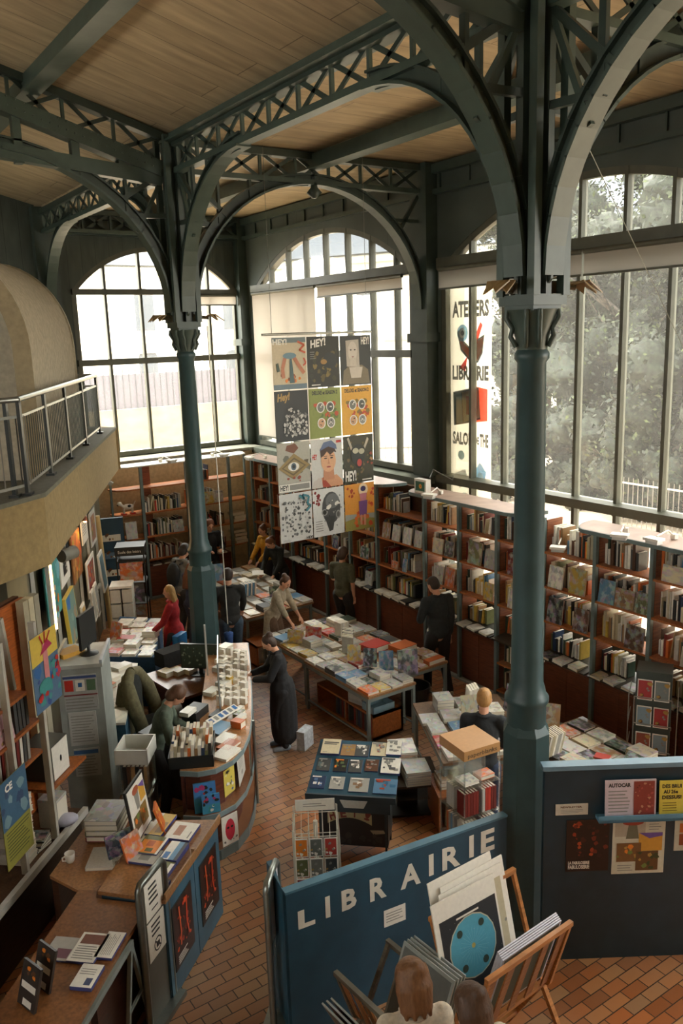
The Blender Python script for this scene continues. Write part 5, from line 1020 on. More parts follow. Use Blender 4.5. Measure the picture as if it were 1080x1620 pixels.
# ================================================================ lettered partition
LBL=C(38,74,92)
lp=thing('lettered_partition','blue partition lettered in white capitals at bottom centre','partition',(3.66,4.74,0),math.atan2(-.25,2.08))
b=MB(); b.box(-1.05,-.03,0,1.0,.03,1.30,LBL); b.build('panel',PAINT,lp)
b=MB(); b.hexa([(-1.05,-.03,0),(-1.05,.03,0),(-.97,.42,0),(-1.02,.42,0),(-1.05,-.03,1.30),(-1.05,.03,1.30),(-.97,.42,1.30),(-1.02,.42,1.30)],C(46,88,108)); b.build('folded_end',PAINT,lp)
b=MB(); b.box(-1.055,-.035,1.30,1.005,.035,1.32,C(74,116,134)); b.build('top_edge',PAINT,lp)
WL=C(222,218,204)
LETTERS=[('L',-.96,-.82,.98,1.12),('I',-.73,-.69,.99,1.16),('B',-.59,-.46,.995,1.16),('R',-.34,-.19,.985,1.17),('A',-.06,.13,.99,1.18),('I',.21,.255,1.02,1.20),('R',.34,.52,1.02,1.21),('I',.61,.655,1.05,1.24),('E',.73,.87,1.05,1.24)]
for ch,x0,x1,zb,zt in LETTERS:
    b=MB(); b.text(ch,Matrix.Translation((x0,-.0315,zb))@Matrix.Rotation(PI/2,4,'X'),zt-zb,WL,0,x1-x0,.001,0,.009); b.build('letter',PAINT,lp)
p=Painter(.2,.15,W_); p.lines(.1,.9,.2,.85,4,GRY,.3); p.done('notice',None,None,(-.12,-.034,.7),.0,0,None,lp)
# right partition with leaflets and posters
rpn=thing('poster_partition','dark blue partition pasted with leaflets and posters at lower right','partition',(5.75,3.70,0),math.atan2(-.70,1.07))
RB=C(35,56,66)
b=MB(); b.box(-1.13,0,0,1.15,.06,1.80,RB); b.build('panel',PAINT,rpn); b=MB(); b.box(-1.15,-.02,1.80,1.15,.08,1.84,C(110,140,156)); b.build('top_rail',PAINT,rpn); b=MB(); b.box(-.7,-.10,1.36,1.15,0,1.385,C(92,138,160)); b.box(-.7,-.1,1.36,1.15,-.09,1.42,C(92,138,160)); b.build('leaflet_rail',PAINT,rpn)
def rpost(lab,x,z,w,h,base,art,th=.006,y=-.007,tilt=0):
    p=Painter(w,h,base,th); art(p); o=p.done('poster',None,None,(x,y,z),0,tilt,None,rpn); o['label']=lab; return o
def a1(p): p.text('AUTOCAR',.06,.82,.1,BK,.44).lines(.06,.5,.1,.75,7,GRY,.35).rect(.56,.04,.97,.96,C(140,60,50)).blobs(24,.58,.08,.95,.92,[C(190,140,110),C(110,40,40),C(170,80,70)],.02,.05)
rpost('pale leaflet with red ornament',-.43,1.39,.42,.32,C(206,190,196),a1,.012,-.06,-.06)
def a2(p): p.text('DES BRUI',.1,.8,.1,BK,.8).text('AU 26e',.15,.64,.1,BK,.6).text('DESSUS!',.1,.48,.1,BK,.8).lines(.12,.8,.1,.4,4,C(120,100,40),.3)
rpost('yellow leaflet with black lettering',-.09,1.39,.2,.30,C(216,196,80),a2,.012,-.06,-.06)
rpost('small dark red card',.09,1.39,.1,.17,C(90,40,36),lambda p:p.blobs(6,.2,.2,.8,.8,[ORG,BRN],.1,.2),.012,-.06,-.06)
rpost('orange brown picture strip',.2,1.44,.5,.24,C(110,100,80),lambda p:p.blobs(10,.05,.05,.95,.9,[C(190,110,50),GRN,BRN],.1,.25),.006,-.03)
def a3(p): p.rect(.02,.04,.98,.96,C(206,198,180)).text('NEWSLETTER',.15,.66,.16,BRN,.66).lines(.15,.85,.15,.55,3,GRY,.3)
rpost('cream newsletter card',-.9,1.39,.27,.1,C(214,206,188),a3)
def a4(p): 
    p.rect(0,0,1,1,C(44,28,24)).blobs(30,.15,.3,.95,.95,[C(150,60,34),C(110,44,30),C(70,34,28),C(180,80,44),C(56,32,28)],.03,.09); p.text('LA FABULOSERIE',.05,.15,.055,W_,.5).text('FABULOSERIE',.05,.06,.07,W_,.5)
rpost('dark fiery exhibition poster',-.76,.86,.36,.48,BK,a4)
def a5(p): 
    p.rect(.04,.66,.62,.97,C(180,170,150)).pol([(.3,.9),(.45,.9),(.5,.62),(.25,.62)],C(110,110,90)).ell(.38,.9,.2,.045,C(160,70,50)).rect(.5,.4,.95,.72,C(204,150,60)).pol([(.5,.72),(.95,.72),(.95,.66),(.7,.62)],C(110,84,150)).rect(.08,.22,.55,.55,C(120,84,48)).blobs(8,.1,.25,.5,.5,[OCH,GRN,ORG],.03,.07).rect(.45,.06,.88,.4,C(100,70,40)).blobs(9,.47,.1,.86,.38,[GRN,OCH,C(60,70,40)],.03,.07).lines(.1,.4,.05,.18,3,GRY,.3).lines(.68,.92,.76,.94,4,GRY,.3)
rpost('pale exhibition poster with collage',-.33,.82,.44,.53,C(206,202,180),a5)
rpost('pale poster with orange pictures',.17,1.02,.4,.34,C(190,188,168),lambda p:p.rect(.1,.5,.95,.75,C(196,110,44)).rect(.1,.15,.95,.46,C(140,70,36)).blobs(6,.15,.2,.9,.42,[ORG,BRN],.06,.12).lines(.1,.6,.82,.95,3,GRY,.3))
# ================================================================ print browsers
def browser(label,x,y,rz,hw=.42,OW=C(176,116,62),ft=(-.27,1.2),fb=(-.1,.6),bt=(.26,1.34)):
    t=thing('print_browser',label,'print rack',(x,y,0),rz)
    for sx in (-hw,hw):
        b=MB(); b.bar((sx,*ft),(sx,*fb),.03,.03,OW); b.bar((sx,*bt),(sx,-.0,.56),.03,.03,OW); b.bar((sx,*fb),(sx,0,.56),.03,.03,OW); b.bar((sx,-.08,.62),(sx,.28,0),.035,.035,OW); b.bar((sx,.0,.62),(sx,-.36,0),.035,.035,OW); b.build('side_frame',WOOD,t)
    for p_,q_ in (((-hw-.02,*ft),(hw+.02,*ft)),((-hw-.02,-.05,.57),(hw+.02,-.05,.57)),((-hw-.02,*bt),(hw+.02,*bt)),((-hw,.2,.15),(hw,.2,.15)),((-hw,-.26,.15),(hw,-.26,.15))):
        b=MB(); b.bar(p_,q_,.035,.035,OW); b.build('rail',WOOD,t)
    for i in range(5): x_=(-.36+.18*i)*hw/.42; b=MB(); b.bar((x_,ft[0]+.005,ft[1]-.02),(x_,fb[0]+.005,fb[1]+.02),.07,.012,C(150,96,52),up=(0,1,1)); b.build('slat',WOOD,t)
    return t
browser('wooden browser rack holding framed prints with planet chart',3.72,3.72,.06)
browser('wooden browser rack of glazed prints at left of planet chart rack',2.92,3.95,-1.5,.3,C(90,84,70),(-.24,1.02),(-.1,.6),(.24,1.02))
def planets(p):
    p.rect(.07,.03,.97,.84,C(40,44,48)).ell(.52,.53,.37,.26,C(190,186,160)).ell(.52,.53,.355,.25,C(84,160,182)).ell(.52,.53,.03,.021,C(190,170,90))
    for a in (.9,2.3,4.0,5.3): p.ell(.52+.27*math.cos(a),.53+.19*math.sin(a),.045,.032,C(50,66,56))
    for i in range(24): a=i*PI/12; p.line([(.52+.04*math.cos(a),.53+.03*math.sin(a)),(.52+.22*math.cos(a),.53+.155*math.sin(a))],.0015,C(130,190,200))
    p.ell(.3,.16,.09,.063,C(130,140,70)).ell(.9,.28,.09,.063,C(140,150,120)).blobs(14,.45,.08,.8,.2,[W_,C(120,130,110)],.006,.014).blobs(24,.1,.06,.95,.8,[C(190,190,180)],.002,.005).lines(.3,.75,.80,.83,1,W_,.5)
p=Painter(.60,.86,W_,.012); planets(p); p.done('art_print','planet chart print with blue disc leaning in wooden browser rack','print',(3.55,3.72,.64),.02,-.24)
for i,(dx,dz,lab) in enumerate(((.10,.02,'white edged print just behind the planet chart'),(.14,.05,'second white print behind the planet chart'),(.05,.1,'third white print at back behind the planet chart'))):
    p=Painter(.62,.86,W_,.01); p.rect(.5,.05,.95,.9,C(190,180,150)) ; p.blobs(6,.7,.1,.93,.9,[OCH,GRY],.02,.05); p.done('art_print',lab,'print',(3.58+dx,3.78+.03*i,.62+dz),.03,-.24)
for i in range(5):
    p=Painter(.62,.60+.008*i,C(200,200,210),.010); p.rect(.03,.03,.97,.97,[C(70,80,60),C(200,196,190),C(120,90,60),C(190,190,200),C(80,84,84)][i]); p.done('art_print',f"pale edged print, {ORD[i]} from front in front side of planet chart rack",'print',(3.83,3.69+.014*i,.61),.06,.28,'prints leaning on front side of browser rack')
for i in range(4):
    p=Painter(.5,.62,C(150,156,150),.012); p.rect(.04,.04,.96,.96,[C(120,126,118),C(60,64,62),C(140,70,40),C(100,104,100)][i]); p.done('art_print',f"grey glazed print, {ORD[i]} from right in the left browser rack",'print',(3.02-.03*i,3.84,.56),-1.5,-.4,'glazed prints in left browser rack')
for i in range(3):
    p=Painter(.4,.6,C(150,156,150),.012); p.rect(.04,.04,.96,.96,[C(60,64,62),C(150,76,44),C(90,94,90)][i]); p.done('art_print',f"dark glazed print, {ORD[i]} from left at left of left browser rack",'print',(2.66+.035*i,3.82,.56),-1.5,.45,'dark glazed prints in left browser rack')
# ================================================================ newspaper stand with slanted top
ns=thing('magazine_stand','dark blue stand with slanted top of wrapped magazines','stand',(4.46,6.60,0),-.757)
NB=C(40,56,62)
b=MB(); b.box(-.36,-.2,.16,.36,.22,.66,C(36,40,40)); 
for x in (-.35,.33):
    for y in (-.2,.2): b.box(x,y-.015,0,x+.02,y+.015,.66,NB)
b.build('body',PAINT,ns)
b=MB(); b.hexa([(-.46,-.34,.76),(.46,-.34,.76),(.44,.44,.98),(-.44,.44,.98),(-.46,-.34,.79),(.46,-.34,.79),(.44,.44,1.01),(-.44,.44,1.01)],C(46,82,98)); b.box(-.46,-.36,.75,.46,-.34,.82,NB); b.hexa([(-.4,-.3,.6),(.4,-.3,.6),(.36,.26,.6),(-.36,.26,.6),(-.4,-.3,.76),(.4,-.3,.76),(.36,.3,.92),(-.36,.3,.92)],C(44,60,66)); b.build('slanted_top',PAINT,ns)
b=MB(); b.ext([(-.1,-.37,.78),(.18,-.37,.78),(.14,-.37,.70),(-.06,-.37,.70)],(0,-.008,0),C(190,190,180)); b.build('paper_tab',PAPER,ns)
p=Painter(.70,.46,C(30,30,30),.004); 
arc=[(.12+.66*i/14,.62+.22*math.sin(PI*(.08+.84*i/14))) for i in range(15)]
p.pol([(u,v+.1) for u,v in arc]+[(u,v-.16) for u,v in arc[::-1]],C(170,160,120))
for ch,u,v,a in zip('HEY!',(.17,.32,.48,.66),(.60,.68,.71,.67),(.35,.15,-.05,-.25)): p.text(ch,u,v,.2,C(120,50,40),.09,a)
p.pol([(.75,.4),(.95,.42),(.98,.34),(.8,.3)],C(150,140,110)).blobs(10,.1,.05,.9,.35,[C(44,46,44),C(52,50,46)],.06,.14); p.done('front_poster',None,None,(0,-.206,.17),0,0,None,ns)['label']='black poster lettered on a cream arc'
def mag(lab,x,v,w,h,n,art,th=.02):
    c,s=math.cos(-.757),math.sin(-.757); y=-.3+v; z=.80+(v-.04)*.282
    o=leaf(lab,4.46+x*c-y*s,6.60+x*s+y*c,w,h,-.757,C(*PC[n]),art,th,'magazine',z); o.rotation_euler=(.275,0,-.757); o.rotation_mode='XYZ'; o['category']='magazine'
    return o
def gen(c1,c2,seed):
    def f(R):
        r=random.Random(seed); 
        for i in range(9): u=r.uniform(.05,.7); v=r.uniform(.15,.75); R(u,v,u+r.uniform(.1,.28),v+r.uniform(.08,.2),r.choice((c1,c2)),i+1)
        R(.06,.84,.7,.94,c2,12)
    return f
def ftxt(R): R(.1,.72,.9,.8,C(60,60,60)); R(.1,.62,.8,.68,C(80,80,80)); R(.1,.1,.35,.13,GRY)
mag('cream book with black lettering at top left of slanted stand',-.30,.62,.2,.22,'cream',ftxt,.04)
for i,(x,v,w,h,n,c1,c2,lab) in enumerate(((-.11,.6,.15,.17,'tan',OCH,GRY,'gold wrapped magazine second in top row of slanted stand'),(.04,.6,.15,.17,'dark grey',GRY,W_,'grey wrapped magazine third in top row of slanted stand'),(.22,.63,.17,.2,'cream',C(180,80,70),GRY,'cream and red magazine fourth in top row of slanted stand'),(.38,.66,.16,.22,'white',GRY,GRY,'white thick book at top right of slanted stand'),
  (-.34,.38,.14,.18,'dark grey',C(90,110,110),GRY,'dark grey magazine at left of middle row of slanted stand'),(-.16,.38,.14,.18,'black',C(90,110,70),ORG,'black green magazine second in middle row of slanted stand'),(0,.38,.14,.18,'dark grey',C(150,140,130),W_,'grey figure magazine third in middle row of slanted stand'),(.17,.4,.14,.17,'brown',C(160,110,90),GRY,'brown magazine fourth in middle row of slanted stand'),(.37,.4,.2,.22,'white',GRY,C(80,80,80),'white printed sheet at right of middle row of slanted stand'),
  (-.36,.14,.15,.17,'dark blue',C(90,120,160),W_,'blue wrapped magazine at left of front row of slanted stand'),(-.16,.14,.15,.17,'pale grey',C(110,110,110),W_,'black white magazine second in front row of slanted stand'),(.07,.13,.2,.19,'pale grey',C(150,120,90),W_,'grey brown magazine third in front row of slanted stand'),(.34,.13,.24,.2,'light blue',C(60,120,160),C(190,80,50),'bright blue book at right of front row of slanted stand'))):
    mag(lab,x,v,w,h,n,gen(c1,c2,i),.02 if n!='white' else .03)
# ================================================================ wire postcard spinner
ws=thing('postcard_spinner','white wire postcard spinner in front of the slanted stand','card rack',(3.44,5.74,0),-.55); ws.scale=(1,1,.88); WR=C(196,194,180)
b=MB(); b.tube([(0,0,.02),(0,0,1.3)],.02,WR); b.lathe([(.22,0),(.22,.02),(.03,.04)],WR,20); b.build('post',PAINT,ws)
b=MB()
for z in (.36,.58,.80,1.02,1.26):
    for p_,q_ in (((-.19,-.19),(.19,-.19)),((.19,-.19),(.19,.19)),((.19,.19),(-.19,.19)),((-.19,.19),(-.19,-.19))): b.bar((*p_,z),(*q_,z),.006,.006,WR)
    for i in range(7): b.bar((-.19+.063*i,-.19,z),(-.19+.063*i,.19,z),.004,.004,WR)
for i in range(4):
    x=-.19+.127*i
    for y in (-.2,.2): b.bar((x,y,.3),(x,y,1.34),.007,.007,WR,up=(1,0,0)); b.bar((y,x,.3),(y,x,1.34),.007,.007,WR,up=(1,0,0))
b.build('wire_frame',PAINT,ws)
p=Painter(.36,.13,W_,.004); p.lines(.2,.8,.3,.7,2,GRY,.3); p.done('header_card',None,None,(0,.19,1.28),0,0,None,ws)
k=0
names=['orange','grey','red','green','grey drawing','black and white','dark red','dark grey','red and white','brown','olive','plum']
cols=[ORG,C(100,104,96),C(170,60,50),C(96,100,60),C(120,120,110),C(70,72,70),C(120,40,36),C(70,72,66),C(180,44,48),BRN,C(110,110,70),C(110,50,60)]
rn_=['top','second','third','lowest']
def spin(t,lx,ly,z,face,w,h,base,cols_,lab,name='postcard',grp=None):
    rz=t.rotation_euler[2]; c,s=math.cos(rz),math.sin(rz); p=Painter(w,h,W_,.004); p.rect(.06,.05,.94,.95,base); p.blobs(6,.15,.15,.85,.85,cols_,.1,.2)
    return p.done(name,lab,'postcard',(t.location.x+lx*c-ly*s,t.location.y+lx*s+ly*c,z*t.scale[2]),rz+face,-.05,grp)
for r in range(4):
    for i in range(3):
        spin(ws,-.127+.127*i,-.215,1.06-.22*r,0,.11,.17,cols[k],[W_,OCH,GRY,BRN],f"{names[k]} postcard, {ORD[i]} from left, {rn_[r]} row facing us on spinner"); k+=1
for r in range(4):
    for i in range(3): spin(ws,.215,-.127+.127*i,1.06-.22*r,PI/2,.11,.17,RN.choice(cols),[W_,OCH,GRY],f"postcard, {ORD[i]} from near corner, {rn_[r]} row on spinner right side")
# ================================================================ acrylic notebook tower
pt=thing('notebook_tower','clear acrylic notebook tower with brown cardboard top','display tower',(5.15,5.6,0),-.87+.75)
pt.rotation_euler=(0,0,-.12)
KR=C(188,140,88)
b=MB(); b.box(-.21,-.21,1.36,.21,.21,1.46,KR); b.text('paperblanks',Matrix.Translation((-.17,-.212,1.385))@Matrix.Rotation(PI/2,4,'X'),.045,BK,0,.34); b.build('cardboard_top',PAPER,pt)
b=MB(); b.box(-.2,-.2,0,.2,.2,.08,C(60,60,56)); b.build('base',PLASTIC,pt)
b=MB(); b.box(-.006,-.19,.08,.006,.19,1.36,W_); b.box(-.19,-.006,.08,.19,.006,1.36,W_); b.build('divider',ACRYL,pt)
for z in (.1,.42,.74,1.06):
    b=MB(); b.box(-.21,-.21,z,.21,.21,z+.012,W_); b.build('tier',ACRYL,pt)
b=MB()
for x in (-.205,.205):
    for y in (-.205,.205): b.box(x-.006,y-.006,.08,x+.006,y+.006,1.36,W_)
b.build('corner_post',ACRYL,pt)
c,s=math.cos(-.12),math.sin(-.12)
def pk(lx,ly,z,sc,n,lab,rz=0,me=None): put(me or UPM,'notebook',lab,'notebook',(5.15+lx*c-ly*s,5.60+lx*s+ly*c,z),(0,0,-.12+rz),sc,tone(n),'notebooks in the acrylic tower')
for j,z in enumerate((.115,.435,.755)):
    pal=[['white','pale grey','white'],['pale grey','white','dark red'],['orange','dark red','white','pale grey','red']][j]
    for i in range(5): pk(-.19+.034*i,-.19,z,(.03,.13,.24),RN.choice(pal),f"notebook, {ORD[i]} from left, {('bottom','middle','top')[j]} tier front left of acrylic tower")
    for i in range(5): pk(.02+.034*i,-.19,z,(.03,.13,.24),RN.choice(pal),f"notebook, {ORD[i]} from left, {('bottom','middle','top')[j]} tier front right of acrylic tower")
    for i in range(4): pk(-.19,.02+.034*i,z,(.03,.13,.24),RN.choice(['light blue','orange','pale grey','white']),f"notebook, {ORD[i]} from front, {('bottom','middle','top')[j]} tier left side of acrylic tower",-PI/2)
pk(-.1,-.1,1.075,(.17,.17,.03),'white','white notebook lying on uppermost tier of acrylic tower',0,FLM); pk(.1,-.1,1.075,(.17,.13,.04),'orange','orange notebook lying on uppermost tier of acrylic tower',0,FLM)
# dark wire spinner at right edge behind partition
sp=thing('magazine_spinner','dark steel magazine spinner before bookcase at right edge','card rack',(7.85,5.45,0),-1.0); b=MB(); b.box(-.19,-.16,.1,.19,.16,1.55,C(70,80,76)); b.build('core',PAINT,sp); b=MB()
b.bar((-.2,-.22,.3),(-.2,-.22,1.26),.01,.01,GRY,up=(1,0,0)); b.bar((-.26,-.2,.3),(-.26,-.2,1.3),.01,.01,GRY,up=(1,0,0)); b.bar((.26,-.2,.3),(.26,-.2,1.3),.01,.01,GRY,up=(1,0,0))
for z in (.3,.62,.94,1.26): b.bar((-.2,-.22,z),(.2,-.22,z),.01,.01,GRY); b.bar((-.2,-.16,z-.06),(-.2,-.22,z),.01,.01,GRY); b.bar((.2,-.16,z-.06),(.2,-.22,z),.01,.01,GRY); b.bar((-.26,-.2,z),(-.26,.2,z),.01,.01,GRY); b.bar((.26,-.2,z),(.26,.2,z),.01,.01,GRY)
b.build('wire_pockets',PAINT,sp); b=MB(); b.lathe([(.24,0),(.24,.03),(.03,.1)],C(60,66,62),16); b.build('base',PAINT,sp)
for r in range(4):
    for i in range(2):
        q=spin(sp,-.09+.18*i,-.19,.26+.32*r,0,.16,.24,[C(120,130,130),C(150,80,60),C(130,150,160),C(170,60,60)][(r+i)%4],[GRY,BRN,OCH],f"grey brown magazine, {ORD[i]} from left, {ORD[r]} row up on dark spinner",'magazine'); q['category']='magazine'
# ================================================================ hanging poster banner
BX0,BY,BW,BH=6.145,10.95,.604,.785
hb=thing('poster_hanger','thin metal bar holding twelve posters from cables','hanger',(7.03,BY,5.40)); b=MB(); b.tube([(-1.03,0,0),(.95,0,0)],.018,C(160,160,150)); b.build('bar',METAL,hb)
for x in (-.86,.86): b=MB(); b.tube([(x,0,0),(x,0,2.6)],.004,GRY,5); b.build('cable',METAL,hb)
for x in (-.604,0,.604): b=MB(); b.box(x-.007,-.004,-3.12,x+.007,.004,0,W_); b.build('strip',PAINT,hb)
DKG=C(44,46,40); BEI=C(206,190,156)
def h1(p): p.rect(0,.9,1,1,C(110,124,124)).text('HEY!',.02,.87,.1,W_,.42).rect(0,0,1,.1,C(110,130,140)).blobs(9,.05,.12,.95,.3,[ORG,C(150,90,50)],.05,.1).line([(.38,.65),(.28,.4),(.3,.22)],.06,C(190,120,84)).line([(.6,.65),(.8,.42),(.92,.3)],.06,C(190,120,84)).pol([(.5,.62),(.56,.62),(.62,.12),(.48,.12)],C(70,96,96)).ell(.5,.65,.2,.06,C(110,140,150)).pol([(.1,.5),(.16,.52),(.2,.36),(.12,.34)],C(60,76,56)).line([(.75,.92),(.95,.85),(.8,.75),(.98,.7)],.03,C(200,90,50)).line([(.92,.6),(.98,.5),(.9,.45)],.025,C(200,80,50))
def h2(p): p.rect(.02,.02,.98,.98,C(44,42,26)).blobs(34,.1,.1,.95,.75,[C(96,84,40),C(60,58,30),C(130,110,52),C(50,50,34)],.05,.1).ell(.7,.52,.22,.16,DKG).ell(.5,.5,.1,.05,C(170,130,70)).text('HEY!',.1,.78,.14,W_,.5,.15,.2).lines(.08,.25,.55,.72,4,GRY,.3).lines(.1,.4,.03,.07,1,W_,.5)
def h3(p): p.rect(.02,.02,.98,.98,C(58,60,56)).pol([(.05,.02),(.1,.3),(.3,.4),(.7,.4),(.9,.3),(.95,.02)],C(128,116,92)).pol([(.28,.36),(.72,.36),(.66,.14),(.34,.14)],C(206,196,180)).pol([(.18,.9),(.6,.92),(.62,.35),(.2,.38)],C(190,180,164)).ell(.4,.68,.15,.2,C(212,202,188)).pol([(.32,.55),(.5,.55),(.52,.38),(.3,.38)],C(204,194,178)).ell(.34,.71,.03,.013,C(70,60,50)).ell(.47,.71,.03,.013,C(70,60,50)).ell(.4,.57,.04,.012,C(150,100,90)).text('HEY!',.68,.82,.14,W_,.26)
def h4(p): p.rect(.02,.02,.98,.98,C(42,44,42)).text('Hey!',.08,.8,.14,OCH,.4,.1,.3).blobs(110,.25,.1,.95,.56,[C(170,168,160),C(110,110,106),C(206,204,196),C(80,80,78)],.03,.06).blobs(5,.4,.55,.85,.68,[C(190,188,180)],.03,.05)
def dl(base,c2):
    def f(p):
        p.rect(.02,.02,.98,.98,base); p.text('DELUXE et SEASON 2',.1,.88,.07,DKG,.8); p.blobs(26,.2,.2,.85,.75,c2,.05,.1)
        for u,v in ((.35,.62),(.65,.62),(.36,.3),(.66,.3)): p.ell(u,v,.13,.11,W_).ell(u,v,.10,.09,[C(206,160,120),GRY,C(120,120,110),C(90,92,84)][int(u*2)+2*int(v*2) if False else int(u>.5)+2*int(v>.5)]).blobs(4,u-.05,v-.05,u+.05,v+.05,[DKG,W_],.02,.03)
    return f
def h7(p): p.rect(0,.2,1,1,C(176,172,156)).rect(.02,.02,.98,.17,W_).text('HEY!',.05,.05,.1,DKG,.25).rect(.34,.04,.95,.15,GRY).pol([(.3,.95),(.55,.98),(.65,.88),(.5,.78),(.25,.85)],C(120,70,44)).blobs(12,.05,.3,.95,.75,[C(110,110,96),C(90,80,60),C(140,130,110)],.06,.12).pol([(.02,.5),(.46,.26),(.98,.52),(.5,.78)],C(150,126,76)).pol([(.12,.5),(.46,.33),(.86,.52),(.5,.70)],C(104,88,56)).pol([(.17,.5),(.46,.37),(.8,.52),(.5,.66)],C(150,130,86)).ell(.48,.515,.17,.09,W_).ell(.48,.515,.08,.075,C(80,100,110)).ell(.48,.515,.045,.04,BK).blobs(4,.3,.18,.7,.3,[C(150,70,50)],.03,.06)
def h8(p): p.rect(0,0,1,1,C(206,204,196)).text('HEY',.03,.6,.1,RED,.16).pol([(.02,0),(.2,.2),(.8,.24),(.98,.1),(1,0)],C(206,150,112)).pol([(.3,0),(.35,.22),(.55,.05),(.6,0)],C(170,70,50)).pol([(.0,0),(.05,.15),(.3,.22),(.34,0)],C(200,190,180)).pol([(.38,.4),(.7,.4),(.72,.15),(.36,.15)],C(196,136,100)).ell(.54,.55,.24,.24,C(220,168,128)).pol([(.3,.62),(.28,.8),(.45,.9),(.7,.88),(.8,.7),(.72,.72),(.6,.66),(.5,.74),(.4,.66)],C(70,46,34)).pol([(.26,.76),(.4,.93),(.65,.96),(.8,.86),(.82,.76),(.55,.84)],C(96,110,140)).ell(.45,.6,.05,.014,BK).ell(.64,.6,.05,.014,BK).line([(.39,.64),(.5,.645)],.01,C(70,46,34)).line([(.58,.645),(.7,.64)],.01,C(70,46,34)).pol([(.54,.6),(.58,.48),(.51,.48)],C(200,140,106)).ell(.54,.42,.07,.016,C(170,80,70)).rect(.8,.9,.96,.95,RED)
def h9(p): p.rect(0,0,1,1,C(60,58,40)).blobs(40,.02,.02,.98,.98,[C(96,88,50),C(50,52,40),C(110,90,56),C(70,70,50)],.04,.07).pol([(.12,.95),(.25,.7),(.3,.75),(.18,.98)],C(190,180,160)).pol([(.85,.9),(.72,.7),(.68,.76),(.8,.95)],C(190,180,160)).ell(.48,.6,.24,.22,C(44,48,44)).ell(.4,.68,.1,.06,C(190,186,160)).ell(.6,.66,.1,.06,C(180,176,150)).ell(.52,.42,.12,.12,C(36,36,34)).ell(.52,.42,.08,.08,C(186,70,60)).text('HEY!',.04,.06,.2,W_,.36).lines(.6,.95,.03,.07,1,W_,.6).blobs(5,.8,.2,.95,.8,[C(170,130,90),C(150,70,50)],.04,.06)
def h10(p): p.rect(0,0,1,1,C(206,206,200)).blobs(130,.06,.1,.94,.92,[C(110,112,110),C(150,152,148),C(84,86,84),C(206,206,200)],.02,.06).line([(.6,.95),(.75,.85),(.7,.95),(.9,.9),(.85,.75),(.95,.7),(.8,.6)],.035,C(70,130,140)).lines(.05,.3,.02,.07,2,GRY,.3).text('HEY!',.78,.02,.05,DKG,.2)
def h11(p): p.rect(0,0,1,1,C(212,212,206)).blobs(10,.02,.6,.28,.98,[C(130,40,36)],.04,.07).ell(.58,.58,.3,.34,C(74,76,74)).ell(.62,.72,.22,.16,C(110,112,110)).pol([(.36,.4),(.7,.4),(.62,.1),(.5,.08)],C(60,62,60)).ell(.5,.6,.09,.045,W_,18,.4).ell(.76,.66,.07,.04,W_,18,.4).ell(.36,.5,.1,.07,C(150,150,146)).ell(.36,.5,.06,.05,DKG).ell(.8,.42,.08,.09,C(150,150,146)).ell(.8,.42,.05,.06,C(90,90,88)).blobs(16,.35,.15,.9,.95,[W_,GRY,DKG],.015,.04).lines(.06,.3,.1,.35,5,GRY,.3)
def h12(p): p.rect(0,.0,1,1,C(220,150,60)).pol([(0,0),(1,0),(1,.2),(.5,.28),(0,.22)],C(150,140,70)).pol([(0,.22),(.5,.28),(1,.2),(1,.32),(0,.36)],C(160,160,150)).blobs(8,.02,.68,.38,.95,[C(170,70,40)],.04,.06).blobs(16,.35,.05,.95,.6,[C(196,80,34),C(214,110,44)],.06,.1).ell(.62,.86,.16,.14,C(232,206,170)).ell(.62,.88,.09,.06,C(60,50,90)).pol([(.5,.78),(.74,.78),(.72,.62),(.52,.62)],C(190,120,130)).pol([(.46,.62),(.76,.62),(.72,.3),(.48,.3)],C(120,80,130)).rect(.5,.1,.57,.32,C(214,150,120)).rect(.62,.08,.69,.32,C(214,150,120)).blobs(5,.85,.5,.98,.9,[C(190,70,40)],.04,.07)
arts=[h1,h2,h3,h4,dl(C(140,150,74),[C(96,116,60),C(190,80,40),C(110,130,60)]),dl(C(224,168,62),[C(190,80,40),C(130,110,50),C(200,70,60)]),h7,h8,h9,h10,h11,h12]
bl=['beige poster with bent legs over a cactus','dark green gold poster with small cage','grey portrait poster of pale veiled woman','black poster with silver figures in a crib','green poster with four oval portraits','orange yellow poster with four oval portraits','grey poster with an eye in a golden diamond','pale poster with a young man\'s face','dark poster with a howling horned beast','white ink drawing poster with teal ribbons','white poster with dark goggled mask','orange poster with purple seated figure']
rows=['top row','second row','third row','bottom row']; colz=['left','middle','right']
base=[BEI,C(40,40,30),C(60,62,58),C(40,42,40),C(140,150,74),C(224,168,62),C(170,168,156),W_,C(60,58,44),W_,W_,C(220,150,60)]
for i in range(12):
    r,c_=divmod(i,3); p=Painter(BW-.02,BH-.02,base[i],.004); arts[i](p)
    p.done('poster',f"{bl[i]}, {colz[c_]} of {rows[r]}",'poster',(BX0+BW*(c_+.5),BY-.012,5.36-BH*(r+1)+.01),0,0,'posters on the hanging banner')
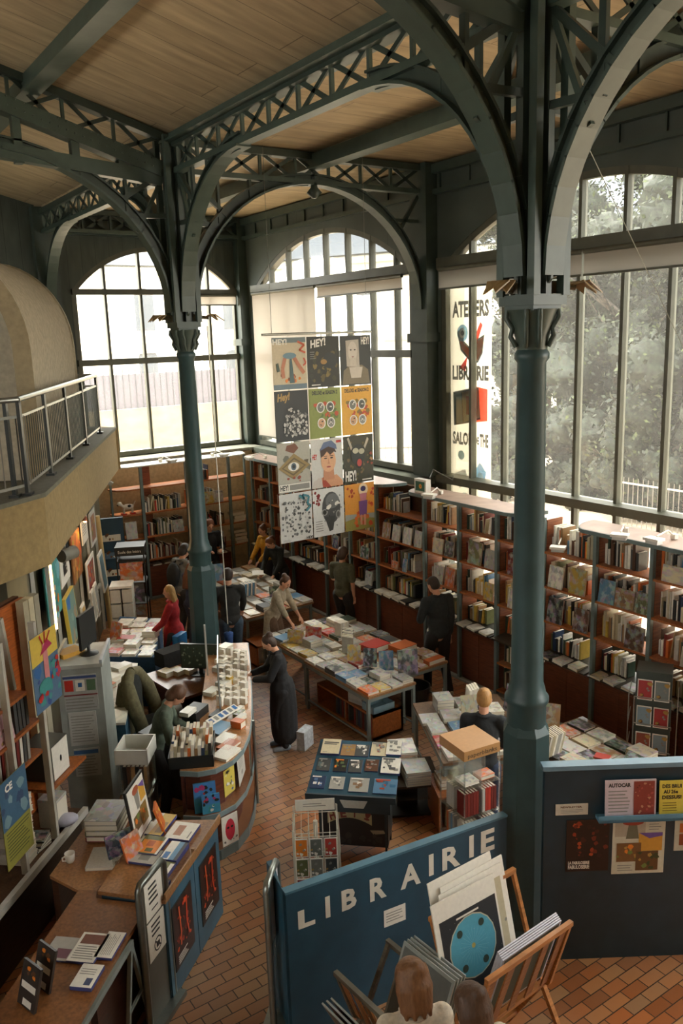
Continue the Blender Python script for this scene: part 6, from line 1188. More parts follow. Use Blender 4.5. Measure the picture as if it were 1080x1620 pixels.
# ---------------------------------------------------------------- banner outside the right window
def tl_mat():
    m=bpy.data.materials.new('translucent_vinyl'); m.use_nodes=True; nt=m.node_tree; N=nt.nodes; L=nt.links; N.clear(); o=N.new('ShaderNodeOutputMaterial'); a=N.new('ShaderNodeAttribute'); a.attribute_name='col'
    d=N.new('ShaderNodeBsdfDiffuse'); t=N.new('ShaderNodeBsdfTranslucent'); x=N.new('ShaderNodeMixShader'); x.inputs[0].default_value=.8; L.new(a.outputs['Color'],d.inputs[0]); L.new(a.outputs['Color'],t.inputs[0]); L.new(d.outputs[0],x.inputs[1]); L.new(t.outputs[0],x.inputs[2]); L.new(x.outputs[0],o.inputs[0]); return m
p=Painter(1.02,4.0,W_,.002); DG=C(70,70,70); OR=C(226,110,48)
V=lambda z:(z-2.12)/4.0
p.text('ATELIERS',.08,V(5.6),.06,DG,.86); p.text('LIBRAIRIE',.08,V(4.57),.055,DG,.86); p.text('SALON',.08,V(3.47),.05,DG,.5); p.text('DE',.62,V(3.5),.03,DG,.1); p.text('THE',.74,V(3.47),.05,DG,.2)
p.pol([(.2,V(5.35)),(.34,V(5.42)),(.36,V(5.2)),(.5,V(5.1)),(.62,V(5.2)),(.84,V(5.3)),(.8,V(5.0)),(.7,V(4.85)),(.55,V(4.82)),(.4,V(4.95)),(.28,V(5.05))],DG)
p.pol([(.22,V(5.33)),(.33,V(5.38)),(.35,V(5.18)),(.5,V(5.06)),(.62,V(5.16)),(.82,V(5.26)),(.78,V(5.02)),(.68,V(4.88)),(.55,V(4.86)),(.42,V(4.98)),(.3,V(5.08))],OR)
p.ell(.33,V(5.33),.13,.035,C(120,160,190)).ell(.33,V(5.33),.08,.021,W_).ell(.33,V(5.33),.04,.011,DG).pol([(.55,V(5.15)),(.75,V(5.5)),(.8,V(5.45)),(.65,V(5.1))],C(200,60,44)).pol([(.25,V(4.75)),(.45,V(4.95)),(.4,V(4.7))],C(190,50,40)).line([(.6,V(4.85)),(.62,V(4.7))],.02,OR)
p.pol([(.1,V(4.35)),(.5,V(4.42)),(.52,V(3.85)),(.12,V(3.78))],DG).pol([(.12,V(4.32)),(.48,V(4.39)),(.5,V(3.88)),(.14,V(3.81))],C(120,150,150)).pol([(.5,V(4.48)),(.92,V(4.42)),(.92,V(3.9)),(.52,V(3.85))],C(206,70,44)).pol([(.3,V(4.38)),(.72,V(4.45)),(.76,V(3.92)),(.34,V(3.82))],DG).pol([(.32,V(4.35)),(.7,V(4.42)),(.74,V(3.95)),(.36,V(3.85))],C(226,196,140)).text('E',.42,V(4.0),.07,RED,.22)
p.ell(.3,V(3.28),.08,.02,C(110,140,150)).pol([(.6,V(3.0)),(.75,V(3.2)),(.9,V(3.05)),(.85,V(2.8)),(.7,V(2.75))],C(110,150,190)).ell(.76,V(2.95),.07,.02,W_).pol([(.15,V(2.95)),(.4,V(3.05)),(.5,V(2.8)),(.25,V(2.7))],C(160,166,166)).ell(.4,V(2.4),.2,.06,C(160,166,166))
p.done('window_banner','white vertical banner lettered and painted outside the right window','banner',(9.63,10.46,2.12),-PI/2,0,None,None,tl_mat())
# ---------------------------------------------------------------- lamps on the capitals and clip lamps on the shelves
TN=C(150,126,84)
def flower(label,x,y,sg,ang):
    t=thing('capital_lamp',label,'lamp',(x,y,5.62),ang); b=MB(); b.tube([(0,0,0),(.1,0,.05),(.2,0,.04)],.025,C(84,76,54)); b.box(-.05,-.05,0,.05,.05,.09,C(90,84,64)); b.build('bracket',PAINT,t)
    b=MB()
    for k,(a,l) in enumerate(((-.5,.2),(-.17,.26),(.17,.26),(.5,.2))):
        d_=Vector((math.cos(a),math.sin(a),0)); n_=Vector((-d_.y,d_.x,0)); o_=Vector((.16,0,.05))
        pts=[o_-n_*.02,o_+d_*l*.5-n_*.07+Vector((0,0,.03)),o_+d_*l+Vector((0,0,-.06)),o_+d_*l*.5+n_*.07+Vector((0,0,.03)),o_+n_*.02]; b.ext(pts,(0,0,.012),TN)
    b.build('shade',PAINT,t); return t
flower('tan petal-shaped lamp at left side of the thick column capital',XC-.14,YR+.06,1,PI+.35); flower('tan petal-shaped lamp at right side of the thick column capital',XC+.14,YR-.06,1,-.35)
flower('tan petal-shaped lamp at left of the far column capital',XC-.14,YL+.06,1,PI+.35); flower('tan petal-shaped lamp at right of the far column capital',XC+.14,YL-.06,1,-.35)
def clip(label,x,y,z,rz):
    t=thing('clip_lamp',label,'lamp',(x,y,z),rz); b=MB(); b.tube([(0,.12,.03),(0,.0,.12),(0,-.2,.08)],.01,W_,6); b.box(-.03,.09,0,.03,.15,.06,W_); b.build('arm',PAINT,t); b=MB(); b.box(-.1,-.32,.04,.1,-.18,.07,W_); b.box(-.08,-.3,.0,.08,-.2,.04,C(210,208,200)); b.build('head',PAINT,t)
clip('white clip lamp left on canopy of the far bookcase',6.55,YF+.05,2.88,.3); clip('white clip lamp right on canopy of far bookcase behind column',7.75,YF+.05,2.88,.3); clip('white clip lamp on canopy of the far corner bay',XF-.1,15.3,2.89,-PI/2)
clip('white clip lamp on canopy above the bomber jacket man',XF-.05,9.7,2.89,-1.2); clip('white clip lamp on shelf just right of the thick column',XF+.1,7.35,2.5,-1.0); clip('white clip lamp on canopy at right above dark books',XF-.05,6.25,2.89,-1.1); clip('white clip lamp on canopy corner at the right edge',XF+.1,5.75,2.89,-1.6)
t=thing('sign_box','small white box with lit green face on the bookcase canopy','sign box',(XF-.05,10.05,2.885),-PI/2); b=MB(); b.box(-.14,-.05,0,.14,.05,.22,W_); b.build('case',PLASTIC,t); p=Painter(.22,.15,C(50,104,84)); p.ell(.55,.5,.16,.25,C(226,170,60)); p.ell(.55,.5,.07,.12,C(200,110,40)); p.done('face',None,None,(0,-.052,.035),0,0,None,t)
b=MB(); b.tube([(XF+.1,10.05,3.1),(XF+.3,10.2,3.2),(9.1,10.3,2.95),(9.2,10.4,3.0)],.008,BK,5); tag(b.build('cable',PLASTIC),'black cable looping from the sign box to window sill','cable')
b=MB(); b.tube([(6.02,16.3,1.0),(6.02,16.3,2.86)],.001,BK,4); o=b.build('cable',PLASTIC); bpy.data.objects.remove(o)
b=MB(); b.tube([(5.45,17.28,2.72),(6.6,17.28,2.84),(7.9,17.28,2.76),(9.0,17.28,2.82)],.008,C(80,70,56),5); tag(b.build('cable',PLASTIC),'dark cable running along cream wall over far bookcase','cable')
b=MB(); b.tube([(XC+.28,YL-.16,5.55),(XC+.30,YL-.18,1.1)],.008,W_,5); tag(b.build('cord',PLASTIC),'thin white cord hanging beside the far column','cord')
b=MB(); b.tube([(XC+.22,YR+.3,5.5),(XC+.20,YR+.3,1.2)],.006,W_,5); tag(b.build('cord',PLASTIC),'thin white cord hanging beside the thick column','cord')
b=MB(); b.tube([(XC+.5,YR+.1,7.0),(9.3,6.0,4.6)],.004,C(120,120,110),4); tag(b.build('wire',METAL),'fine wire slanting across the big right window','wire')
# blue umbrella hung on the far column
t=thing('umbrella','folded blue umbrella hanging at the right of far column','umbrella',(XC+.33,YL-.12,.95)); b=MB(); b.lathe([(.01,-.72),(.03,-.6),(.065,-.1),(.075,-.02),(.03,.0)],C(46,76,130),10); b.build('canopy',CLOTH,t); b=MB(); b.tube([(0,0,0),(0,0,.12),(.03,0,.16),(.06,0,.12)],.01,BK,6); b.build('handle',PLASTIC,t)
# ================================================================ outside
GA=C(206,186,160)
b=MB(); b.poly([(XW+.4,-30,-.02),(60,-30,-.02),(60,80,-.02),(XW+.4,80,-.02)],GA); b.poly([(-30,YW+.4,-.02),(XW+.4,YW+.4,-.02),(XW+.4,80,-.02),(-30,80,-.02)],GA); struct(b.build('ground',PLAST))
def tree(label,x,y,h,r,seed,dens=3800,shrub=False):
    rn=random.Random(seed); t=thing('tree' if not shrub else 'shrub',label,'tree' if not shrub else 'shrub',(x,y,-.02))
    b=MB(); b.tube([(0,0,0),(rn.uniform(-.2,.2),rn.uniform(-.2,.2),h*.3),(rn.uniform(-.4,.4),rn.uniform(-.4,.4),h*.75)],[.22,.16,.05] if not shrub else [.06,.05,.02],C(70,62,52))
    for i in range(7): a=rn.random()*6.28; z=h*rn.uniform(.25,.7); b.tube([(0,0,z),(r*.7*math.cos(a),r*.7*math.sin(a),z+h*.18)],[.06,.02],C(70,62,52),5)
    b.build('trunk',LEAF,t); b=MB(); cl=[(rn.uniform(-r,r)*.75,rn.uniform(-r,r)*.75,rn.uniform(.12 if shrub else .15,.92)*h,rn.uniform(.25,.5)*r) for _ in range(26)]
    for i in range(dens):
        cx,cy,cz,cr=rn.choice(cl); v=Vector((rn.gauss(0,1),rn.gauss(0,1),rn.gauss(0,1))).normalized()*cr*rn.uniform(.6,1.05); p_=Vector((cx,cy,cz))+v
        if p_.z<.05: continue
        s_=rn.uniform(.05,.12); u=Vector((rn.gauss(0,1),rn.gauss(0,1),rn.gauss(0,1))).normalized(); w=u.cross(v).normalized() if u.cross(v).length>1e-4 else Vector((1,0,0))
        b.add([p_-u*s_,p_+w*s_*.5,p_+u*s_,p_-w*s_*.5],[(0,1,2,3)],C(*rn.choice([(30,37,24),(36,43,26),(25,31,21),(56,64,34),(38,44,32)])))
    for cx,cy,cz,cr in cl:  # opaque dark cores added inside the crown to block sky and darken gaps
        n0=len(b.v); b.ell((cx,cy,cz),(cr*.6,cr*.6,cr*.55),C(34,40,28),16,11)
        for q in range(n0,len(b.v)):
            v=Vector(b.v[q]); d=v-Vector((cx,cy,cz)); b.v[q]=tuple(Vector((cx,cy,cz))+d*(1+.6*noise.noise(v*2.7)+.45*noise.noise(v*7)))
    b.build('foliage',LEAF,t)
tl=[('slim dark tree just beside the lettered banner outside',23.5,22.0,11.5,2.9),('tall dark tree filling right side of the big window',21.5,7.4,10.5,3.2),('dense dark tree behind the thick column outside window',21.5,12.4,10.0,3.2),('leafy tree at left of the big right window',22.5,17.5,9.5,3.0),('bushy tree at right picture edge outside window',21.0,2.6,10.0,3.2),('tall tree standing behind the nearer garden trees',26.5,10.2,13.0,3.8),('second tall tree behind nearer trees at left',27,16.6,12.5,3.8),('third tall tree behind nearer trees at right',26,4.8,13,3.8),('low light green tree between dark trunks',19.4,9.6,5.4,1.8)]
for i,(l,x,y,h,r) in enumerate(tl): tree(l,x,y,h,r,i+3,13000)
for i,(x,y) in enumerate((19.8+.5*(q%3),1.0+2.1*q) for q in range(10)): tree(f"{ORD[i]} low shrub from the right behind garden fence",x,y,3.0,1.7,40+i,2600,True)
for i,(x,y,h,r) in enumerate(((33,-3,20,6),(34,5,21,6),(34,13.5,20,6),(34,22,17,5.4),(31,-11,18,6),(33,30,12,4))): tree(f"{ORD[i]} broad tree of the woodland backdrop counted outward",x,y,h,r,70+i,11000)
t=thing('garden_fence','thin railing fence in front of the trees outside','fence',(18.2,8,-.02)); b=MB(); b.bar((0,-6,1.35),(0,6,1.35),.04,.04,C(170,166,156)); b.bar((0,-6,.2),(0,6,.2),.04,.04,C(120,116,106)); b.build('rail',PAINT,t)
b=MB()
for i in range(80): y=-6+.15*i; b.bar((0,y,0),(0,y,1.5),.015,.015,C(110,104,96),up=(1,0,0))
b.build('pickets',PAINT,t)
# pale street buildings, stone wall and railing beyond the far windows
def facade(label,p0,p1,h,wins,z1,z2,c0):
    d=Vector((p1[0]-p0[0],p1[1]-p0[1],0)); L=d.length; rz=math.atan2(d.y,d.x); t=thing('street_building',label,'building',(p0[0],p0[1],-.02),rz); b=MB(); b.box(0,0,0,L,6,h,c0); b.box(-.2,-.3,h-.5,L+.2,6,h-.1,C(190,186,172)); b.box(-.1,-.15,h*.5,L+.1,0,h*.5+.25,C(176,172,160)); b.build('wall',PLAST,t)
    b=MB(); b.hexa([(-.3,-.5,h),(L+.3,-.5,h),(L+.3,6,h),(-.3,6,h),(-.3,2.5,h+3),(L+.3,2.5,h+3),(L+.3,3.5,h+3),(-.3,3.5,h+3)],C(90,96,104)); b.build('roof',PLAST,t)
    for i in range(wins):
        x=L*(i+.5)/wins
        for z in (z1,z2):
            b=MB(); b.box(x-.55,-.05,z,x+.55,.02,z+1.9,C(70,76,84)); pts=[(x+.55*math.cos(a*PI/10),-.05,z+1.9+.4*math.sin(a*PI/10)) for a in range(11)]; b.ext(pts,(0,.07,0),C(70,76,84)); f=b.build('window',PLAST,t)
facade('pale building across the street beyond the far window',(-6,46),(20,46),9.5,6,2.6,6.0,C(224,220,206)); facade('pale building with arched windows beyond the middle window',(24,52),(40,22),10,7,2.4,6.0,C(224,220,206))
t=thing('stone_wall','pale stone wall topped by metal fence beyond far window','wall',(4,31,-.02)); b=MB(); rr=random.Random(5); b.box(-12,0,0,12,.4,2.9,C(196,180,150)); b.build('masonry',boards_mat('stone_blocks',(196,176,140),(216,204,180),.35,0,.9),t); b=MB(); b.box(-12,.15,2.9,12,.2,4.2,C(96,92,100)); b.build('fence_panel',PLAST,t); b=MB()
for i in range(96): b.bar((-12+.25*i,.1,2.9),(-12+.25*i,.1,4.4),.03,.03,C(70,70,76),up=(1,0,0))
b.build('pickets',PAINT,t)
t=thing('street_railing','pale street railing beyond the middle arched window','railing',(16,24,-.02),-.6); b=MB(); b.bar((-6,0,1.5),(6,0,1.5),.05,.05,GRY); b.build('rail',PAINT,t); b=MB()
for i in range(60): b.bar((-6+.2*i,0,0),(-6+.2*i,0,1.6),.025,.025,GRY,up=(1,0,0))
b.build('pickets',PAINT,t)
# ================================================================ people
_cm={}
def cm(kind,col):
    k=(kind,col)
    if k not in _cm:
        m=attr_mat(f'{kind}_{len(_cm)}',.85 if kind=='cloth' else .55,0,26 if kind!='hair' else 70,.2 if kind!='skin' else .05,(1,1,1) if kind!='hair' else (1,1,.2),bump=.35 if kind!='skin' else 0)
        n=m.node_tree.nodes; mix=[x for x in n if x.bl_idname=='ShaderNodeMix'][0]
        for l in list(mix.inputs['A'].links if False else mix.inputs[6].links): m.node_tree.links.remove(l)
        mix.inputs[6].default_value=C(*col); _cm[k]=m
    return _cm[k]
class Blob:
    def __init__(s): s.b=MB()
    def cap(s,p,q,r0,r1,n=10,fl=None):
        p=Vector(p);q=Vector(q); s.b.tube([p,p.lerp(q,.5),q],[r0,(r0+r1)/2,r1],W_,n); s.b.ell(p,(r0,r0,r0),W_,10,6); s.b.ell(q,(r1,r1,r1),W_,10,6); return s
    def chain(s,pts,rs,n=10):
        for (a,b_),(r,r2) in zip(zip(pts,pts[1:]),zip(rs,rs[1:])): s.cap(a,b_,r,r2,n)
        return s
    def ell(s,c,r,rot=None): s.b.ell(c,r,W_,14,9,0,rot); return s
PEOPLE=[]
def rem(blob,name,mat,parent,vox,sm=4):
    o=blob.b.build(name,mat,parent); r=o.modifiers.new('r','REMESH'); r.mode='VOXEL'; r.voxel_size=vox; r.use_smooth_shade=True; k=o.modifiers.new('s','SMOOTH'); k.iterations=sm; k.factor=.5; PEOPLE.append(o); return o
def ik(a,t,l1,l2,hint):
    a=Vector(a);t=Vector(t); d=t-a; L=min(d.length,(l1+l2)*.995); d.normalize(); t=a+d*L; x=(l1*l1-l2*l2+L*L)/(2*L); h=math.sqrt(max(0,l1*l1-x*x)); n=Vector(hint)-d*Vector(hint).dot(d); n.normalize(); return a+d*x+n*h,t
def person(label,x,y,face,h=1.7,lean=0,head=(.2,0),hands=None,top=(60,60,60),topk='jacket',legs=(50,50,55),legk='trousers',shoes=(40,38,36),hair=(70,46,30),hs='short',skin=(214,160,130),feet=None,fem=False,inner=None,scale=1,sleeve=1.0,bag=None):
    rz=math.atan2(face[1],face[0])-PI/2; g=thing('person',label,'person',(x,y,0),rz); k=h/1.75
    sk=cm('skin',skin); S_=lambda v:Vector(v)*k
    hip=S_((0,0,.93)); R_=Matrix.Rotation(-lean,4,'X')
    def T(v): return hip+R_@(S_(v)-hip)
    sw=.185 if not fem else .165; hw=.095
    sh={-1:T((-sw,0,1.42)),1:T((sw,0,1.42))}; neck=T((0,.0,1.47)); 
    Hm=Matrix.Translation(T((0,.015,1.52)))@R_@Matrix.Rotation(head[1],4,'Z')@Matrix.Rotation(-head[0],4,'X')
    hd=lambda v: Hm@S_(v)
    HR=(Hm.to_3x3()).to_4x4()
    b=Blob()
    b.ell(T((0,.0,1.27)),S_((.145 if not fem else .13,.095,.19)),R_).ell(T((0,0,1.07)),S_((.125,.09,.16)),R_).ell(S_((0,0,.93)),S_((.15,.1,.13)))
    b.cap(neck,hd((0,-.01,.05)),.055*k,.052*k)
    b.ell(hd((0,.0,.125)),S_((.073,.09,.105)),HR).ell(hd((0,.03,.07)),S_((.055,.058,.06)),HR).ell(hd((0,.093,.115)),S_((.013,.018,.022)),HR)
    for s_ in (-1,1): b.ell(hd((s_*.076,-.005,.115)),S_((.01,.02,.032)),HR)
    hands=hands or {-1:(-.24,.08,.80),1:(.24,.08,.80)}
    el={};wr={}
    for s_ in (-1,1):
        e,w=ik(sh[s_],S_(hands[s_]),.29*k,.25*k,(s_*.6,-.7,-.5)); el[s_]=e; wr[s_]=w
        b.chain([sh[s_],e,w],[.052*k,.04*k,.028*k]); d=(w-e).normalized(); up=Vector((0,0,1)); sd=d.cross(up); sd=sd.normalized() if sd.length>.1 else Vector((1,0,0)); nn=sd.cross(d)
        pc=w+d*.05*k; M3=Matrix((sd,d,nn)).transposed().to_4x4(); b.ell(pc,S_((.038,.05,.017)),M3)
        for i,(o_,l) in enumerate(((-.028,.06),(-.01,.072),(.009,.068),(.027,.052))):
            f0=w+d*.085*k+sd*o_*k; f1=f0+d*l*.55*k-nn*.008*k; f2=f1+d*l*.4*k-nn*.024*k; b.chain([f0,f1,f2],[.0105*k,.0098*k,.009*k],6)
        tb=w+d*.03*k-sd*s_*.03*k; b.chain([tb,tb+d*.03*k-sd*s_*.022*k,tb+d*.058*k-sd*s_*.024*k-nn*.012*k],[.0125*k,.0115*k,.010*k],6)
    feet=feet or {-1:(-.1,.0,0),1:(.1,.03,0)}
    kn={};an={}
    for s_ in (-1,1):
        f=S_(feet[s_]); a=f+S_((0,0,.08)); hp=S_((s_*hw,0,.90)); e,w=ik(hp,a,.43*k,.42*k,(0,1,0)); kn[s_]=e; an[s_]=w
        b.chain([hp,e,w],[.088*k,.055*k,.038*k]); b.chain([w,w+S_((0,.1,-.045))],[.035*k,.03*k])
    BODY=rem(b,'body',sk,g,.0095*k,3)
    # clothes
    if legk:
        c=Blob(); r=(.105,.075,.06) if legk=='trousers' else (.12,.1,.1)
        for s_ in (-1,1): c.chain([S_((s_*hw,0,.90)),kn[s_],an[s_]+S_((0,0,.0))],[r[0]*k,r[1]*k,r[2]*k])
        c.ell(S_((0,0,.95)),S_((.165,.118,.1)))
        rem(c,'trousers',cm('cloth',legs),g,.016*k)
    c=Blob(); wd=.168 if not fem else .15
    c.ell(T((0,0,1.28)),S_((wd,.122,.2)),R_).ell(T((0,0,1.08)),S_((wd*.95,.115,.19)),R_).ell(S_((0,-.0,.95)),S_((.17,.125,.12)))
    c.chain([T((-sw*.8,0,1.43)),T((0,-.01,1.455)),T((sw*.8,0,1.43))],[.055*k,.06*k,.055*k])
    for s_ in (-1,1): 
        q=el[s_].lerp(wr[s_],max(0,sleeve*2-1)*.92) if sleeve>.5 else sh[s_].lerp(el[s_],sleeve*2)
        if sleeve>.5: c.chain([sh[s_],el[s_],q],[.073*k,.06*k,.047*k])
        else: c.chain([sh[s_],q],[.073*k,.064*k])
    if topk=='coat':
        c.chain([S_((0,0,.95)),S_((0,-.0,.6)),S_((0,.0,.22))],[.18*k,.2*k,.19*k],14)
    if topk=='cardigan':
        c.chain([T((-.12,-.04,1.0)),S_((-.15,-.06,.6))],[.09*k,.08*k]); c.chain([T((.12,-.04,1.0)),S_((.15,-.06,.6))],[.09*k,.08*k])
    rem(c,{'coat':'coat','tee':'shirt','cardigan':'cardigan'}.get(topk,'jacket'),cm('cloth',top),g,.016*k)
    if inner:
        c=Blob(); c.ell(T((0,.02,.97)),S_((.172,.128,.06)),R_); rem(c,'shirt_hem',cm('cloth',inner),g,.016*k)
    if topk in ('jacket','coat'):
        c=Blob(); a_=[T((.075*math.cos(t_*PI/6),.01+.075*math.sin(t_*PI/6),1.475)) for t_ in range(13)]; c.chain(a_,[.022*k]*13,6); rem(c,'collar',cm('cloth',tuple(int(v*.9) for v in top)),g,.012*k)
    c=Blob()
    for s_ in (-1,1):
        a=an[s_]; c.chain([a+S_((0,-.035,-.03)),a+S_((0,.06,-.04)),a+S_((0,.16,-.055))],[.045*k,.045*k,.034*k]); c.cap(a,a+S_((0,0,-.03)),.05*k,.048*k)
    rem(c,'shoes',cm('leather',shoes),g,.012*k)
    c=Blob(); c.ell(hd((0,-.022,.148)),S_((.084,.09,.098)),HR)
    if hs!='short': c.ell(hd((0,-.04,.12)),S_((.088,.075,.11)),HR)
    else: c.ell(hd((0,-.035,.11)),S_((.08,.07,.085)),HR)
    if hs=='long': 
        for s_ in (-.06,-.02,.02,.06): c.chain([hd((s_,-.075,.1)),T((s_*1.4,-.1,1.42)),T((s_*1.6,-.12,1.24))],[.045*k,.05*k,.035*k])
    if hs=='bob':
        for s_ in (-.075,-.04,0,.04,.075): c.chain([hd((s_,-.04-.03*(1-abs(s_)/.08),.1)),hd((s_*1.15,-.05-.03*(1-abs(s_)/.08),-.03))],[.04*k,.035*k])
    if hs=='bun': c.ell(hd((0,-.09,.2)),S_((.055,.05,.05)),HR)
    if hs=='pony': c.chain([hd((0,-.1,.17)),hd((0,-.15,.12)),hd((0,-.14,.0))],[.035*k,.035*k,.02*k])
    if hs=='big': c.ell(hd((0,-.04,.15)),S_((.102,.104,.112)),HR).ell(hd((0,-.07,.06)),S_((.09,.055,.08)),HR)
    if hs=='big':
        for q_ in range(9): a_=-1.2+.3*q_; c.chain([hd((.085*math.sin(a_),-.04-.07*math.cos(a_),.2)),hd((.1*math.sin(a_),-.04-.085*math.cos(a_),.1)),hd((.09*math.sin(a_),-.03-.08*math.cos(a_),-.02-.03*(q_%2)))],[.02*k,.022*k,.016*k],6)
        c.ell(hd((.02,-.1,.2)),S_((.055,.05,.05)),HR)
    if hs=='thick': c.ell(hd((0,-.03,.16)),S_((.1,.1,.1)),HR).ell(hd((0,-.06,.09)),S_((.095,.07,.09)),HR)
    rem(c,'hair',cm('hair',hair),g,.011*k,2)
    e=MB()
    for s_ in (-1,1): e.ell(hd((s_*.03,.079,.13)),S_((.012,.008,.006)),C(50,40,36),8,5,0,HR); e.ell(hd((s_*.031,.083,.15)),S_((.018,.006,.004)),C(*[int(v*.8) for v in hair]),8,5,0,HR)
    e.build('eyes',SKIN,BODY); e=MB(); e.ell(hd((0,.084,.068)),S_((.022,.007,.006)),C(170,96,84),8,5,0,HR); e.build('mouth',SKIN,BODY)
    if bag=='backpack':
        c=Blob(); c.ell(T((0,-.19,1.22)),S_((.15,.1,.23)),R_); 
        for s_ in (-.1,.1): c.chain([T((s_,-.12,1.42)),T((s_,.02,1.475)),T((s_,.125,1.36)),T((s_,.12,1.15)),T((s_*1.4,-.06,1.02))],[.022*k]*5,6)
        o=rem(c,'backpack',cm('cloth',(40,42,42)),None,.014); o.parent=None; o.location=(x,y,0); o.rotation_euler=(0,0,rz); tag(o,'black backpack worn by the dark haired man at far table','backpack')
    return g
K=lambda l,r:{-1:l,1:r}
person('person in sage green blouse and dark trousers bending over black tray behind counter',2.98,8.42,(.86,-.42),1.66,.35,(.55,0),K((-.16,.46,1.02),(.2,.44,1.04)),(84,96,82),'tee',(34,32,32),'trousers',(36,32,30),(88,58,38),'thick',fem=True,feet=K((-.1,-.12,0),(.12,.06,0)))
person('person in long black coat standing at the counter sorting cards',4.98,9.0,(-.87,.42),1.62,.12,(.6,0),K((-.1,.4,1.12),(.08,.42,1.14)),(30,31,33),'coat',(36,36,38),'trousers',(150,160,170),(66,48,36),'bun',fem=True)
person('person in black jacket and blue jeans seen from behind at far table',5.55,11.62,(.35,.94),1.78,.08,(.3,-.2),K((-.2,.36,1.0),(.22,.34,.98)),(38,38,36),'jacket',(62,78,92),'trousers',(40,36,34),(50,38,30),'short')
person('person with blond bob in red coat holding a blue bag',4.72,11.98,(-.75,.6),1.6,.0,(.2,.2),K((-.2,.3,1.0),(.22,.1,.86)),(176,42,48),'coat',(60,60,66),'trousers',(40,36,34),(190,150,92),'bob',fem=True)
person('person with long brown hair standing at left of the far table',5.5,13.0,(.85,.4),1.66,.08,(.4,0),K((-.14,.36,1.05),(.16,.36,1.05)),(58,66,90),'jacket',(54,60,76),'trousers',(40,36,34),(104,66,40),'long',fem=True)
person('person in grey jumper carrying a backpack at far table',5.62,13.75,(.9,.25),1.76,.1,(.5,0),K((-.14,.38,1.1),(.16,.36,1.1)),(120,122,118),'jacket',(60,60,60),'trousers',(40,36,34),(40,32,28),'thick',bag='backpack')
person('person in black top standing at the far end of table before bookcase',7.0,15.45,(-.1,-1),1.76,.05,(.4,0),K((-.14,.3,1.15),(.14,.3,1.15)),(34,34,36),'jacket',(40,40,44),'trousers',(40,36,34),(120,72,46),'thick')
person('person in yellow top behind the leather jacketed browser',7.95,14.75,(-.95,-.2),1.62,.05,(.4,0),K((-.14,.34,1.0),(.14,.34,1.0)),(206,150,40),'jacket',(60,60,70),'trousers',(40,36,34),(96,60,38),'bun',fem=True)
person('person in black leather jacket leaning over the far table reading',7.82,13.95,(-.92,-.38),1.66,.4,(.5,0),K((-.16,.44,.92),(.14,.46,.95)),(32,36,36),'jacket',(36,36,38),'trousers',(40,36,34),(110,66,38),'pony',fem=True)
person('person in beige cardigan reaching across the central tables',6.3,11.58,(.55,-.84),1.62,.35,(.25,-.2),K((-.12,.5,.86),(.22,.5,.84)),(176,164,140),'cardigan',(120,96,76),'trousers',(40,36,34),(84,56,38),'bun',fem=True,sleeve=.75)
person('person in grey green tee shirt browsing shelves, seen from behind',7.8,11.75,(.9,.42),1.72,.02,(.35,0),K((-.16,.3,1.05),(.2,.06,.86)),(84,84,64),'tee',(44,42,42),'trousers',(40,36,34),(70,48,32),'thick',sleeve=.4)
person('person in dark bomber jacket reading in front of the long bookcase',7.70,9.05,(.2,.98),1.82,.05,(.55,.3),K((-.12,.28,1.15),(.2,.02,.84)),(40,44,44),'jacket',(36,34,34),'trousers',(186,180,166),(52,40,30),'short',inner=(168,164,152),feet=K((-.1,.14,0),(.1,-.14,0)))
person('person with blond hair in black jacket behind the notebook tower',5.62,5.9,(.75,.66),1.7,.08,(.35,0),K((-.16,.34,1.0),(.18,.34,1.0)),(38,42,44),'jacket',(50,60,80),'trousers',(40,36,34),(178,132,76),'short')
person('person in cream coat with tied brown hair at bottom of picture',2.56,3.22,(.35,.94),1.76,.1,(.35,0),K((-.12,.3,1.0),(.16,.34,1.0)),(206,194,172),'jacket',(70,66,60),'trousers',(40,36,34),(120,82,50),'big',fem=True)
person('person with dark loose hair at bottom edge beside cream coat',2.76,2.92,(.2,.98),1.72,.08,(.35,0),K((-.12,.3,1.0),(.16,.34,1.0)),(196,182,160),'jacket',(70,66,60),'trousers',(40,36,34),(84,60,42),'big',fem=True)
bpy.context.view_layer.update(); dg=bpy.context.evaluated_depsgraph_get()
for o in PEOPLE:
    me=bpy.data.meshes.new_from_object(o.evaluated_get(dg)); 
    old=o.data; o.modifiers.clear(); o.data=me
    for p_ in me.polygons: p_.use_smooth=True
b=MB(); b.box(-.13,-.05,0,.13,.05,.3,C(56,130,190)); tag(b.build('shopping_bag',PAPER,None,(4.70,11.72,.58),.6),'bright blue bag held by the person in red coat','bag')
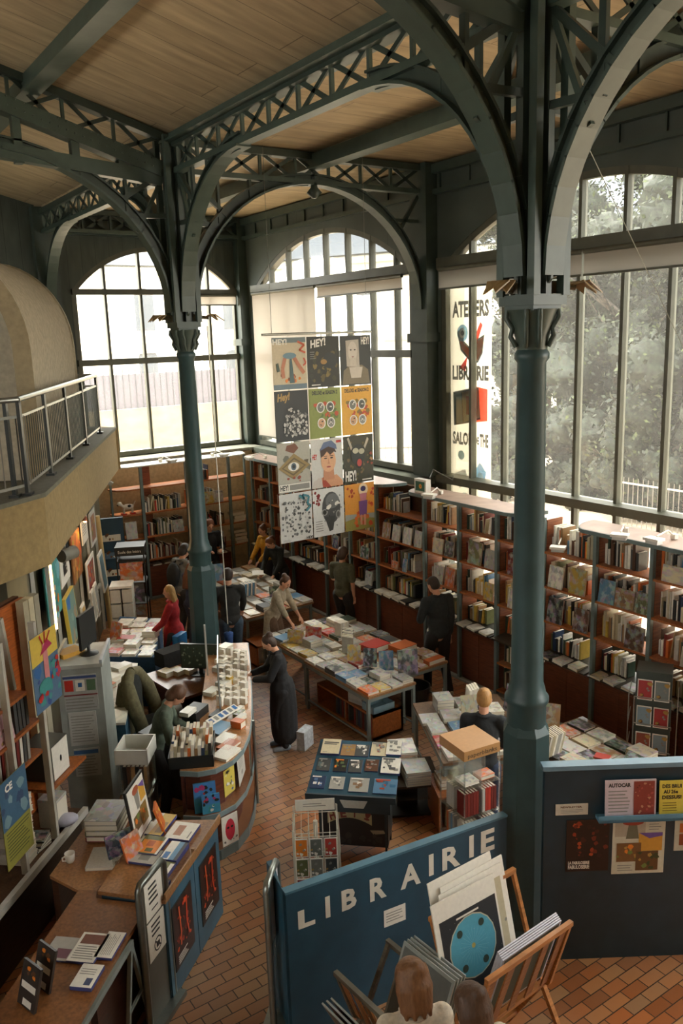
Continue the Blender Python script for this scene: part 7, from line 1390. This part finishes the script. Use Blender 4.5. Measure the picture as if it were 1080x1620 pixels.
b=MB(); b.box(-.12,-.06,0,.12,.06,.26,C(190,196,200)); tag(b.build('carrier_bag',CLOTH,None,(5.2,8.85,0),.5),'pale printed carrier bag on floor by long black coat','bag')
b=MB(); b.ext([(-.16,0,.03),(0,0,0),(.16,0,.03),(.16,.22,.03),(0,.22,0),(-.16,.22,.03)],(0,0,.012),W_); tag(b.build('open_book',PAPER,None,(7.32,13.75,.9),1.1),'open white book held by the leather jacketed browser','book')
# ================================================================ every book: the 290 that show largest are objects, the rest one mass
def screen(p):
    v=Vector(p)-CAMP; z=v.dot(Vector(_f)); return (540+1318.98*v.dot(Vector(_r))/z, 810+1318.98*v.dot(Vector(_d))/z, z) if z>.1 else (-1,-1,1)
def score(q):
    me,label,loc,rot,sc,col,gr=q; x,y,z=screen(loc)
    if not(-5<x<1085 and -5<y<1625): return 0
    if me is UPM: a=sc[0]*sc[2]+.35*sc[0]*sc[1]
    elif me is FRM: a=sc[0]*sc[2]
    else: a=.45*sc[0]*sc[1]+.7*sc[0]*sc[2]
    if ' down its pile' in label: a=.7*sc[0]*sc[2]
    return a/z**2*(4 if gr is None else 1)
BOOKQ.sort(key=score,reverse=True)
rest=MB(); BPR=[attr_mat('book_spines',.45,0,18,.1),PAGES,attr_mat('book_fronts',.4,0,9,.3)]
for i,(me,label,loc,rot,sc,col,gr) in enumerate(BOOKQ):
    if i<290: put(me,'book',label,'book',loc,rot,sc,col,gr,True); continue
    from mathutils import Euler
    rest.T=Matrix.Translation(loc)@Euler(rot).to_matrix().to_4x4()@Matrix.Diagonal((*sc,1))
    if me is UPM: rest.box(0,0,0,1,.97,1,col,0); rest.box(.1,.03,.98,.9,.98,1.001,W_,1)
    elif me is FRM: rest.box(-.5,-1,0,.5,0,1,col,2)
    else: rest.box(-.485,-.485,.02,.485,.485,.95,W_,1); rest.box(-.5,-.5,.95,.5,.5,1,col,2); rest.box(-.5,-.5,0,-.47,.5,1,col,0)
tag(rest.build('distant_books',BPR),'smaller books crowding the shelves and tables farther back','books',None,'stuff')
